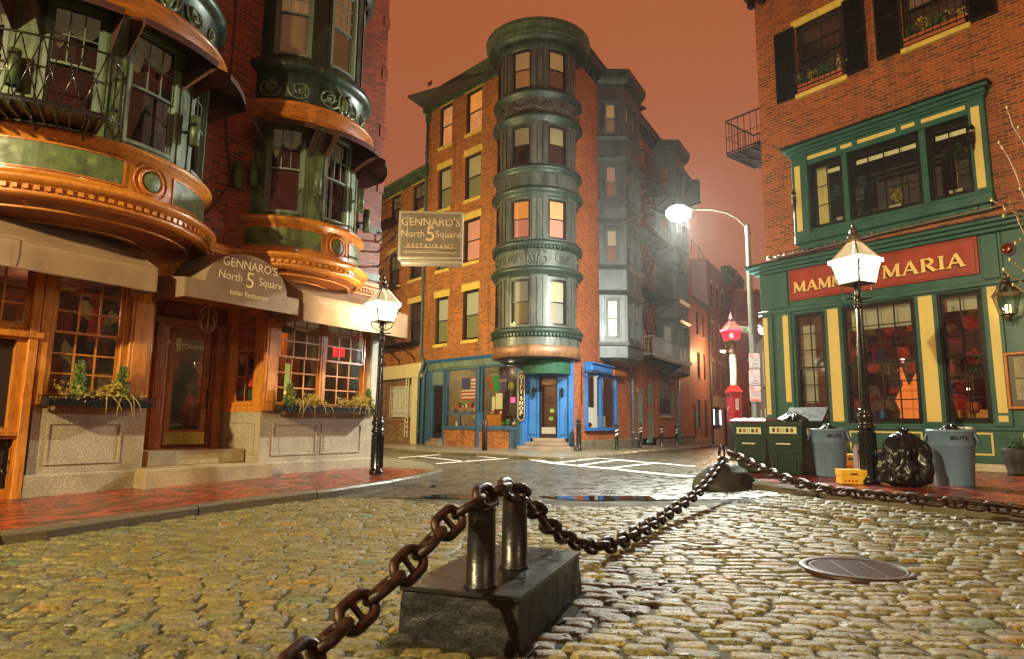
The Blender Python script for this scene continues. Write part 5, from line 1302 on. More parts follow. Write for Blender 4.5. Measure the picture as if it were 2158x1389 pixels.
plant_in_window(-.30, .30, 5.95, .95, .27, 'round topiary in a white pot in the rightmost pane of the upper green bay')
plant_in_window(-1.48, .25, 5.92, .42, .13, 'bunch of yellow flowers in the middle of the upper green bay window', 'pot_cream', 'leaf_yellow', 'flower_vase', False)
# cable tray with flood lamps
mb = MB(); z = 5.36; mb.tube([(-4.5+i*.3, -.10, z+.008*i+random.uniform(-.008, .008)) for i in range(18)], .028, 8)
for i in range(40): mb.tube([(-4.45+i*.118, -.10+random.uniform(-.03, .03), z+.008*i*.4+random.uniform(0, .05)), (-4.35+i*.118, -.12, z+.008*i*.4+random.uniform(.0, .06))], .016, 5)
for u in (-4.45, -2.75, -1.9, .12): mb.sphere((u, -.12, z+.06+.1*(u+4.5)/4), .045, 10, 8); mb.bar((u+.1, 0, z-.08), (u+.1, -.1, z), .02)
mb.build('light_string', 'tin_grey', RB)
# ---- shopfront
GW = [(-3.89, -3.14, 1.21, 3.86), (-2.73, -1.18, 1.21, 3.90), (-.75, .05, 1.22, 3.90)]
sf = MB(); sf.wall(-4.75, 15, .45, 5.1, GW, y=-.06, d=.10); sf.quad((-4.75, -.06, .3), (-4.75, 2.0, .3), (-4.75, 2.0, 5.1), (-4.75, -.06, 5.1))
sf.bbox(-4.82, 15, -.14, -.06, 3.93, 4.03, .012); sf.bbox(-4.79, 15, -.10, -.06, 1.08, 1.16, .012)
sf.bbox(-4.95, 15, -.26, .02, 5.06, 5.14, .012); sf.bbox(-5.02, 15, -.34, .02, 5.14, 5.22, .015); sf.bbox(-4.86, 15, -.17, .02, 4.98, 5.06, .012)
for a, b in ((-4.74, -4.46), (-4.22, -3.96), (.09, .38)): sf.bbox(a, b, -.11, -.06, 1.16, 3.93)
for a, b in ((-4.76, -4.02), (.12, .40)): sf.bbox(a, b, -.10, -.06, 4.06, 4.97, .01)
for a, b in ((-3.10, -2.77), (-1.14, -.79)): sf.box(a, b, -.075, -.06, 1.16, 3.93)
sf.bbox(.40, .46, -.09, -.06, 4.03, 4.98); sf.bbox(-4.74, 15, -.12, -.06, .45, .52)
for z in (4.3, 4.6): sf.box(.46, 15, -.063, -.06, z, z+.012)
sf.build('green_shopfront', 'paint_green', RB)
mb = MB(); mb.box(-5.03, 15, -.35, .02, 5.22, 5.245); mb.build('lead_flashing', 'frame_black', RB)
for a, b, c, d in ((-4.70, -4.58, 1.41, 3.86), (-4.17, -4.03, 1.72, 3.86), (-3.06, -2.81, 1.25, 3.88), (-1.10, -.83, 1.25, 3.89), (.155, .315, 1.42, 3.90), (.155, .31, 1.25, 1.37)):
    mb = MB(); mb.box(a, b, -.118 if a in (-4.70, -4.17, .155) else -.082, -.05, c, d); mb.build('yellow_panel', 'panel_yellow', RB)
for a, b in ((-4.55, -3.95), (-3.75, -2.95), (-2.72, -1.22), (-1.02, .02), (.5, 2.2)):
    mb = MB(); 
    for x0, x1, c, d in ((a, b, .60, .635), (a, b, 1.005, 1.04), (a, a+.035, .635, 1.005), (b-.035, b, .635, 1.005)): mb.box(x0, x1, -.068, -.055, c, d)
    mb.build('yellow_moulding', 'panel_yellow', RB)
mb = MB(); mb.bbox(-4.78, 15, -.09, .05, .0, .45, .01); mb.build('plinth', 'granite_white', RB)
for (a, b, c, d), n in zip(GW, (2, 4, 2)):
    sash_window(RB, a, b, c, d, -.045, 'frame_black', (n, 3), (n, 3), .06, gl='glass_clear', room=None, mt=.024, depth=.10)
rm = MB(); rm.box(-4.5, 1.5, 3.2, 3.25, .5, 4.0); rm.build('dining_room', 'room_red_glow', RB)
rm = MB(); rm.box(-4.5, 1.5, .10, 3.2, 4.0, 4.05); rm.box(-4.5, 1.5, .1, 3.2, .9, 1.0); rm.box(1.5, 1.55, .1, 3.2, .9, 4); rm.box(-4.55, -4.5, .1, 3.2, .9, 4); rm.build('room_shell', 'room_brown_lit', RB)
rm = MB(); rm.box(-2.65, -1.25, .25, .27, 3.35, 3.82); rm.box(-.68, -.02, .25, .27, 3.55, 3.82); rm.box(-3.85, -3.55, .25, .27, 1.7, 3.6); rm.build('window_valance', 'room_brown_lit2', RB) if 'room_brown_lit2' in M else rm.build('window_valance', 'blind_brown', RB)
mb = MB(); mb.add([(-2.05, .9, 1.0), (-1.62, .9, 1.0), (-1.62, .9, 1.55), (-1.52, .9, 2.0), (-1.62, .9, 2.35), (-1.78, .9, 2.05), (-1.9, .9, 2.5), (-2.0, .9, 2.45), (-1.9, .9, 2.1), (-2.1, .9, 1.75), (-2.0, .9, 1.5)], [(0, 1, 2, 10), (10, 2, 3, 9), (9, 3, 5, 8), (3, 4, 5), (8, 5, 6), (8, 6, 7)]); mb.build('lit_cloth', 'cloth_orange_lit', RB)
mb = MB(); mb.tube([(-1.45, .95, 1.0), (-1.5, .95, 1.6), (-1.42, .95, 2.6)], [.10, .07, .05], 8); mb.build('lit_curtain', 'cloth_yellow_lit', RB)
mb = MB(); mb.tube([(-2.6, .5, 1.2), (-2.6, .5, 1.75)], .06, 10); mb.build('green_bottle', 'cloth_green', RB)
mb = MB(); mb.tube([(-2.22, .5, 1.22), (-2.22, .5, 1.42), (-2.22, .5, 1.55)], [.05, .05, .02], 10); mb.build('blue_bottle', 'paint_blue', RB)
mb = MB()
for u in (-3.35, -.55, -.25): mb.box(u-.14, u+.14, .35, .6, 1.05, 1.5)
mb.build('wooden_chair', 'wood_honey', RB)
plant_in_window(-3.32, .30, 1.25, 1.55, .17, 'tall dark topiary in the narrow window behind the green bins', 'terracotta', 'leaf_dark', flat=2.2)
plant_in_window(-.38, .32, 1.45, 1.0, .24, 'bushy topiary in a wooden tub in the shopfront window beside the wall lantern', 'terracotta', flat=1.6)
mb = MB(); mb.sphere((-.5, .5, 1.93), .03, 8, 6); mb.sphere((-1.75, .6, 2.62), .045, 8, 6); mb.build('bulb', 'lamp_red_core', RB)
light('room_light', 'POINT', tuple(FR.w(-1.9, 1.7, 3.3)), 30, (1, .10, .04), .15); light('room_light', 'POINT', tuple(FR.w(-.4, 2.2, 2.4)), 12, (1, .35, .12), .1)
# fascia sign
sg = empty('fascia_sign', tuple(FR.w(-1.94, -.10, 4.585)), FR.th); tag(sg, 'long red signboard with gold letters reading MAMMA MARIA on the green shopfront', 'sign')
mb = MB(); mb.bbox(-2.01, 2.01, -.015, .05, -.385, .385, .008)
mb.build('board', 'sign_red', sg)
mb = MB(); 
for x0, x1, c, d in ((-1.96, 1.96, .335, .345), (-1.96, 1.96, -.345, -.335), (-1.96, -1.95, -.335, .335), (1.95, 1.96, -.335, .335)): mb.box(x0, x1, -.019, -.01, c, d)
mb.build('border_line', 'room_dark', sg)
sh = MB(); serif_text(sh, 'MAMMA', -1.905, -.212, .255, .084, -.02, -.014, .03, 1.12); serif_text(sh, 'MARIA', .165, -.212, .285, .092, -.02, -.014, .06, 1.20); sh.build('letter_shadow', 'room_dark', sg)
sh = MB(); serif_text(sh, 'MAMMA', -1.89, -.195, .255, .064, -.042, -.02, .03, 1.12); serif_text(sh, 'MARIA', .185, -.195, .285, .072, -.042, -.02, .06, 1.20); sh.build('lettering', 'gold', sg)
# alarm bell
al = empty('alarm_bell', tuple(FR.w(.565, -.07, 4.60)), FR.th); tag(al, 'round red alarm bell on the green wall right of the sign', 'alarm bell')
mb = MB(); mb.loft([[(.125*cos(2*pi*i/24), 0, .145*sin(2*pi*i/24)) for i in range(24)], [(.125*cos(2*pi*i/24), -.03, .145*sin(2*pi*i/24)) for i in range(24)]]); mb.build('back_plate', 'frame_dark', al)
mb = MB(); mb.loft([[(r*cos(2*pi*i/24), y, r*sin(2*pi*i/24)) for i in range(24)] for r, y in ((.095, -.03), (.095, -.05), (.07, -.08), (.02, -.085))], smooth=True); mb.build('gong', 'red_paint', al)
# wall lantern
wl = empty('wall_lantern', tuple(FR.w(.53, -.34, 0)), FR.th+.5); tag(wl, 'large bronze wall lantern with candle bulbs beside the framed menu', 'lantern')
k = .0031; 
fr = MB(); z0 = 3.28; bw, tw = .11, .185
for sx in (-1, 1):
    for sy in (-1, 1): fr.bar((sx*bw, sy*bw, z0), (sx*tw, sy*tw, z0+.38), .016); fr.bar((sx*tw, sy*tw, z0+.40), (sx*.06, sy*.06, z0+.62), .014)
fr.loft([sq(bw+.01, z0-.01), sq(bw+.01, z0+.01)]); fr.loft([sq(tw+.02, z0+.38), sq(tw+.02, z0+.405)]); fr.lathe([(.07, z0+.61), (.09, z0+.64), (.05, z0+.68), (.03, z0+.72), (.045, z0+.75), (.008, z0+.81)], 12)
fr.lathe([(.002, z0-.16), (.03, z0-.12), (.02, z0-.08), (.08, z0-.03), (.06, z0-.01)], 12)
for i in range(6): fr.tube([(.05*cos(i), .05*sin(i), z0-.04), (.11*cos(i), .11*sin(i), z0-.08), (.07*cos(i), .07*sin(i), z0-.13)], .008, 5)
fr.bar((.0, .0, z0-.10), (.12, .34, z0-.05), .03); fr.bar((0, 0, z0+.66), (.12, .34, z0+.70), .02); fr = fr.build('frame', 'lamp_bronze', wl)
mb = MB()
for i in range(4):
    c_, s_ = cos(i*pi/2), sin(i*pi/2); R2 = lambda x, y, z: (x*c_-y*s_, x*s_+y*c_, z); mb.quad(R2(-bw, -bw, z0), R2(bw, -bw, z0), R2(tw, -tw, z0+.38), R2(-tw, -tw, z0+.38)); mb.quad(R2(-tw, -tw, z0+.4), R2(tw, -tw, z0+.4), R2(.06, -.06, z0+.62), R2(-.06, -.06, z0+.62))
mb.build('glass', 'glass_clear', wl)
mb = MB()
for a in (0, 2.1, 4.2): mb.tube([(.04*cos(a), .04*sin(a), z0+.02), (.04*cos(a), .04*sin(a), z0+.13)], .010, 6); mb.sphere((.04*cos(a), .04*sin(a), z0+.16), .014, 8, 6, (1, 1, 2))
mb.build('candle_bulb', 'candle_glow', wl)
light('lantern_light', 'POINT', (0, -.0, z0+.2), 5, (1, .6, .25), .03, wl)
for u, z, lab in ((-3.65, 6.72, 'left'), (.19, 7.03, 'right')):
    sc = empty('wall_sconce', tuple(FR.w(u, -.22, z)), FR.th); tag(sc, 'small unlit black sconce on the %s yellow strip of the upper green bay' % lab, 'sconce', 'sconces flanking the upper bay')
    mb = MB(); mb.lathe([(.002, .26), (.02, .24), (.055, .17), (.06, .15), (.035, .13), (.05, .12), (.05, -.10), (.035, -.13), (.05, -.15), (.02, -.19), (.03, -.24), (.004, -.32)], 10, smooth=False); mb.bar((0, 0, -.1), (0, .16, -.14), .02); mb.bar((0, .13, .1), (0, .16, -.3), .05, .02); mb = mb.build('body', 'frame_black', sc)
    g_ = MB(); g_.lathe([(.042, -.09), (.052, .11)], 8, cap=False); g_.build('glass', 'pot_cream', sc)
# framed menu
mn = empty('menu_case', tuple(FR.w(.80, -.10, 2.03)), FR.th); tag(mn, 'wooden framed menu case with two cream sheets on the green wall', 'menu case')
mb = MB()
for x0, x1, c, d in ((-.46, .46, -.54, -.49), (-.46, .46, .49, .54), (-.46, -.41, -.49, .49), (.41, .46, -.49, .49)): mb.bbox(x0, x1, -.07, .05, c, d)
mb.build('frame', 'wood_honey', mn); mb = MB(); mb.box(-.41, .41, .01, .03, -.49, .49); mb.build('back', 'sign_metal_dark', mn)
for x in (-.17, .2):
    for z in (.26, -.16):
        mb = MB(); mb.box(x-.155, x+.155, -.0, .01, z-.20, z+.18); s_ = mb.build('menu_sheet', 'pot_cream', mn)
        mb = MB()
        for i in range(9): w_ = random.uniform(.06, .12); mb.box(x-w_, x+w_, -.003, 0, z+.13-i*.034, z+.136-i*.034)
        mb.build('text_lines', 'ink_dark', s_)
mb = MB(); mb.quad((-.41, -.055, -.49), (.41, -.055, -.49), (.41, -.055, .49), (-.41, -.055, .49)); mb.build('glass', 'glass_clear', mn)
# fire balcony on the side wall
fe = empty('fire_balcony', tuple(FR.w(0, 0, 0)), FR.th); tag(fe, 'black iron fire balcony jutting from the corner of the orange brick building against the sky', 'balcony')
mb = MB(); u0, u1, y0, y1, z0, z1 = -5.77, -4.62, .2, 1.6, 8.70, 9.70
for z, w_ in ((z1, .035), (z0+.05, .03), (z0+.5, .015)):
    mb.bar((u1, y0, z), (u0, y0, z), w_); mb.bar((u0, y0, z), (u0, y1, z), w_); mb.bar((u0, y1, z), (u1, y1, z), w_)
for i in range(6): x = u0+(u1-u0)*i/6; mb.bar((x, y0, z0), (x, y0, z1), .014); mb.bar((x, y1, z0), (x, y1, z1), .014)
for i in range(10): y = y0+(y1-y0)*i/10; mb.bar((u0, y, z0), (u0, y, z1), .014)
mb.build('railing', 'iron_black', fe)
mb = MB()
for i in range(24): y = y0+(y1-y0)*i/23; mb.box(u0, u1, y-.012, y+.012, z0-.02, z0)
for x in (u0, u0+.35, u0+.75, u1-.05): mb.box(x, x+.04, y0, y1, z0-.06, z0-.02)
mb.build('floor_grate', 'iron_black', fe)
mb = MB()
for y in (y0+.1, y1-.1): mb.bar((u0+.1, y, z0-.06), (u1, y, z0-.5), .035)
mb.build('bracket', 'iron_black', fe)
mb = MB(); mb.bbox(u0+.65, u1-.1, y0+.3, y0+.7, z0, z0+.24); mb.build('box', 'iron_black', fe)
# flood lamp on the corner
fl_ = dp(1607, 697, 17.2); fo = empty('flood_lamp', tuple(fl_), 0); tag(fo, 'dazzling white flood lamp on the corner of the green shopfront', 'flood lamp')
mb = MB(); mb.sphere((0, 0, 0), .10, 12, 8, (1, .8, 1)); mb.build('bulb', 'flood_glow', fo)
mb = MB(); mb.lathe([(.02, .16), (.14, .13), (.15, .06), (.13, .05)], 14); mb.bar((0, .05, .13), (.35, .2, .22), .04); mb.build('housing', 'frame_black', fo)
light('flood_light', 'POINT', (-.05, -.14, -.05), 1100, (.86, .92, 1.0), .08, fo)
# bare magnolia twigs at the right edge, growing from beside the shopfront
def bare_tree():
    base = FR.w(1.55, -3.2, 0); base[2] = G(base[0], base[1])+.05
    t = empty('magnolia_tree', tuple(base)); tag(t, 'bare young tree with pale buds on its twigs at the right edge of the pavement', 'tree')
    def L(px, py, Y): p = dp(px, py, Y); return tuple(p-base)
    Y = base[1]-.3; tr = MB(); top = L(2230, 470, Y)
    tr.tube([(0, 0, 0), (.03, 0, top[2]*.35), (top[0]*.6, top[1]*.5, top[2]*.7), top], [.06, .045, .03, .02], 8); tr.build('trunk', 'twig_bark', t)
    tw = MB()
    def br(pts, r=.008):
        P = [L(x, y, Y+random.uniform(-.1, .1)) for x, y in pts]; tw.tube(P, [r*(1-.6*i/len(P)) for i in range(len(P))], 5)
        for p in P[1:]:
            bd = MB(); bd.sphere(p, .011 if p != P[-1] else .017, 6, 5, (1, 1, 2.0)); bd.build('bud', 'bud', t)
    br([(2230, 470), (2190, 370), (2158, 300), (2135, 265), (2122, 226)], .02)
    br([(2200, 500), (2165, 430), (2140, 360), (2125, 330), (2105, 300)], .018)
    br([(2158, 470), (2135, 445), (2115, 435), (2090, 422)], .012); br([(2180, 470), (2150, 450), (2130, 440), (2115, 455)], .011); br([(2140, 445), (2128, 425), (2118, 440)], .009)
    br([(2200, 545), (2160, 495), (2148, 470), (2140, 448)], .012); br([(2180, 590), (2158, 570), (2140, 555), (2128, 547)], .01); br([(2180, 605), (2150, 592), (2125, 580), (2115, 568)], .010); br([(2200, 640), (2160, 615), (2135, 600)], .01)
    br([(2190, 380), (2165, 390), (2150, 398)], .01); br([(2158, 300), (2150, 290), (2146, 268)], .007); br([(2175, 520), (2150, 505), (2140, 512)], .008)
    tw.build('branches', 'twig_bark', t)
    lw = MB(); lw.tube([top, (top[0]+.5, top[1], top[2]+1.0), (top[0]+.6, top[1], top[2]+2.2)], [.02, .015, .006], 6); lw.build('leader', 'twig_bark', t)
paint('twig_bark', (.30, .13, .045), .55, .3); paint('bud', (.50, .42, .16), .5, .3)
bare_tree()
# granite bollard / urn edge at far right
q = gp(2165, 1005, .10); ur = empty('stone_planter', (q[0]+.10, q[1]+.25, G(q[0], q[1])+.09)); tag(ur, 'dark stone planter cut off by the right edge beside the plinth', 'planter')
mb = MB(); mb.lathe([(.20, 0), (.22, .03), (.20, .08), (.24, .25), (.27, .45), (.25, .50), (.20, .50), (.18, .45), (0, .44)], 28); mb.build('bowl', 'boulder', ur)
mb = MB(); leafy(mb, [(random.gauss(0, .08), random.gauss(0, .08), .5+random.random()*.1) for _ in range(8)], .04, 20, .05); mb.build('leaves', 'leaf_dark', ur)
emit('blind_green_dim', (.16, .17, .055), .5, (.3, .32, .15), .3); emit('blind_green_dim2', (.35, .42, .2), .45, (.4, .45, .3), .3); emit('blind_yellowgreen', (.42, .42, .16), .42, (.45, .45, .25), .2); emit('blind_grey', (.20, .21, .16), .4, (.4, .42, .35), .3)
emit('room_red_glow2', (.5, .14, .08), .6, (.4, .2, .15), .5); emit('blind_orange2', (1, .42, .12), 1.3, (.6, .4, .2), .5, 6); emit('blind_tan2', (.62, .36, .12), .55, (.5, .4, .2), .15); emit('blind_tan3', (.34, .22, .12), .5, (.5, .4, .3), .15); emit('blind_pinkd', (.30, .14, .08), .5, (.4, .25, .2), .15); emit('blind_orange_d', (.55, .22, .05), .6, (.5, .3, .1), .3); emit('blind_brown2', (.13, .09, .045), .5, (.25, .2, .12), .4, 3)
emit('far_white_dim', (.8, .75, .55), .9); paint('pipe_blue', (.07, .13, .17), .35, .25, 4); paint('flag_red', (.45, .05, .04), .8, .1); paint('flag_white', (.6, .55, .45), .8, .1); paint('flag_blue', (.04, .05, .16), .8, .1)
paint('shirt_red', (.62, .035, .02), .8, .1); paint('shirt_green', (.02, .28, .05), .8, .1); paint('shirt_purple', (.06, .03, .12), .8, .1); paint('sign_olive', (.22, .22, .03), .6, .2); emit('pink_paper', (1, .10, .42), .8, (.9, .1, .4)); emit('leaf_neon', (.45, .8, .10), .5, (.5, .8, .1))
patina('patina_grey_dark', (.075, .085, .07), (.06, .11, .08), (.05, .04, .03)); patina('patina_brown', (.075, .055, .035), (.06, .075, .05), (.04, .025, .015)); patina('cornice_dark', (.020, .028, .022), (.05, .09, .06), (.02, .015, .012)); paint('frame_slate_light', (.22, .23, .22), .4, .2); paint('trim_stone', (.42, .33, .20), .6, .15)
# ================================================================ CENTRE: corner building with the round copper tower
CB = empty('corner_tower_building', tuple(FC.o)); tag(CB, 'five storey brick corner building with a round copper tower over a blue gift shop', 'building')
def sub(fr, name='storefront_side'):
    return None
FCf = {}
def built(mb, name, mat, fr):      # mesh in a facade frame, parented to the corner building
    return mb.build(name, mat, CB, tuple(fr.o-FC.o), fr.th)
class Par:                          # lets sash_window parent into a rotated frame
    pass
def win_in(fr, *a, **k):
    w = sash_window(CB, *a, **k); w.location = tuple(fr.o-FC.o); w.rotation_euler = (0, 0, fr.th); return w
cw = [(-6.09, -5.08, 14.85, 17.0), (-3.99, -2.84, 14.88, 17.0), (-6.09, -5.08, 11.57, 13.68), (-3.99, -2.85, 11.57, 13.75), (-6.07, -5.08, 8.50, 10.55), (-3.99, -2.85, 8.52, 10.58), (-6.06, -5.07, 4.86, 7.13), (-3.96, -2.85, 4.88, 7.18)]
mb = MB(); mb.wall(-7.16, -.0, 4.05, 17.4, cw, d=.18); mb.quad((-7.16, 0, 0), (-7.16, 9, 0), (-7.16, 9, 17.4), (-7.16, 0, 17.4))
for i in range(18): z = 5+i*.8; mb.box(-7.2 if i % 2 else -7.18, -6.85 if i % 2 else -6.98, -.03, .0, z, z+.22)
built(mb, 'brick_wall', 'brick_shop', FC)
bl = [('room_lit_orange', 'room_lit_orange'), ('blind_orange', 'room_lit_orange'), ('blind_yellow', 'blind_green_dim'), ('blind_yellow', 'blind_green_dim'), ('blind_yellow', 'blind_green_dim'), ('blind_pink', 'blind_pink'), ('blind_cream', 'blind_green_dim'), ('blind_cream', 'blind_green_dim')]
for (a, b, c, d), (x, y) in zip(cw, bl):
    win_in(FC, a+.02, b-.02, c+.02, d-.02, .07, 'frame_dark', (1, 1), (1, 1), .055, bl_up=x, bl_lo=y)
    mb = MB(); mb.bbox(a-.12, b+.10, -.02, .06, d, d+.34); built(mb, 'lintel', 'trim_yellow', FC)
    mb = MB(); mb.bbox(a-.06, b+.06, -.06, .06, c-.16, c); built(mb, 'sill', 'trim_yellow', FC)
# cornice along the left wall
def cornice(mb, u0, u1, zb, s=1, dent=True):
    mb.bbox(u0, u1, -.06, .0, zb, zb+.14*s); mb.bbox(u0, u1, -.16*s, 0, zb+.22*s, zb+.28*s); mb.bbox(u0, u1, -.24*s, 0, zb+.28*s, zb+.36*s)
    mb.loft([[(u, -.28*s, zb+.36*s), (u, -.34*s, zb+.46*s), (u, -.36*s, zb+.70*s), (u, -.42*s, zb+.74*s), (u, -.42*s, zb+.82*s), (u, .1, zb+.84*s), (u, .1, zb+.36*s)] for u in (u0, u1)])
    if dent:
        n = int((u1-u0)/.22)
        for i in range(n): x = u0+(u1-u0)*i/n; mb.box(x, x+.10, -.20*s, -.06, zb+.12*s, zb+.24*s)
mb = MB(); cornice(mb, -6.85, -1.2, 17.05); mb.bbox(-6.98, -6.80, -.48, .3, 16.9, 18.05, .04); mb.bbox(-6.98, -6.82, -.30, .0, 16.5, 16.9, .04); built(mb, 'roof_cornice', 'cornice_green', FC)
mb = MB(); mb.slab([(-7.1, .1), (0, .1), (.9, .7), (.9, 8), (-7.1, 8)], 17.3, 17.4); built(mb, 'roof', 'roof_dark', FC)
# drain pipe
mb = MB(); mb.tube([(-7.0, -.10, 16.9), (-7.0, -.10, 12), (-7.0, -.10, 4.4), (-6.75, -.12, 4.18), (-6.72, -.14, 3.9), (-6.98, -.14, 3.5), (-7.02, -.14, 3.2), (-7.02, -.14, .15)], .065, 10)
for z in (2.0, .6, 8, 12, 15): mb.lathe([(.085, z), (.085, z+.12)], 10, (-7.02 if z < 4 else -7.0, -.14 if z < 4 else -.1))
built(mb, 'drain_pipe', 'pipe_blue', FC); mb = MB()
mb.tube([(-6.3, -.14, 4.12), (-6.25, -.14, 3.95), (-6.5, -.14, 3.6), (-6.62, -.14, 3.4), (-6.62, -.14, .15)], .06, 10)
built(mb, 'drain_pipe', 'pipe_blue', FC)
# ground floor of the left side
sf = MB(); SH = [(-5.98, -5.25, .42, 2.85), (-4.93, -2.93, 1.0, 3.54), (-2.45, -.32, 1.04, 3.56)]
sf.wall(-7.16, 0, .84, 3.62, [(-5.98, -5.25, .84, 2.85)]+SH[1:], y=-.03, d=.12); sf.wall(-7.16, -5.12, .1, .84, [(-5.98, -5.25, .42, .84)], y=-.03, d=.1)
sf.wall(-2.83, -2.72, .1, .84, [], y=-.035); sf.bbox(-.70, 0.03, -.06, 0, .1, .98)
sf.bbox(-5.05, -2.80, -.10, -.03, .84, 1.0, .02); sf.bbox(-2.62, -.20, -.10, -.03, .84, 1.02, .02)
sf.bbox(-2.74, -2.58, -.11, -.03, .1, 3.62); sf.bbox(-.22, .03, -.11, .2, .1, 3.75); sf.bbox(-5.20, -5.04, -.09, -.03, .1, 3.62); sf.bbox(-2.60, -.22, -.09, -.03, 3.56, 3.66)
sf.box(-4.93, -2.93, -.05, .03, 1.50, 1.62); sf.box(-4.02, -3.94, -.05, .03, 1.0, 1.50)
built(sf, 'blue_shopfront', 'paint_blue_old', FC)
mb = MB(); mb.bbox(-6.45, .03, -.10, 0, 3.66, 4.02, .02); mb.bbox(-6.45, .03, -.05, 0, 3.60, 3.66); mb.box(-6.05, -5.15, -.06, -.02, 2.92, 3.52); built(mb, 'worn_fascia', 'fascia_old', FC)
mb = MB(); mb.bbox(-6.55, -1.6, -.22, .0, 4.02, 4.09, .02); mb.bbox(-6.50, -1.6, -.16, .0, 3.96, 4.02, .01); built(mb, 'fascia_cap', 'paint_blue', FC)
mb = MB(); mb.bbox(-5.04, -2.84, -.06, 0, .1, .84, .005); mb.bbox(-2.70, -.72, -.06, 0, .1, .84, .005); built(mb, 'brick_base', 'brick_shop', FC)
mb = MB(); mb.bbox(-5.98, -5.25, .06, .14, .42, 2.85); dd = built(mb, 'side_door', 'frame_dark', FC)
mb = MB(); mb.box(-5.85, -5.38, .05, .06, .7, 2.7); mb.build('pane', 'glass_dark', dd)
mb = MB(); mb.bbox(-6.1, -5.12, -.35, 0, .1, .28); mb.bbox(-6.05, -5.18, -.12, .06, .28, .42); built(mb, 'side_step', 'stone_brown', FC)
for a, b, c, d in ((-4.93, -2.93, 1.62, 3.54), (-4.93, -4.02, 1.0, 1.5), (-3.94, -2.93, 1.0, 1.5), (-2.45, -.32, 1.04, 3.56)):
    mb = MB(); mb.quad((a, .02, c), (b, .02, c), (b, .02, d), (a, .02, d)); built(mb, 'shop_pane', 'glass_clear', FC)
# shop room
mb = MB(); mb.box(-5.1, -.15, 1.75, 1.8, .8, 3.7); mb.box(-5.15, -5.1, .1, 1.8, .8, 3.7); mb.box(-2.76, -2.70, .1, 1.2, .8, 3.7); built(mb, 'shop_wall', 'shop_wall', FC)
mb = MB(); mb.box(-2.4, -.2, .9, .95, .9, 3.6); mb.box(-5.1, -.15, .05, 1.8, 3.7, 3.75); mb.box(-.18, -.12, .1, 1.8, .8, 3.7); built(mb, 'shop_partition', 'room_blackish', FC)
mb = MB(); mb.box(-5.1, -.15, .05, 1.8, .8, .98); mb.box(-4.9, -3.0, .1, .6, 1.52, 1.56); mb.box(-4.9, -3.0, .15, .5, 1.80, 1.83); mb.box(-2.4, -1.5, .2, .85, .98, 1.5)
for i in range(3): mb.box(-1.95, -1.45, .2, .22, 1.05+.22*i, 1.07+.22*i)
for x in (-1.95, -1.7, -1.45): mb.box(x, x+.02, .2, .5, 1.05, 1.75)
built(mb, 'shop_shelf', 'wood_honey', FC)
fl = empty('wall_flag', tuple(FC.w(-4.25, .9, 2.75)), FC.th); tag(fl, 'striped flag hanging inside the left window of the corner gift shop', 'flag')
mb = MB()
for i in range(13): mb.cur = i % 2; mb.box(-.75 if i > 6 else -.1, .55, -.005, .005, .5-i*.08-.08, .5-i*.08)
mb.build('stripes', ['flag_red', 'flag_white'], fl); mb = MB(); mb.box(-.75, -.1, -.006, .006, -.06, .5); mb.build('canton', 'flag_blue', fl)
def tee(u, y, z, s, mat, label, logo=None, fr=FC, turn=0, txt=None):
    w = fr.w(u, y, z); t = empty('hanging_shirt', tuple(w), fr.th+turn); tag(t, label, 'shirt', 'shirts hanging in the gift shop windows')
    poly = [(-.19, -.62), (.19, -.62), (.19, -.12), (.27, -.26), (.34, -.20), (.22, .06), (.08, .12), (0, .07), (-.08, .12), (-.22, .06), (-.34, -.20), (-.27, -.26), (-.19, -.12)]
    mb = MB(); n = len(poly); P = [(x*s, z_*s) for x, z_ in poly]
    mb.add([(x, -.02-.02*cos(x*9/s), z_) for x, z_ in P]+[(x, .03+.02*cos(x*9/s), z_) for x, z_ in P], [tuple(range(n)), tuple(reversed(range(n, 2*n)))]+[(i, i+n, (i+1) % n+n, (i+1) % n) for i in range(n)])
    mb.build('fabric', mat, t); mb = MB(); mb.tube([(-.15*s, 0, .08*s), (0, 0, .15*s), (.15*s, 0, .08*s)], .008, 5); mb.tube([(0, 0, .15*s), (.02, 0, .2*s), (-.01, 0, .24*s)], .006, 5); mb.build('hanger', 'carton_white', t)
    if logo: mb = MB(); mb.box(-.11*s, .11*s, -.05, -.045, -.28*s, -.16*s); mb.build('print', logo, t)
    if txt: text_obj(txt, .11*s, (0, -.05, -.16*s), t, 'carton_white', .002, name='print')
tee(-2.18, .35, 3.12, .85, 'shirt_red', 'red shirt hanging leftmost in the right hand window of the gift shop', turn=.9)
tee(-1.90, .32, 3.12, .95, 'shirt_green', 'green shirt hanging between a red and a purple one in the gift shop window', turn=.6)
tee(-1.38, .25, 3.12, 1.05, 'shirt_purple', 'purple shirt with white lettering hanging in the gift shop window', txt='RED SOX')
mb = MB(); mb.tube([(-2.42, .3, 3.36), (-.6, .3, 3.36)], .012, 6); built(mb, 'clothes_rail', 'frame_dark', FC)
mb = MB(); mb.lathe([(.20, 0), (.20, .02), (0, .02)], 20); o = mb.build('round_sign', 'sign_olive', CB); o.location = tuple(FC.w(-.86, .2, 2.70)-FC.o); o.rotation_euler = (pi/2, 0, FC.th)
mb = MB(); mb.box(-.80, -.52, .10, .105, 2.0, 2.22); o = built(mb, 'pink_notice', 'pink_paper', FC)
mb = MB(); mb.box(-2.15, -1.75, .5, .55, 1.75, 2.45); mb.box(-2.40, -2.2, .5, .55, 1.1, 2.3); built(mb, 'poster', 'blind_yellow', FC)
random.seed(11)
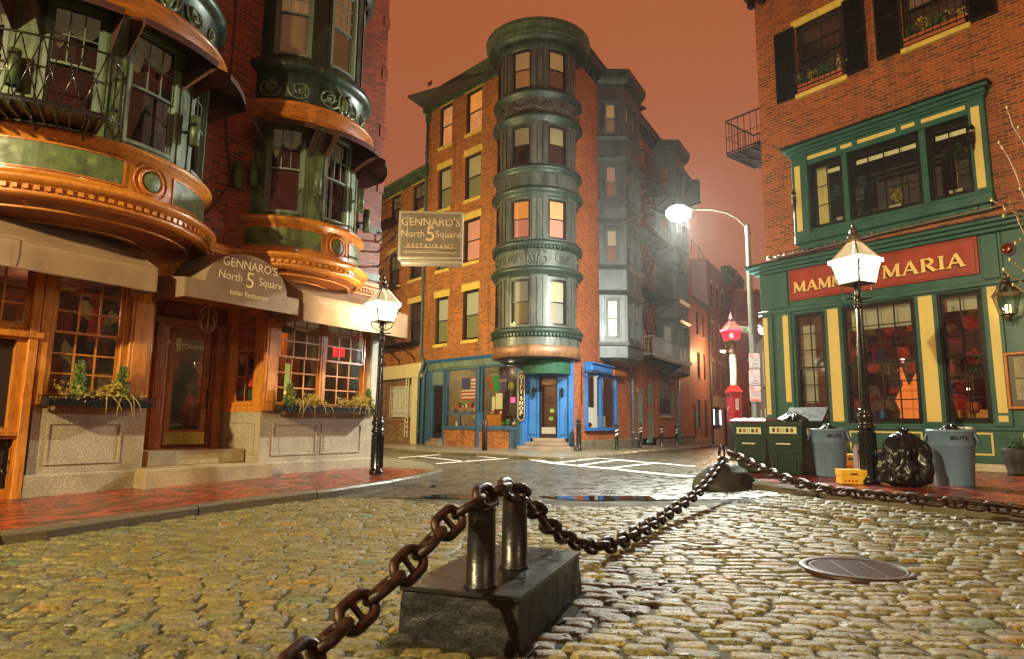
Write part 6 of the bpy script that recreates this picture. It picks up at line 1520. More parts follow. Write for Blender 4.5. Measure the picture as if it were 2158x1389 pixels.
def goods(n, u0, u1, y0, y1, z, s, mats, name, label, fr=FC):
    t = empty(name, tuple(fr.w((u0+u1)/2, (y0+y1)/2, z)), fr.th); tag(t, label, 'souvenirs')
    for k, mt_ in enumerate(mats):
        mb = MB()
        for i in range(n//len(mats)+1):
            x = random.uniform(u0, u1)-(u0+u1)/2; y = random.uniform(y0, y1)-(y0+y1)/2; r = s*random.uniform(.6, 1.2)
            if random.random() < .5: mb.sphere((x, y, r*.8), r, 8, 6, (1, 1, .8))
            else: mb.box(x-r*.7, x+r*.7, y-r*.3, y+r*.3, 0, r*2.2)
        mb.build('goods', mt_, t)
goods(20, -4.8, -3.1, .15, .4, 1.57, .075, ['shirt_purple', 'shirt_red', 'flag_blue'], 'cap_row', 'row of dark caps on the lower shelf of the gift shop window')
goods(30, -4.8, -3.1, .2, .45, 1.84, .09, ['plastic_black', 'carton_white', 'shirt_green', 'flag_red'], 'toy_row', 'small stuffed toys on the upper shelf of the gift shop window')
goods(8, -4.8, -4.1, .2, .6, 1.0, .08, ['carton_white', 'plastic_grey', 'wood_honey'], 'trinket_heap', 'pale trinkets in the low left pane of the gift shop')
goods(30, -1.45, -.45, .2, .6, 1.04, .11, ['shirt_green', 'plastic_black', 'carton_white', 'plastic_black'], 'plush_heap', 'green and black plush toys heaped at the foot of the right gift shop window')
goods(28, -2.4, -1.5, .25, .7, 1.5, .075, ['carton_white', 'terracotta', 'wood_dark'], 'mug_display', 'mugs and boxes on the wooden rack in the gift shop window')
# chamfered corner with the door
cl = np.linalg.norm((FA.o-FC.o)[:2])
mb = MB(); mb.wall(0, cl, .55, 4.3, [(.72, 1.50, .56, 3.05)], y=.0, d=.14); mb.wall(0, .35, .1, .55, [], y=0); mb.wall(cl-.12, cl, .1, .55, [], y=0)
mb.bbox(0, .22, -.08, 0, .1, 3.6); mb.bbox(cl-.20, cl-.02, -.10, 0, .1, 3.5); mb.bbox(.28, .62, -.03, 0, .7, 2.9); mb.bbox(1.60, 1.88, -.03, 0, .7, 2.9); mb.bbox(.64, .72, -.05, 0, .55, 3.12); mb.bbox(1.50, 1.58, -.05, 0, .55, 3.12); mb.bbox(.64, 1.58, -.06, 0, 3.05, 3.14)
built(mb, 'corner_entrance', 'paint_blue', FH)
mb = MB(); mb.bbox(.72, .82, .05, .12, .56, 3.05); mb.bbox(1.40, 1.50, .05, .12, .56, 3.05); mb.bbox(.82, 1.40, .05, .12, 2.95, 3.05); mb.bbox(.82, 1.40, .05, .12, .56, .72); dd = built(mb, 'shop_door', 'frame_dark', FH)
mb = MB(); mb.box(.82, 1.40, .055, .06, .74, 1.0); mb.build('kick_plate', 'sign_metal', dd); mb = MB(); mb.box(.82, 1.40, .06, .065, 2.72, 2.92); mb.build('name_plate', 'copper_skirt', dd)
mb = MB(); mb.quad((.82, .08, .72), (1.40, .08, .72), (1.40, .08, 2.95), (.82, .08, 2.95)); mb.build('pane', 'glass_clear', dd)
for zz, t_ in ((2.78, '9-11'), (.83, '9-11')): pass
mb = MB(); mb.box(.8, 1.45, .5, .55, .6, 3.0); mb.build('recess', 'blind_brown', dd)
mb = MB()
for i in range(9): mb.box(.82, 1.40, .1, .11, 1.06+i*.10, 1.075+i*.10)
mb.build('shutter_bars', 'sign_metal', dd)
for x, z, m_ in ((1.24, 1.66, 'leaf_neon'), (1.2, 1.35, 'leaf_neon'), (.98, 2.2, 'pot_cream'), (1.0, 1.9, 'pot_cream')): mb = MB(); mb.box(x-.08, x+.08, .09, .095, z-.07, z+.07); mb.build('door_notice', m_, dd)
for u in (.52, 1.72):
    sc = empty('shop_lantern', tuple(FH.w(u, -.12, 2.35)), FH.th); tag(sc, 'small dark lantern on the blue panel %s of the gift shop door' % ('left' if u < 1 else 'right'), 'lantern', 'lanterns beside the gift shop door')
    mb = MB(); mb.lathe([(.03, -.16), (.05, -.12), (.075, .10), (.09, .12), (.04, .2), (.01, .26)], 6, smooth=False); mb.bar((0, 0, -.05), (0, .12, -.12), .02); mb.build('body', 'frame_black', sc)
mb = MB(); mb.bbox(.10, cl+.10, -.95, .3, .02, .26, .02); mb.bbox(.30, cl-.15, -.55, .3, .26, .42, .02); mb.bbox(.50, cl-.35, -.22, .2, .42, .57, .02); built(mb, 'entrance_step', 'stone_brown', FH)
# green half-dome awning
mb = MB(); rings = []; c0 = 1.08; n = 14
for j in range(7):
    t = j/6*pi/2; rings.append([(c0+1.0*cos(t)*sin(a), -1.0*cos(t)*cos(a)-.0, 3.42+.62*sin(t)) for a in [radians(-90+180*i/n) for i in range(n+1)]])
lo_ = [(x, y, 3.10) for x, y, z in rings[0]]; mb.loft([lo_]+rings, cap=False, closed=False); built(mb, 'half_dome_awning', 'cloth_green', FH)
# gift shop sign
gs = empty('gift_shop_sign', tuple(FC.w(.10, -.16, 2.30)), (FC.th+FH.th)/2+.1); tag(gs, 'tall narrow black sign with gold edge reading GIFT SHOP on the blue corner post', 'sign')
poly = [(-.13, -.98), (0, -1.08), (.13, -.98), (.15, -.9), (.15, .82), (.13, .90), (0, .97), (-.13, .90), (-.15, .82), (-.15, -.9)]
mb = MB(); mb.prism(poly, 0, .04); mb.build('board', 'frame_black', gs)
mb = MB(); mb.tube([(x*.94, -.006, z*.985) for x, z in poly], .011, 5, closed=True); mb.build('border', 'gold', gs)
mb = MB(); z = .66
for ch in 'GIFT SHOP':
    if ch == ' ': z -= .06; continue
    h = .155; w_ = GL[ch][0]*h*1.15; glyph(mb, ch, -w_/2, z, h, .034, -.012, 0, 1.15); z -= .205
mb.build('lettering', 'letter_cream', gs)
# ---- the round tower
TC = np.array([1.03, 26.9]); TW = empty('x'); bpy.data.objects.remove(TW)
c = (TC[0]-FC.o[0], TC[1]-FC.o[1]); r = 1.74
def tb_(mb, name, mat): return mb.build(name, mat, CB)
CBW = lambda th: radians(th)
SEG = 56
wa = [(-87, -65), (-39.5, -11.5), (12.5, 40.5), (64, 87)]
mb = MB(); mb.lathe([(.3, 3.62), (1.5, 3.66), (1.74, 3.74)], SEG, c); tb_(mb, 'tower_soffit', 'frame_dark')
mb = MB(); mb.lathe([(1.80, 3.72), (1.84, 3.74), (1.84, 4.12), (1.78, 4.17)], SEG, c); tb_(mb, 'copper_skirt', 'copper_skirt')
def ledge(z0, z1, ro=1.93, dent=False, mat='patina_rim'):
    mb = MB(); h = z1-z0
    mb.lathe([(r, z0-.02), (r+.05, z0), (r+.06, z0+h*.18), ((ro+r)/2+.02, z0+h*.3), (ro-.03, z0+h*.45), (ro, z0+h*.55), (ro, z0+h*.75), (ro-.05, z0+h*.85), (r+.08, z0+h*.93), (r, z1)], SEG, c)
    if dent:
        for i in range(80): a = i*4.5-180; mb.arc(c, r+.02, ro-.04, a, a+2.4, z0+.02, z0+h*.34, 1)
    tb_(mb, 'ledge', mat)
ledge(4.50, 4.90, 1.93, True); ledge(6.92, 7.34, 1.95); ledge(8.00, 8.40, 1.92, True); ledge(10.20, 10.62, 1.95); ledge(11.20, 11.52, 1.92); ledge(13.32, 13.75, 1.95); ledge(14.42, 14.76, 1.93)
mb = MB(); mb.lathe([(1.78, 4.14), (1.78, 4.52)], SEG, c, cap=False)
for i in range(14): mb.arc(c, 1.77, 1.80, -90+i*15, -90+i*15+.8, 4.16, 4.50, 1)
tb_(mb, 'panel_band', 'patina_grey')
mb = MB(); mb.lathe([(1.76, 7.30), (1.76, 8.02)], SEG, c, cap=False); tb_(mb, 'frieze', 'patina_grey')
mb = MB(); mb.lathe([(1.76, 10.58), (1.76, 11.22)], SEG, c, cap=False)
for i in range(9):
    a = -84+i*19
    for z0, z1 in ((10.68, 10.71), (11.10, 11.13)): mb.arc(c, 1.75, 1.785, a, a+15, z0, z1)
    mb.arc(c, 1.75, 1.785, a, a+.8, 10.71, 11.10); mb.arc(c, 1.75, 1.785, a+14.2, a+15, 10.71, 11.10)
tb_(mb, 'panel_band', 'patina_grey')
mb = MB(); mb.lathe([(1.76, 13.72), (1.76, 14.44)], SEG, c, cap=False); tb_(mb, 'frieze', 'patina_grey')
# reliefs
def TP(a0, z0, o=.02): return lambda du, dz: (c[0]+(1.76+o)*sin(radians(a0)+du/1.76), c[1]-(1.76+o)*cos(radians(a0)+du/1.76), z0+dz)
rl = MB()
for i, a in enumerate((-72, -54, -34, 30, 50, 68)):
    P = TP(a, 7.67); spiral(rl, P, .25, 1.3, .030, 1 if i % 2 else -1, start=2.2 if i % 2 else .9, n=30); rl.sphere(P(0, 0), .045, 8, 6)
for a in (-44, -63, 40, 60): P = TP(a, 7.55); rl.tube([P(-.12, -.1), P(0, .0), P(.12, .2)], .022, 6)
rl.tube([TP(-1, 7.67)(x, z) for x, z in ((-.42, -.26), (-.40, .27))], .035, 6)
P = TP(-1, 7.67)
for pts in ([(-.50, -.27), (-.34, -.27)], [(-.42, -.27), (-.42, .27)], [(-.48, .27), (-.38, .27), (-.16, -.26)], [(-.16, -.26), (.02, .27)], [(.02, .27), (.02, -.27)], [(-.05, -.27), (.10, -.27)]): rl.tube([P(*q) for q in pts], .034, 6)
rl.tube([P(.16+.26*cos(a), .26*sin(a)) for a in [radians(50+26*i) for i in range(11)]], .036, 6); rl.tube([P(.33, -.15), P(.33, .0), P(.22, .0)], .03, 6)
rl.tube([P(-.22+.2*cos(a), .24*sin(a)) for a in [radians(60+25*i) for i in range(10)]], .022, 6)
for a, ch in ((-34, '8'), (30, '9'), (-72, '1'), (68, '5')):
    P = TP(a, 7.67, .03)
    if ch == '8': rl.tube([P(.045*cos(t), .055+.05*sin(t)) for t in [2*pi*i/10 for i in range(10)]], .014, 5, closed=True); rl.tube([P(.055*cos(t), -.06+.06*sin(t)) for t in [2*pi*i/10 for i in range(10)]], .014, 5, closed=True)
    elif ch == '9': rl.tube([P(.05*cos(t), .05+.055*sin(t)) for t in [2*pi*i/10 for i in range(10)]], .014, 5, closed=True); rl.tube([P(.05, .05), P(.045, -.06), P(-.02, -.11)], .014, 5)
    elif ch == '1': rl.tube([P(0, -.11), P(0, .11)], .016, 5)
    else: rl.tube([P(.05, .1), P(-.04, .1), P(-.04, .01), P(.05, -.02), (P(.03, -.1)), P(-.05, -.1)], .014, 5)
tb_(rl, 'scroll_relief', 'patina_grey_dark')
rl = MB()
for i in range(7):
    P = TP(-75+25*i, 14.08)
    rl.tube([P(-.30, .18), P(-.2, -.02), P(0, -.14), P(.2, -.02), P(.30, .18)], [.02, .045, .06, .045, .02], 6); rl.sphere(P(.36, .16), .05, 6, 5); rl.tube([P(.36, .15), P(.38, -.16)], [.03, .015], 5); rl.tube([P(.28, .2), P(.36, .26), P(.44, .2)], .02, 5)
    for q in range(5): rl.sphere(P(-.2+.1*q, -.03-.08*sin(pi*(q+.5)/5)+random.uniform(-.02, .02)), .045, 6, 4)
tb_(rl, 'garland_relief', 'patina_brown')
# drum storeys
floors = [(4.86, 6.95, 4.98, 6.80), (8.36, 10.24, 8.46, 10.08), (11.48, 13.36, 11.58, 13.22), (14.72, 16.75, 14.84, 16.55)]
bls = [[('blind_green_dim2', 'frame_dark'), ('blind_cream', 'blind_yellowgreen'), ('blind_cream', 'blind_grey'), ('blind_grey', 'room_blackish')],
       [('blind_orange', 'room_red_glow2'), ('blind_orange', 'blind_pink'), ('blind_orange2', 'blind_pink'), ('blind_brown', 'room_blackish')],
       [('blind_tan', 'room_blackish'), ('blind_yellow', 'room_blackish'), ('blind_yellow', 'room_blackish'), ('room_blackish', 'room_blackish')],
       [('room_blackish', 'room_blackish'), ('blind_tan2', 'blind_orange_d'), ('blind_tan2', 'blind_brown'), ('room_blackish', 'room_blackish')]]
for (z0, z1, w0, w1), bb in zip(floors, bls):
    mb = MB(); edges = [-180]+[q for w in wa for q in w]+[180]
    for i in range(0, len(edges), 2): mb.arc(c, r-.12, r, edges[i], edges[i+1], z0, z1)
    for a, b in wa: mb.arc(c, r-.12, r-.004, a, b, z0, w0); mb.arc(c, r-.12, r-.004, a, b, w1, z1)
    for i in range(2, len(edges)-1, 2):
        a, b = edges[i], edges[i+1]; w_ = b-a
        for q in (a+2.2, (a+b)/2-2.6, b-7.4): mb.arc(c, r-.02, r+.035, q, q+5.2, z0+.05, z1-.12)
        mb.arc(c, r-.02, r+.055, a+1, b-1, z1-.14, z1)
    tb_(mb, 'tower_drum', 'patina_grey')
    for (a, b), (x, y) in zip(wa, bb): arc_window(CB, c, r-.015, a, b, w0, w1, 'frame_dark', (1, 1), (1, 1), .05, bl_up=x, bl_lo=y, mid=.5)
mb = MB(); k = 26
mb.lathe([(r, 16.55), (r+.06, 16.62), (r+.08, 16.75), (r+.22, 16.9), (r+.24, 16.98), (2.12, 17.0), (2.16, 17.05)], SEG, c); 
for i in range(90): a = i*4-180; mb.arc(c, r+.05, r+.19, a, a+2.2, 16.74, 16.88, 1)
tb_(mb, 'crown_soffit', 'cornice_dark')
mb = MB(); mb.lathe([(2.16, 17.04), (2.20, 17.10), (2.22, 17.28), (2.30, 17.46), (2.30, 17.62), (2.24, 17.64), (2.15, 17.68), (0, 17.72)], k, c, smooth=False); tb_(mb, 'crown_cornice', 'cornice_green')
# ---- alley side wall
mb = MB(); mb.wall(0, 19.3, 3.6, 17.3, [], d=.1); mb.wall(0, 19.3, .45, 3.6, [(1.15, 4.62, 1.0, 3.2), (7.95, 8.65, .45, 2.75), (9.55, 10.35, .45, 3.3), (11.6, 14.5, 1.62, 3.65)], d=.16)
mb.quad((19.3, 0, 0), (19.3, 9, 0), (19.3, 9, 17.3), (19.3, 0, 17.3)); built(mb, 'brick_wall', 'brick_red', FA)
mb = MB(); mb.bbox(0, 7.8, -.05, 0, -.2, .47, .02); mb.bbox(10.9, 19.3, -.05, 0, -.4, .35, .02); built(mb, 'foundation', 'concrete', FA)
mb = MB(); cornice(mb, -.3, 19.3, 16.9); mb.bbox(19.0, 19.35, -.85, .0, 16.0, 17.7, .05); built(mb, 'roof_cornice', 'cornice_dark', FA)
mb = MB(); mb.slab([(0, .1), (19.3, .1), (19.3, 9), (0, 9)], 17.2, 17.3); built(mb, 'roof', 'roof_dark', FA)
# shop windows of the alley side
mb = MB(); mb.bbox(1.08, 1.22, -.12, 0, .92, 3.3); mb.bbox(4.5, 4.66, -.12, 0, .92, 3.3); mb.bbox(2.62, 2.84, -.12, 0, 1.0, 3.3); mb.bbox(1.08, 4.66, -.16, 0, .86, 1.0); mb.bbox(1.08, 4.66, -.10, .02, 3.2, 3.34); built(mb, 'blue_window_frame', 'paint_blue', FA)
mb = MB(); mb.bbox(1.0, 3.4, -.40, 0, 3.30, 3.62, .06); mb.bbox(.98, 3.5, -.46, 0, 3.62, 3.70, .02); built(mb, 'blue_pelmet', 'paint_blue', FA)
mb = MB(); mb.bbox(3.5, 5.2, -.42, 0, 3.30, 3.60, .06); built(mb, 'brown_pelmet', 'wood_dark', FA)
mb = MB(); mb.quad((1.2, -.02, 1.0), (4.5, -.02, 1.0), (4.5, -.02, 3.2), (1.2, -.02, 3.2)); built(mb, 'shop_pane', 'glass_clear', FA)
mb = MB(); mb.box(1.1, 4.6, 1.2, 1.25, .9, 3.4); mb.box(1.1, 4.6, .05, 1.2, 3.3, 3.35); built(mb, 'shop_room', 'room_blackish', FA)
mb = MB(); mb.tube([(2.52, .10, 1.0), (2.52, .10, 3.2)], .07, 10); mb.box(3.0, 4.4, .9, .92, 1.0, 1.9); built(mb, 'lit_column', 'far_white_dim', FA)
tee(3.55, .25, 2.2, 1.1, 'plastic_black', 'black shirt with a pale green crest in the alley window of the gift shop', 'paint_teal', FA)
tee(4.05, .35, 2.95, .9, 'terracotta', 'brown shirt hanging high in the alley window of the gift shop', None, FA, .5)
mb = MB(); mb.box(3.1, 4.2, .3, .32, 1.02, 1.5); built(mb, 'display_cloth', 'blind_yellow', FA)
goods(5, 1.3, 2.2, .2, .5, 1.0, .16, ['flag_red', 'plastic_black'], 'souvenir_heap', 'red and black souvenirs in the near corner of the alley shop window', FA)
# iron sign bracket
mb = MB(); mb.bar((.75, -.02, 1.9), (.75, -.02, 3.5), .025); mb.tube([(.75, -.02, 3.35), (.75, -.5, 3.32), (.75, -1.0, 3.34)], .014, 6)
for q in range(3): spiral(mb, lambda a, b, q=q: (.75, -.25-.28*q+a, 3.22+b), .10, 1.2, .008, 1, n=14)
spiral(mb, lambda a, b: (.75, -.12+a, 3.12+b), .12, 1.2, .01, 1, n=14); built(mb, 'sign_bracket', 'frame_dark', FA)
# pipes, doors
mb = MB(); mb.tube([(6.3, -.12, 3.9), (6.7, -.14, 3.5), (6.72, -.14, 3.0), (6.72, -.14, .2)], .07, 10)
for z in (.7, 2.3): mb.lathe([(.09, z), (.09, z+.12)], 10, (6.72, -.14))
built(mb, 'drain_pipe', 'pipe_blue', FA); mb = MB(); mb.tube([(15.1, -.12, 4.0), (15.1, -.14, .1)], .09, 10); built(mb, 'drain_pipe', 'pipe_blue', FA)
mb = MB(); mb.bbox(7.95, 8.65, .02, .1, .2, 2.75); built(mb, 'teal_door', 'paint_teal', FA); mb = MB(); mb.bbox(9.55, 10.35, .02, .1, .2, 3.3); mb.bbox(9.5, 10.4, -.03, .02, 2.3, 2.36); built(mb, 'teal_door', 'paint_teal', FA)
mb = MB(); mb.box(9.75, 10.1, -.0, .015, 1.9, 2.25); built(mb, 'door_notice', 'ink_red', FA)
mb = MB(); mb.bbox(7.7, 8.9, -.35, .05, -.2, .12); mb.bbox(9.3, 10.8, -.5, .05, -.25, .05); built(mb, 'door_step', 'stone_brown', FA)
win_in(FA, 11.6, 14.5, 1.62, 3.65, .04, 'frame_slate', (3, 1), (3, 1), .08, bl_up='blind_brown2', bl_lo='room_blackish')
mb = MB(); mb.bbox(11.5, 14.6, -.05, .0, 1.5, 1.62); mb.bbox(7.8, 8.8, -.04, 0, 2.75, 3.0); mb.bbox(11.4, 14.7, -.05, 0, 3.65, 3.9); built(mb, 'stone_sill', 'stone_brown', FA)
# ---- trapezoid bays on the alley side
def alley_bay(u, lit):
    th = radians(-60.6); a = (u, 0); b = (u+.62, -1.09); e = (u+.62+2.1, -1.09); f = (u+3.35, 0); P4 = [a, b, e, f]
    ang = atan2(b[1]-a[1], b[0]-a[0]); L1 = hypot(b[0]-a[0], b[1]-a[1]); L2 = 2.1
    def ring(mb, z0, z1, o0, o1=None):
        o1 = o0 if o1 is None else o1
        def off(o): return [(a[0]-o*1.15, .02), (b[0]-o*.62, b[1]-o), (e[0]+o*.62, e[1]-o), (f[0]+o*1.15, .02)]
        mb.loft([[(x, y, z0) for x, y in off(o0)], [(x, y, z1) for x, y in off(o1)]])
    for z0, z1 in ((4.06, 4.60), (6.75, 8.15), (9.98, 11.2), (13.02, 14.35), (16.15, 16.95)): mb = MB(); ring(mb, z0, z1, 0); built(mb, 'bay_spandrel', 'bay_grey', FA)
    mb = MB(); ring(mb, 3.92, 4.06, -.12, .03); built(mb, 'bay_ledge', 'bay_grey', FA); mb = MB(); ring(mb, 4.60, 4.74, .10, .12); built(mb, 'bay_ledge', 'bay_grey', FA)
    for z in (7.0, 8.16, 10.25, 11.18, 13.3, 14.3): mb = MB(); ring(mb, z-.12, z, .03, .16); ring(mb, z, z+.08, .16, .12); built(mb, 'bay_ledge', 'bay_grey', FA)
    mb = MB(); ring(mb, 3.80, 3.94, -.5, -.1); built(mb, 'bay_soffit', 'copper_skirt', FA)
    mb = MB(); ring(mb, 16.9, 17.05, .12, .2); ring(mb, 17.05, 17.15, .22, .26); ring(mb, 17.15, 17.52, .28, .34); built(mb, 'bay_cornice', 'cornice_dark', FA)
    for k, (z0, z1) in enumerate(((4.72, 6.86), (8.14, 10.10), (11.18, 13.15), (14.30, 16.2))):
        w0, w1 = z0+.22, z1-.18
        for (ox, oy), rz, L, wins in ((a, ang, L1, [(.34, .88)]), (b, 0, L2, [(.22, .88), (1.12, 1.78)])):
            mb = MB(); mb.wall(0, L, z0, z1, [(w[0], w[1], w0, w1) for w in wins], y=0, d=.1)
            xs_ = [0, L]+[q for w in wins for q in w]; mb.bbox(0, .10, -.04, 0, z0, z1); mb.bbox(L-.10, L, -.04, 0, z0, z1)
            for w in wins: mb.bbox(w[0]-.10, w[0]-.02, -.025, 0, z0, w1+.05); mb.bbox(w[1]+.02, w[1]+.10, -.025, 0, z0, w1+.05); mb.bbox(w[0]-.12, w[1]+.12, -.045, 0, w1+.04, w1+.12)
            loc = FA.w(ox, oy, 0)-FC.o; o = mb.build('bay_wall', 'bay_grey', CB, tuple(loc), FA.th+rz)
            for j, w in enumerate(wins):
                up, lo = lit[k][0 if L == L1 else 1]
                s_ = sash_window(CB, w[0]+.01, w[1]-.01, w0+.01, w1-.01, .03, 'frame_slate', (1, 1), (1, 1), .045, bl_up=up, bl_lo=lo); s_.location = tuple(loc); s_.rotation_euler = (0, 0, FA.th+rz)
            if k:       # recessed panels below
                mb = MB(); pb, pt = z0-1.0, z0-.30
                if L == L1: pn = [(.22, 1.02)]
                else: pn = [(.15, .95), (1.1, 1.9)]
                for x0, x1 in pn:
                    mb.box(x0, x1, -.02, 0, pb-.03, pb); mb.box(x0, x1, -.02, 0, pt, pt+.03); mb.box(x0, x0+.03, -.02, 0, pb, pt); mb.box(x1-.03, x1, -.02, 0, pb, pt)
                mb.build('panel_moulding', 'bay_grey', CB, tuple(loc), FA.th+rz)
    mb = MB(); ring(mb, 16.1, 16.3, .0); built(mb, 'bay_head', 'bay_grey', FA)
alley_bay(2.80, [(('blind_bright', 'blind_bright'), ('blind_cream', 'blind_grey')), (('blind_tan3', 'blind_brown'), ('blind_tan3', 'room_blackish')), (('blind_pinkd', 'blind_brown'), ('blind_tan3', 'room_blackish')), (('blind_tan2', 'blind_dim'), ('blind_tan', 'blind_brown'))])
alley_bay(11.45, [(('blind_grey', 'blind_grey'), ('blind_grey', 'room_blackish')), (('room_blackish', 'room_blackish'), ('blind_grey', 'room_blackish')), (('blind_brown', 'room_blackish'), ('blind_grey', 'room_blackish')), (('blind_brown', 'blind_brown'), ('blind_pinkd', 'blind_brown'))])
# fire escape between the bays
fe = empty('fire_escape', tuple(FA.o), FA.th); tag(fe, 'black iron fire escape with ladders and platforms between the two grey bays', 'fire escape')
lv = [4.45, 7.8, 10.9, 14.0]
for k, z in enumerate(lv):
    u0, u1 = (6.5, 13.6) if k == 0 else (6.6, 11.2); y0 = -1.25 if k == 0 else -1.0
    mb = MB()
    for i in range(int((u1-u0)/.16)): mb.box(u0+i*.16, u0+i*.16+.03, y0, -.05, z, z+.03)
    for y in (y0, (y0-.05)/2, -.08): mb.box(u0, u1, y-.02, y+.02, z-.06, z)
    for i in range(5): x = u0+.1+(u1-u0-.2)*i/4; mb.bar((x, y0, z-.05), (x, -.03, z-.7), .04)
    mb.build('platform', 'frame_black', fe)
    mb = MB(); mt_ = 'frame_slate_light' if k == 0 else 'frame_black'
    for zz in (.95, .1): mb.bar((u0, y0, z+zz), (u1, y0, z+zz), .035); mb.bar((u0, y0, z+zz), (u0, -.05, z+zz), .035); mb.bar((u1, y0, z+zz), (u1, -.05, z+zz), .035)
    for i in range(int((u1-u0)/.14)+1): x = u0+i*.14; mb.bar((x, y0, z), (x, y0, z+.95), .014)
    for i in range(7): y = y0+(-.1-y0)*i/6; mb.bar((u0, y, z), (u0, y, z+.95), .014); mb.bar((u1, y, z), (u1, y, z+.95), .014)
    mb.build('railing', mt_, fe)
    if k < 3:
        z2 = lv[k+1]; mb = MB(); a0, a1 = (7.0, 9.4) if k % 2 else (9.6, 7.2)
        for y in (-.35, -.85): mb.bar((a0, y, z), (a1, y, z2), .07, .03); mb.bar((a0, y, z+.8), (a1, y, z2+.8), .03)
        for i in range(13): t = i/13; x = a0+(a1-a0)*t; mb.box(x-.09, x+.09, -.85, -.35, z+(z2-z)*t, z+(z2-z)*t+.025)
        mb.build('stair', 'frame_black', fe)
mb = MB(); 
for y in (-.75, -1.1): mb.bar((7.1, y, 1.9), (7.1, y, 4.5), .03)
for i in range(9): mb.bar((7.1, -.75, 2+i*.28), (7.1, -1.1, 2+i*.28), .02)
mb.build('drop_ladder', 'frame_black', fe)

# ================================================================ neighbour on the left street
NB = empty('tan_brick_house', tuple(FN.o), FN.th); tag(NB, 'four storey tan brick house behind the left gas lamp with a grilled ground floor window', 'building')
nw = [(-1.28, -.02, 12.0, 13.5), (-3.68, -2.5, 12.0, 13.5), (-1.40, -.14, 8.40, 10.4), (-3.68, -2.4, 8.35, 10.2), (-1.28, -.02, 5.05, 7.15), (-3.9, -2.6, 5.05, 7.1)]
mb = MB(); mb.wall(-14, .25, 3.55, 14, nw, d=.2); mb.quad((.25, 0, 0), (.25, 8, 0), (.25, 8, 14), (.25, 0, 14)); mb.quad((-14, 0, 14), (.25, 0, 14), (.25, 8, 14), (-14, 8, 14)); mb.quad((-14, 8, 0), (-14, 8, 14), (.25, 8, 14), (.25, 8, 0)); mb.build('brick_wall', 'brick_shop', NB)
for a, b, c_, d in nw:
    sash_window(NB, a+.02, b-.02, c_+.02, d-.02, .08, 'frame_dark', (2, 2), (1, 1), .06, bl_up='blind_green_dim' if c_ > 5.5 else None, room='room_blackish')
    mb = MB(); mb.bbox(a-.14, b+.12, -.03, .06, d, d+.30); mb.build('lintel', 'trim_yellow', NB); mb = MB(); mb.bbox(a-.08, b+.08, -.07, .06, c_-.14, c_); mb.build('sill', 'trim_yellow', NB)
mb = MB(); mb.bbox(-14, .3, -.35, .1, 13.92, 14.12, .03); mb.bbox(-14, .3, -.2, .0, 13.75, 13.92); mb.box(-14, .3, -.05, 0, 13.55, 13.75)
for i in range(60): mb.box(-14+i*.24, -13.9+i*.24, -.18, -.02, 13.6, 13.75)
mb.build('roof_cornice', 'cornice_green', NB)
mb = MB(); mb.box(-.55, .15, .3, 1.1, 14, 15.2); mb.bbox(-.60, .2, .25, 1.15, 15.1, 15.25); mb.build('chimney', 'brick_dark', NB)
mb = MB(); mb.bbox(-14, .25, -.12, .1, 3.35, 4.05, .02); mb.bbox(-.62, .05, -.10, .2, .0, 3.35, .02); mb.build('cream_fascia', 'paint_cream', NB)
mb = MB(); mb.wall(-14, -.62, .1, 3.35, [(-3.0, -.75, 1.42, 2.98)], y=.12, d=.15); mb.bbox(-14, -.62, -.05, .12, .1, .42); mb.build('ground_floor_brick', 'brick_mixed', NB)
mb = MB(); mb.box(-3.0, -.75, .24, .26, 1.42, 2.98); mb.build('window_back', 'blind_grey', NB)
gr = MB()
for i in range(15): x = -3.0+2.25*i/14; gr.bar((x, .05, 1.42), (x, .05, 2.98), .022)
for z in (1.44, 1.7, 2.75, 2.96): gr.bar((-3.0, .05, z), (-.75, .05, z), .03)
for x in (-2.6, -2.0): gr.bar((x, .06, 1.9), (x+.3, .06, 2.6), .02)
gr.build('window_grille', 'paint_white', NB)
gr = MB()
for i in range(12): z = .45+i*.24; gr.tube([(-1.15+.12*cos(t), -.02, z+.11+.11*sin(t)) for t in [2*pi*q/10 for q in range(10)]], .014, 5, closed=True)
for x in (-1.28, -1.02): gr.bar((x, -.02, .4), (x, -.02, 3.35), .03)
gr.build('lace_post', 'paint_white', NB)
nbal = empty('iron_balcony', tuple(FN.o), FN.th); tag(nbal, 'small iron balcony with angled brackets on the tan brick house above its cream band', 'balcony')
mb = MB(); u0, u1, y0 = -4.6, .1, -1.05
for z in (6.05, 5.08): mb.bar((u0, y0, z), (u1, y0, z), .03); mb.bar((u1, y0, z), (u1, -.02, z), .03)
for i in range(34): x = u0+(u1-u0)*i/33; mb.bar((x, y0, 5.05), (x, y0, 6.05), .014)
for i in range(6): y = y0-y0*i/6; mb.bar((u1, y, 5.05), (u1, y, 6.05), .014)
mb.build('railing', 'frame_black', nbal); mb = MB()
for i in range(24): mb.box(u0+.2*i, u0+.2*i+.05, y0, 0, 5.0, 5.03)
for y in (y0, -.5, -.1): mb.box(u0, u1, y-.02, y+.02, 4.94, 5.0)
mb.build('floor_grate', 'frame_black', nbal); mb = MB()
for x in (-3.6, -2.0, -.5): mb.bar((x, y0+.1, 4.94), (x, -.03, 4.25), .045); mb.bar((x, -.03, 4.3), (x, -.03, 3.9), .03)
mb.build('bracket', 'frame_black', nbal)
nb2 = empty('upper_fire_balcony', tuple(FN.o), FN.th); tag(nb2, 'dark iron balconies stacked at the far left windows of the tan brick house', 'balcony')
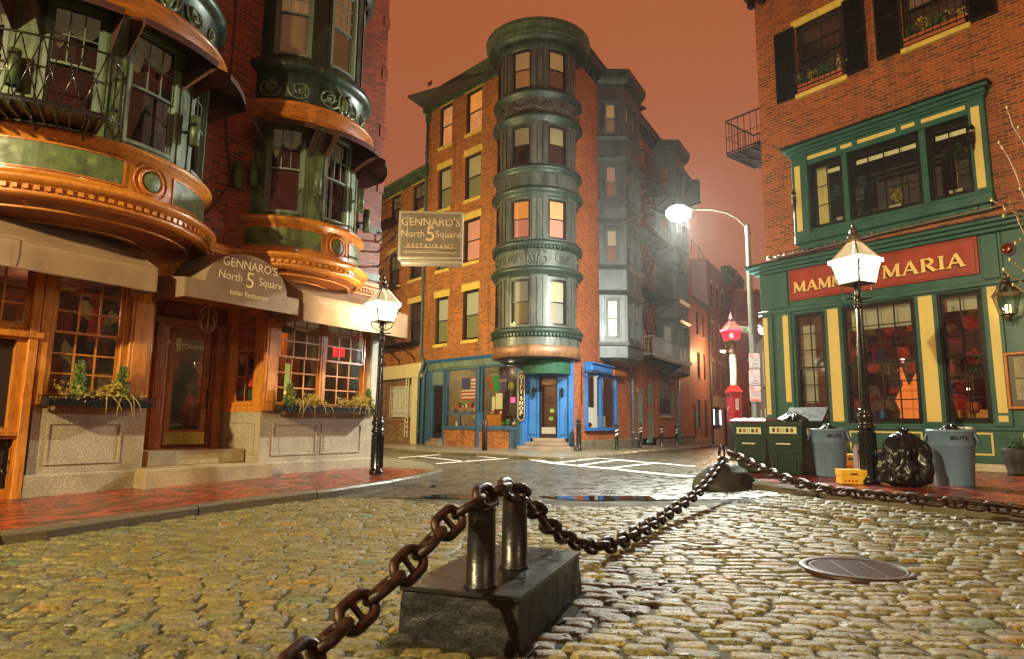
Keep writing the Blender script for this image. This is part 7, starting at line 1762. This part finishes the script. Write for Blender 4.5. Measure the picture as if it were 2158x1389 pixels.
for z in (8.2, 11.8):
    mb = MB(); u0, u1 = -6.5, -2.2
    mb.box(u0, u1, -.9, 0, z-.05, z); mb.bar((u0, -.9, z+.9), (u1, -.9, z+.9), .03); mb.bar((u1, -.9, z+.9), (u1, 0, z+.9), .03)
    for i in range(28): x = u0+(u1-u0)*i/27; mb.bar((x, -.9, z), (x, -.9, z+.9), .014)
    mb.bar((u1-.3, -.9, z), (u1-.3, 0, z-.8), .05); mb.build('balcony_deck', 'frame_black', nb2)

# ================================================================ alley buildings
def row_house(name, label, u0, u1, ztop, mat, wins, fr=FA, y=.0, depth=8, lint=None, extra=None, gz=-.6, side=None):
    B = empty(name, tuple(fr.w(u0, 0, 0)), fr.th); tag(B, label, 'building'); W_ = u1-u0
    mb = MB(); mb.wall(0, W_, gz, ztop, [w[:4] for w in wins], y=y, d=.14); mb.quad((0, y, gz), (0, depth, gz), (0, depth, ztop), (0, y, ztop)); mb.quad((W_, y, gz), (W_, depth, gz), (W_, depth, ztop), (W_, y, ztop)); mb.quad((0, y, ztop), (W_, y, ztop), (W_, depth, ztop), (0, depth, ztop)); mb.build('brick_wall', mat, B)
    for w in wins:
        sash_window(B, w[0]+.01, w[1]-.01, w[2]+.01, w[3]-.01, y+.05, 'frame_dark', (1, 1), (1, 1), .05, bl_up=w[4] if len(w) > 4 else 'room_blackish', bl_lo='room_blackish')
        if lint: mb = MB(); mb.bbox(w[0]-.1, w[1]+.1, y-.03, y+.05, w[3], w[3]+.3); mb.build('lintel', lint, B)
        mb = MB(); mb.bbox(w[0]-.06, w[1]+.06, y-.05, y+.05, w[2]-.1, w[2]); mb.build('sill', 'stone_brown', B)
    return B
B1 = row_house('low_brick_house', 'low three storey brick house next to the far grey bay in the alley', 19.3, 24.2, 9.62, 'brick_alley', [(1.2, 1.9, 7.3, 8.95), (3.0, 3.7, 7.3, 8.95), (1.2, 2.0, 4.3, 6.1), (3.0, 3.8, 4.3, 6.1), (1.0, 1.8, .9, 2.9, 'blind_grey')])
mb = MB(); mb.bbox(0, 4.9, -.15, .1, 9.5, 9.75); mb.build('gutter', 'cornice_green', B1); mb = MB(); mb.bbox(2.9, 3.5, -.02, .05, -.4, 2.9); mb.build('door', 'cloth_maroon', B1); mb = MB(); mb.bbox(-.15, .35, -.02, .05, -.3, 2.6); mb.build('door', 'cloth_maroon', B1)
mb = MB(); mb.bbox(.0, 4.4, -.12, 0, -.6, .3); mb.build('granite_base', 'stone_brown', B1); mb = MB(); mb.box(.45, .8, -.03, 0, 1.1, 2.1); mb.build('wall_plaque', 'paint_teal', B1)
mb = MB(); mb.tube([(4.75, -.12, 9.5), (4.75, -.12, -.3)], .07, 8); mb.build('drain_pipe', 'frame_slate', B1)
ws = []
for zz, hh in ((9.9, 1.9), (6.9, 1.8), (3.9, 1.9)):
    for x in (1.0, 3.0, 5.0, 7.4, 9.0, 10.4): ws.append((x, x+.85, zz, zz+hh, 'blind_dim' if x == 3 else 'room_blackish'))
B2 = row_house('tall_brick_tenement', 'tall brick tenement with a plastered side wall and beige ground floor in the alley', 24.2, 35.5, 13.45, 'brick_alley', ws, lint='trim_stone', gz=-.7)
mb = MB(); mb.quad((-.01, -.01, 9), (-.01, 8, 9), (-.01, 8, 13.5), (-.01, -.01, 13.5)); mb.build('plastered_side', 'stucco_grey', B2)
mb = MB(); mb.bbox(5.6, 11.5, -.75, .1, 13.3, 14.1, .1); mb.bbox(5.7, 11.5, -.4, .1, 12.8, 13.3, .05)
for i in range(14): mb.bbox(5.8+i*.4, 5.95+i*.4, -.6, -.3, 12.95, 13.3)
mb.build('green_cornice', 'cornice_green', B2)
mb = MB(); mb.bbox(.05, 6.2, -.06, .0, -.6, 3.3, .01); mb.build('beige_ground_floor', 'stucco_beige', B2); mb = MB(); mb.box(.5, 2.6, -.07, -.05, .9, 2.5); mb.box(4.0, 5.0, -.07, -.05, -.4, 2.5); mb.build('dark_opening', 'frame_dark', B2)
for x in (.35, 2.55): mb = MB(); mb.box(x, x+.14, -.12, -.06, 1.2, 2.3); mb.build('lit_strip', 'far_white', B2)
mb = MB()
for x in (.2, 1.2): mb.bar((-2.2+x*2, .6, 13.5), (-2.2+x*2, .6, 14.5), .04)
mb.bar((-1.8, .6, 14.5), (.2, .6, 14.5), .04); mb.bar((.2, .6, 14.5), (.9, .2, 13.5), .04); mb.build('roof_rail', 'frame_black', B2)
B2b = row_house('end_brick_house', 'last brick house of the alley beyond the tall tenement', 35.5, 47, 12.6, 'brick_alley', [(x, x+.9, z, z+1.9) for z in (9, 5.9, 2.9, .2) for x in (1, 3.2, 5.6, 8)], gz=-1)
FE2 = Frame(dp(1556, 900, 52)[:2], 8)
B3 = row_house('distant_dark_house', 'dark red house closing the far end of the alley', 0, 9, 11.9, 'brick_dark', [(1.0, 1.9, 6.4, 8.3), (3.0, 3.9, 6.4, 8.3), (5.0, 5.9, 6.4, 8.3), (1, 1.9, 2.6, 4.4), (3, 3.9, 2.6, 4.4)], fr=FE2, gz=-1, depth=5)
mb = MB(); mb.bbox(0, 9, -.3, 0, 9.2, 9.5); mb.bbox(0, 9, -.3, .2, 11.8, 12.1); mb.build('string_course', 'brick_alley', B3); mb = MB(); mb.box(.1, 1.0, 1, 2, 12, 14.0); mb.build('chimney', 'brick_dark', B3)
# houses on the far side of the alley, behind the green building
FG = Frame(FR.w(-4.6, 12.2, 0)[:2], 55)
B4 = row_house('grey_alley_house', 'pale clapboard house glimpsed between the sign post and the green shopfront', 0, 7.5, 5.2, 'stucco_grey', [(1, 1.7, 3, 4.6), (2.6, 3.3, 3, 4.6), (4.2, 4.9, 3, 4.6), (1, 1.7, .3, 2), (2.6, 3.3, .3, 2), (4.2, 4.9, .3, 2)], fr=Frame((12.4, 33), -104.5), gz=-1, depth=6)
light('shop_light', 'POINT', tuple(FC.w(-1.6, .9, 3.4)), 26, (1, .9, .6), .2); light('shop_light', 'POINT', tuple(FA.w(3.6, .5, 3.15)), 20, (1, .9, .7), .1); light('shop_light', 'POINT', tuple(FC.w(-3.9, .9, 3.4)), 26, (1, .9, .6), .2)
# ================================================================ street furniture and rubbish
def bollard(px, py, top, r, label, stripes=True, ball=True):
    q = gp(px, py, .12); H = dp(px, top, q[1])[2]-q[2]; t = empty('bollard', tuple(q)); tag(t, label, 'bollard', 'bollards along the kerb of the corner')
    mb = MB()
    if ball: mb.lathe([(r*1.12, 0), (r*1.12, .05), (r, .07), (r, H-.24), (r*1.15, H-.235), (r*1.15, H-.21), (r*.8, H-.19), (r*.7, H-.16), (r*.95, H-.12), (r, H-.07), (r*.75, H-.02), (.003, H)], 18)
    else: mb.lathe([(r, 0), (r, H-.02), (r*.9, H), (.003, H+.005)], 16)
    mb.build('post', 'iron_rust_dark' if not ball else 'pole_black', t)
    if stripes:
        mb = MB()
        for k in (0, 1):
            n = 10; a0 = -1.6
            for i in range(n):
                a = a0+2.6*i/n; b = a0+2.6*(i+1)/n; z = H-.36-.16*k; s1 = .055*i/n*2; s2 = .055*(i+1)/n*2
                mb.quad(*[(1.03*r*sin(x), -1.03*r*cos(x), z+s+h) for x, s, h in ((a, s1, 0), (b, s2, 0), (b, s2, .06), (a, s1, .06))])
        mb.build('reflective_band', 'carton_white', t)
paint('iron_rust_dark', (.030, .016, .012), .4, .6, 9, metal=.3, dirt=(.09, .035, .015), streak=False, bump=.6)
bollard(1021, 949, 886, .105, 'plain rough dark bollard in front of the gift shop window', False, False)
bollard(1220, 950, 883, .10, 'tallest ball topped black bollard right of the gift shop steps', False)
for i, (px, py, tp) in enumerate([(1300, 948, 893), (1351, 944, 890), (1395, 942, 893), (1427, 941, 895)]):
    bollard(px, py, tp, .072, ['black striped bollard before the alley window of the gift shop', 'black striped bollard in front of the first teal alley door', 'black striped bollard under the fire escape, third from the far end of the kerb row', 'black striped bollard farthest up the alley of the kerb row'][i])

KW = 1.2
def wheelie(px, py, label, open_lid=False, H=.97):
    q = gp(px, py, .10); t = empty('wheeled_bin', tuple(q), FR.th+.04); tag(t, label, 'wheeled bin', 'dark green wheeled bins by the shopfront')
    def ring(w, d0, d1, z): return [(-w*KW, d0*KW, z), (w*KW, d0*KW, z), (w*KW, d1*KW, z), (-w*KW, d1*KW, z)]
    mb = MB(); mb.loft([ring(.235, -.25, .20, .04), ring(.26, -.28, .26, .40), ring(.285, -.31, .31, H-.12), ring(.30, -.325, .325, H-.11), ring(.30, -.325, .325, H-.04), ring(.28, -.30, .30, H-.04)], cap=False)
    mb.loft([ring(.235, -.25, .20, .04), ring(.23, -.24, .19, .0)]); mb.box(-.30, .30, -.30, .30, H-.25, H-.24)
    for x0, x1, z0, z1 in ((-.16, -.13, .08, .58), (.13, .16, .08, .58), (-.13, .13, .56, .59), (-.22, -.19, .08, .66), (.19, .22, .08, .66)): mb.box(x0*KW, x1*KW, -.365+.035*(1-z0), -.25, z0, z1)
    body = mb.build('body', 'plastic_green', t)
    mb = MB(); mb.bar((-.13, -.385, .54), (.13, -.385, .54), .022); mb.build('grab_bar', 'sticker_white', t); mb = MB(); mb.box(-.25, .25, -.378, -.33, H-.25, H-.13); st = mb.build('sticker', 'sticker_white', t)
    for i in range(5):
        mb = MB(); x = -.17+.085*i
        if i == 2: mb.tube([(x+.03*cos(a), -.382, H-.19+.03*sin(a)) for a in [2*pi*k/12 for k in range(12)]], .005, 5, closed=True)
        else: mb.box(x-.026, x+.026, -.383, -.379, H-.225, H-.155)
        mb.build('pictogram', ['leaf_dark', 'terracotta', 'leaf_dark', 'ink_dark', 'wood_dark'][i], st)
    mb = MB(); mb.box(.335, .347, -.16, .04, H-.27, H-.15); mb.build('side_sticker', 'sticker_white', t)
    mb = MB()
    if open_lid:
        c_, s_ = cos(radians(118)), sin(radians(118)); R_ = lambda x, y, z: (x, .32+y*c_*-1-z*s_*0, H+y*s_*1+z*0)
        pts = lambda zz, g: [(x, .30+yy*cos(radians(62))+zz*sin(radians(62)), H-.02+yy*sin(radians(62))-zz*cos(radians(62))) for x, yy in ((-.31+g, 0), (.31-g, 0), (.31-g, .66-g), (-.31+g, .66-g))]
        pts = lambda zz, g: [(x, .37+.34*yy+zz*.75, H-.02+.33*yy-zz*.6) for x, yy in ((-.37+g, 0), (.37-g, 0), (.37-g, .78-g), (-.37+g, .78-g))]
        mb.loft([pts(0, 0), pts(.05, .0), pts(.08, .05)])
    else: mb.loft([ring(.315, -.345, .34, H-.04), ring(.315, -.345, .34, H-.005), ring(.26, -.28, .30, H+.045)])
    mb.build('lid', 'plastic_black' if open_lid else 'lid_red', t)
    mb = MB(); mb.tube([(-.24, .42, H-.05), (.24, .42, H-.05)], .018, 8); mb.build('handle', 'plastic_green', t)
    for x in (-.26, .26): mb = MB(); mb.loft([[(x-.03, .22+.10*cos(a), .10+.10*sin(a)) for a in [2*pi*k/16 for k in range(16)]], [(x+.03, .22+.10*cos(a), .10+.10*sin(a)) for a in [2*pi*k/16 for k in range(16)]]]); mb.build('wheel', 'plastic_black', t)
    return t, H
paint('sticker_white', (.60, .62, .42), .5, .1); paint('lid_red', (.10, .012, .014), .3, .5, 5, dirt=(.01, .01, .01))
def bag_mesh(R_, H, seed, tied=True, squash=1.):
    mb = MB(); rings = []; nn, mm = 110, 70
    for j in range(mm+1):
        t = j/mm; z = H*t
        prof = (min(1, t*9+.35)**.6)*(.90+.10*sin(t*3.2))*(1 if t < .45 else max(.10, cos((t-.45)/.55*pi/2)**.62))
        if tied and t > .93: prof = .10+(t-.93)*1.8
        row = []
        for i in range(nn):
            a = 2*pi*i/nn; p = Vector((cos(a)*1.3, sin(a)*1.3, t*2+seed)); w = noise.noise(p*1.3)*.20+noise.noise(p*3.2)*.10-abs(noise.noise(Vector((cos(a)*3.2, sin(a)*3.2, t*2+seed))))*.26-abs(noise.noise(Vector((cos(a)*9, sin(a)*9, t*1.8+seed))))*.10*(.2+t)+.06
            w += .035*sin(a*9+seed+3*noise.noise(p*2))*t**1.5
            rr_ = R_*prof*(1+w*(.4 if t > .9 else 1)); row.append((rr_*cos(a), rr_*sin(a)*squash, max(0, z+.02*noise.noise(p*2.5))))
        rings.append(row)
    mb.loft(rings, smooth=True); return mb
b1 = wheelie(1603, 994, 'green wheeled bin with a closed red and black lid, the leftmost of the rubbish bins')
b2, H2_ = wheelie(1676, 999, 'green wheeled bin with its black lid thrown open over a rubbish bag', True)
q = gp(1676, 999, .10); bg = empty('rubbish_bag', (q[0], q[1], q[2]+.70), FR.th); tag(bg, 'dark rubbish bag bulging out of the open wheeled bin', 'rubbish bag'); bag_mesh(.31, .40, 3.3, False).build('plastic', 'bag_black', bg)
def brute(px, py, rz, label, wlabel, R_=.275, H=.80):
    q = gp(px, py, .10); t = empty('round_rubbish_bin', tuple(q), rz); tag(t, label, 'rubbish bin', 'grey round bins by the shopfront')
    mb = MB(); mb.lathe([(R_*.84, 0), (R_*.86, .02), (R_*.99, H-.24), (R_*1.01, H-.235), (R_*1.03, H-.22), (R_*1.05, H-.05), (R_*1.10, H-.04), (R_*1.12, H-.02), (R_*1.10, H), (R_*1.02, H), (R_*1.0, H-.06), (R_*.9, .3), (0, .28)], 44, cap=False); mb.build('body', 'plastic_grey', t)
    for a in (38, 218):
        mb = MB(); s_, c_ = sin(radians(a)), cos(radians(a)); P = lambda du, o, z: ((R_*1.03+o)*s_+du*c_, -(R_*1.03+o)*c_+du*s_, z)
        mb.tube([P(-.085, .0, H-.06), P(-.085, .035, H-.16), P(-.07, .045, H-.20), P(.07, .045, H-.20), P(.085, .035, H-.16), P(.085, 0, H-.06)], .013, 8); mb.loft([[P(-.09, -.01, H-.04), P(.09, -.01, H-.04), P(.075, .03, H-.19), P(-.075, .03, H-.19)], [P(-.09, .01, H-.04), P(.09, .01, H-.04), P(.075, .042, H-.19), P(-.075, .042, H-.19)]]); mb.build('handle', 'plastic_grey', t)
    a = radians(-28); text_obj('BRUTE', .075, ((R_*1.055)*sin(a), -(R_*1.055)*cos(a), H-.12), t, 'ink_dark', .002, rz=a, off=.002)
    q2 = (q[0], q[1], q[2]+.45); b = empty('bin_liner_bag', q2, rz); tag(b, wlabel, 'rubbish bag'); bag_mesh(R_*.80, .43, px*.01, False).build('plastic', 'bag_black', b)
    return q
brute(1752, 1003, radians(18), 'grey round rubbish bin next to the open green wheeled bin', 'dark bag heaped above the rim of the round bin next to the wheeled bins')
qc = brute(2013, 1022, radians(12), 'grey round rubbish bin standing rightmost, past the black bag', 'dark bag filling the rightmost round bin', .285)
t = empty('crumpled_paper', (qc[0]+.08, qc[1]-.02, qc[2]+.80)); tag(t, 'crumpled white papers on top of the rightmost round bin', 'paper'); mb = MB()
for k in range(5): mb.sphere((-.10+.07*k, .04*(k % 2), .02), .055, 7, 5, (1.3, .8, .5))
mb.build('paper', 'carton_white', t)
q = gp(1912, 1024, .10); bg = empty('large_rubbish_bag', tuple(q)); tag(bg, 'big shiny black rubbish bag tied at the top, standing between lamp post and round bin', 'rubbish bag'); bag_mesh(.335, .80, 1.7).build('plastic', 'bag_black', bg)
mb = MB()
for k in range(7): a = k*.9; mb.tube([(.02*cos(a), .02*sin(a), .76), (.05*cos(a), .05*sin(a), .81), (.09*cos(a), .08*sin(a), .80+.03*(k % 2))], [.02, .014, .006], 5)
mb.build('knot', 'bag_black', bg)
def carton(px, py, w, d, h, rz, mat, label, dz=.10, extras=None):
    q = gp(px, py, dz); t = empty('cardboard_box', tuple(q), rz); tag(t, label, 'box'); mb = MB(); mb.bbox(-w/2, w/2, -d/2, d/2, 0, h*.72, .004); mb.build('tray', mat, t)
    mb = MB(); mb.bbox(-w/2-.008, w/2+.008, -d/2-.008, d/2+.008, h*.62, h, .006); mb.build('lid', mat, t)
    mb = MB(); mb.box(-.05, .05, -d/2-.010, -d/2-.006, h*.66, h*.76); mb.build('hand_slot', 'room_dark', t)
    mb = MB()
    for i in range(4): x = -w*.38+i*w*.14; mb.box(x, x+.025, -d/2-.004, -d/2, h*.15, h*.15+.03)
    mb.build('print', 'ink_red', t); return t
carton(1795, 1019, .36, .26, .21, radians(-10), 'cardboard_yellow', 'yellow cardboard fruit box with a lid at the kerb beside the lamp post')
carton(1800, 990, .22, .22, .30, FR.th, 'cardboard_yellow', 'taller yellow cardboard box behind the white carton', .10)
q = gp(1817, 1000, .10); t = empty('white_carton', tuple(q), FR.th+.9); tag(t, 'upright white carton with red writing squeezed behind the lamp post', 'carton')
mb = MB(); mb.bbox(-.10, .10, -.08, .08, 0, .42, .004); mb.loft([[(-.1, -.08, .42), (.1, -.08, .42), (.1, .08, .42), (-.1, .08, .42)], [(-.1, -.005, .52), (.1, -.005, .52), (.1, .005, .52), (-.1, .005, .52)]]); mb.build('body', 'carton_white', t)
mb = MB()
for i in range(4): mb.tube([(-.03+.02*sin(k*1.3), -.083, .08+i*.06+k*.012) for k in range(5)], .006, 4)
mb.box(-.1, .1, -.083, -.08, .36, .41); mb.build('red_print', 'ink_red', t)

# fire alarm pillar with the red lantern
Q = dp(1549, 900, 20.); zg = G(Q[0], Q[1])+.08; fa = empty('fire_alarm_pillar', (Q[0], Q[1], zg), radians(8)); tag(fa, 'black pedestal with a red fire alarm box, pale pole and a glowing red lantern', 'fire alarm')
Z = lambda y: dp(1549, y, 20.)[2]-zg
mb = MB(); b0 = Z(890)
mb.lathe([(.22, 0), (.22, .06), (.17, .10), (.15, .16), (.14, b0-.2), (.17, b0-.12), (.19, b0)], 20)
for i in range(12): a = 2*pi*i/12; mb.bar((.145*cos(a), .145*sin(a), .2), (.14*cos(a), .14*sin(a), b0-.25), .03)
mb.build('pedestal', 'pole_black', fa)
mb = MB(); w = .17; t0 = Z(828); t1 = Z(815); mb.bbox(-w, w, -.16, .16, b0, t0, .02); mb.loft([sq(w+.03, t0-.02), sq(w+.03, t0+.03), sq(.10, t1+.03)]); mb.bbox(-w+.04, w-.04, -.19, -.16, b0+.12, t0-.1, .01); ab = mb.build('alarm_box', 'red_paint', fa)
mb = MB(); mb.box(-.05, .05, -.195, -.19, t0-.52, t0-.2); pl_ = mb.build('plate', 'white_sign', ab); mb = MB(); mb.sphere((0, -.196, t0-.45), .02, 6, 5)
for i in range(4): mb.box(-.03, .03, -.198, -.195, t0-.40+i*.045, t0-.385+i*.045)
mb.build('plate_print', 'ink_dark', ab); mb = MB(); mb.tube([(-w-.01, -.05, b0+.3), (-w-.06, -.05, b0+.34), (-w-.06, -.05, b0+.42), (-w-.01, -.05, b0+.45)], .014, 6); mb.build('handle', 'brass', ab)
mb = MB(); mb.lathe([(.105, t1-.02), (.085, t1+.1), (.075, Z(745))], 16); mb.build('pole', 'pole_pale', fa)
mb = MB(); z0 = Z(745); mb.lathe([(.09, z0-.02), (.10, z0), (.10, z0+.08), (.06, z0+.14), (.07, z0+.22), (.05, z0+.32)], 14)
for i in range(4): a = pi/4+i*pi/2; mb.tube([(.05*cos(a), .05*sin(a), z0+.16), (.16*cos(a), .16*sin(a), z0+.24), (.20*cos(a), .20*sin(a), z0+.36)], .010, 5)
mb.build('lantern_collar', 'lamp_bronze', fa)
zc = gas_lantern(fa, .0031*.9, Z(719), 'lid_red', 'lamp_red', 'lantern_pane_red', 'lantern_pane_red_top', 'lamp_red_core'); mb = MB(); zt = zc+.45
for i in range(5): mb.lathe([(.012, zt+i*.07), (.03-.004*i, zt+.03+i*.07), (.010, zt+.06+i*.07)], 8)
mb.build('spire', 'lamp_bronze', fa)
light('red_light', 'POINT', (0, 0, zc), 60, (1, .06, .08), .1, fa)
# street name blade
Q2 = dp(1578, 695, 20.45); sn = empty('street_name_sign', tuple(Q2), radians(6)); tag(sn, 'green street name blade behind the red lantern', 'street sign')
mb = MB(); mb.bbox(-.62, .10, -.012, .012, -.085, .085, .004); mb.build('blade', 'street_green', sn); mb = MB(); mb.box(-.63, .11, -.008, .008, -.10, -.085); mb.box(-.63, .11, -.008, .008, .085, .10); mb.build('edge', 'white_sign', sn); text_obj('ST', .11, (0.0, -.014, 0), sn, 'white_sign', .001)
mb = MB(); mb.lathe([(.08, -.08), (.08, .08), (.0, .09)], 14, (-.72, 0)); mb.build('round_tag', 'trim_yellow', sn)
for i, (y0, y1, dx, lab) in enumerate(((743, 777, 0, 'no parking sign with a car pictogram, uppermost of three on the steel post'), (778, 812, .0, 'no parking sign with a tow arrow, middle of three on the steel post'), (812.5, 847, .06, 'no parking sign with a red bar, lowest of three on the steel post'))):
    Q3 = dp(1590+(1.5 if i == 2 else 0), (y0+y1)/2, 19.05); s_ = empty('parking_sign', tuple(Q3), radians(4)); tag(s_, lab, 'parking sign', 'parking signs on the steel post'); h = (y1-y0)/2/FPX*19.05*.97; w = .165
    mb = MB(); poly = [(x*w+cx, z*h+cz) for x, z, cx, cz in ((-1, -1, .03, 0), (1, -1, -.03, 0), (1, -1, 0, .03), (1, 1, 0, -.03), (1, 1, -.03, 0), (-1, 1, .03, 0), (-1, 1, 0, -.03), (-1, -1, 0, .03))]; mb.prism(poly, -.003, .003); mb.build('plate', 'white_sign', s_)
    mb = MB(); mb.tube([(-w*.5+.045*cos(a), -.006, h*.70+.045*sin(a)) for a in [2*pi*k/14 for k in range(14)]], .008, 5, closed=True); mb.bar((-w*.5-.03, -.008, h*.70+.03), (-w*.5+.03, -.008, h*.70-.03), .01)
    if i == 2: mb.box(-w*.8, w*.85, -.006, -.004, -h*.9, -h*.7); mb.box(-w*.8, w*.85, -.006, -.004, h*.22, h*.32)
    mb.build('red_marking', 'ink_red', s_); text_obj('P', .06, (-w*.5, -.005, h*.70), s_, 'ink_dark', .001)
    mb = MB()
    for k in range(4): mb.box(-w*.8, w*(.5 if k % 2 else .8), -.005, -.003, h*(.30-.13*k) if i < 2 else h*(.1-.13*k), h*(.33-.13*k) if i < 2 else h*(.13-.13*k))
    if i < 2: mb.box(-.06+.03*i, .08, -.006, -.003, -h*.5, -h*.36); mb.box(-w*.6, w*.7, -.006, -.003, -h*.68, -h*.63); mb.box(-w*.75, w*.75, -.006, -.003, -h*.9, -h*.8)
    mb.build('text_lines', 'ink_dark', s_)

# ================================================================ street lights of the square outside the frame
def road_lamp(x, y, h, dx, dy, energy, col, label, size=.22, aim=None):
    t = empty('road_lamp', (x, y, G(x, y))); tag(t, label, 'street light', 'sodium road lamps round the square'); mb = MB()
    mb.lathe([(.14, 0), (.13, .6), (.10, .7), (.07, h), (.01, h+.05)], 12); mb.tube([(0, 0, h-.5), (dx*.3, dy*.3, h-.05), (dx*.75, dy*.75, h+.12), (dx, dy, h+.1)], .035, 8); mb.build('post', 'pole_steel', t)
    mb = MB(); mb.sphere((dx, dy, h+.08), .26, 12, 8, (1, .7, .35)); mb.build('lamp_head', 'pole_steel', t)
    mb = MB(); mb.sphere((dx, dy, h-.03), .16, 10, 6, (1, .8, .4)); mb.build('lamp_lens', 'mantle_glow', t)
    if aim:
        lo = light('road_light', 'SPOT', (dx, dy, h-.30), energy, col, size, t, spot=radians(112)); d = Vector((aim[0]-x-dx, aim[1]-y-dy, aim[2]-h)); lo.rotation_euler = d.to_track_quat('-Z', 'Y').to_euler(); lo.data.spot_blend = .9
    else: light('road_light', 'POINT', (dx, dy, h-.30), energy, col, size, t)
road_lamp(-10.2, -3.2, 7.2, 1.2, .3, 14500, (1, .83, .42), 'tall street lamp behind the viewer on the left side of the square', .14, (.5, 7, 0))
road_lamp(9.5, -6.5, 8.0, -1.0, 1.0, 1300, (1, .84, .5), 'unseen street lamp added behind the viewer on the right side of the square', .3)  # fill lamp added out of view to brighten the square
road_lamp(-9.4, 21.5, 6.5, .9, .8, 5200, (1, .84, .36), 'street lamp hidden in the left side street')
road_lamp(15.5, 45, 6.5, -1.0, -.4, 900, (1, .62, .30), 'street lamp far up the alley')

# litter: small leaves and scraps lying on the square
paint('litter_brown', (.10, .045, .012), .7, .5, 20); paint('litter_pale', (.42, .38, .28), .6, .3, 20)
random.seed(5)
for mt_, n_, nm in (('litter_brown', 90, 'leaf_litter'), ('litter_pale', 40, 'paper_litter')):
    mb = MB()
    for i in range(n_):
        y = 2.4+random.random()**1.4*8; x = random.uniform(-.8, .8)*y*.8; s_ = random.uniform(.008, .022); a = random.uniform(0, 6.3); z = G(x, y)+.006
        P = [(x+s_*k*cos(a+t), y+s_*k*sin(a+t), z+random.uniform(0, .008)) for t, k in ((0, 1.6), (1.6, .7), (3.1, 1.5), (4.6, .8))]; mb.add(P, [(0, 1, 2, 3)])
    tag(mb.build(nm, mt_), kind='stuff')
# ================================================================ misty night air
hz = NT('haze_air'); hz.t.nodes.remove(hz.b); pv = hz.n('VolumePrincipled'); pv.inputs['Color'].default_value = (.92, .90, .88, 1); pv.inputs['Density'].default_value = .00052; pv.inputs['Anisotropy'].default_value = .75
hz.l(pv.outputs[0], hz.out.inputs['Volume'])
mb = MB(); mb.box(-70, 70, -40, 100, -3, 22); tag(mb.build('haze', 'haze_air'), kind='stuff')
S.cycles.volume_bounces = 0
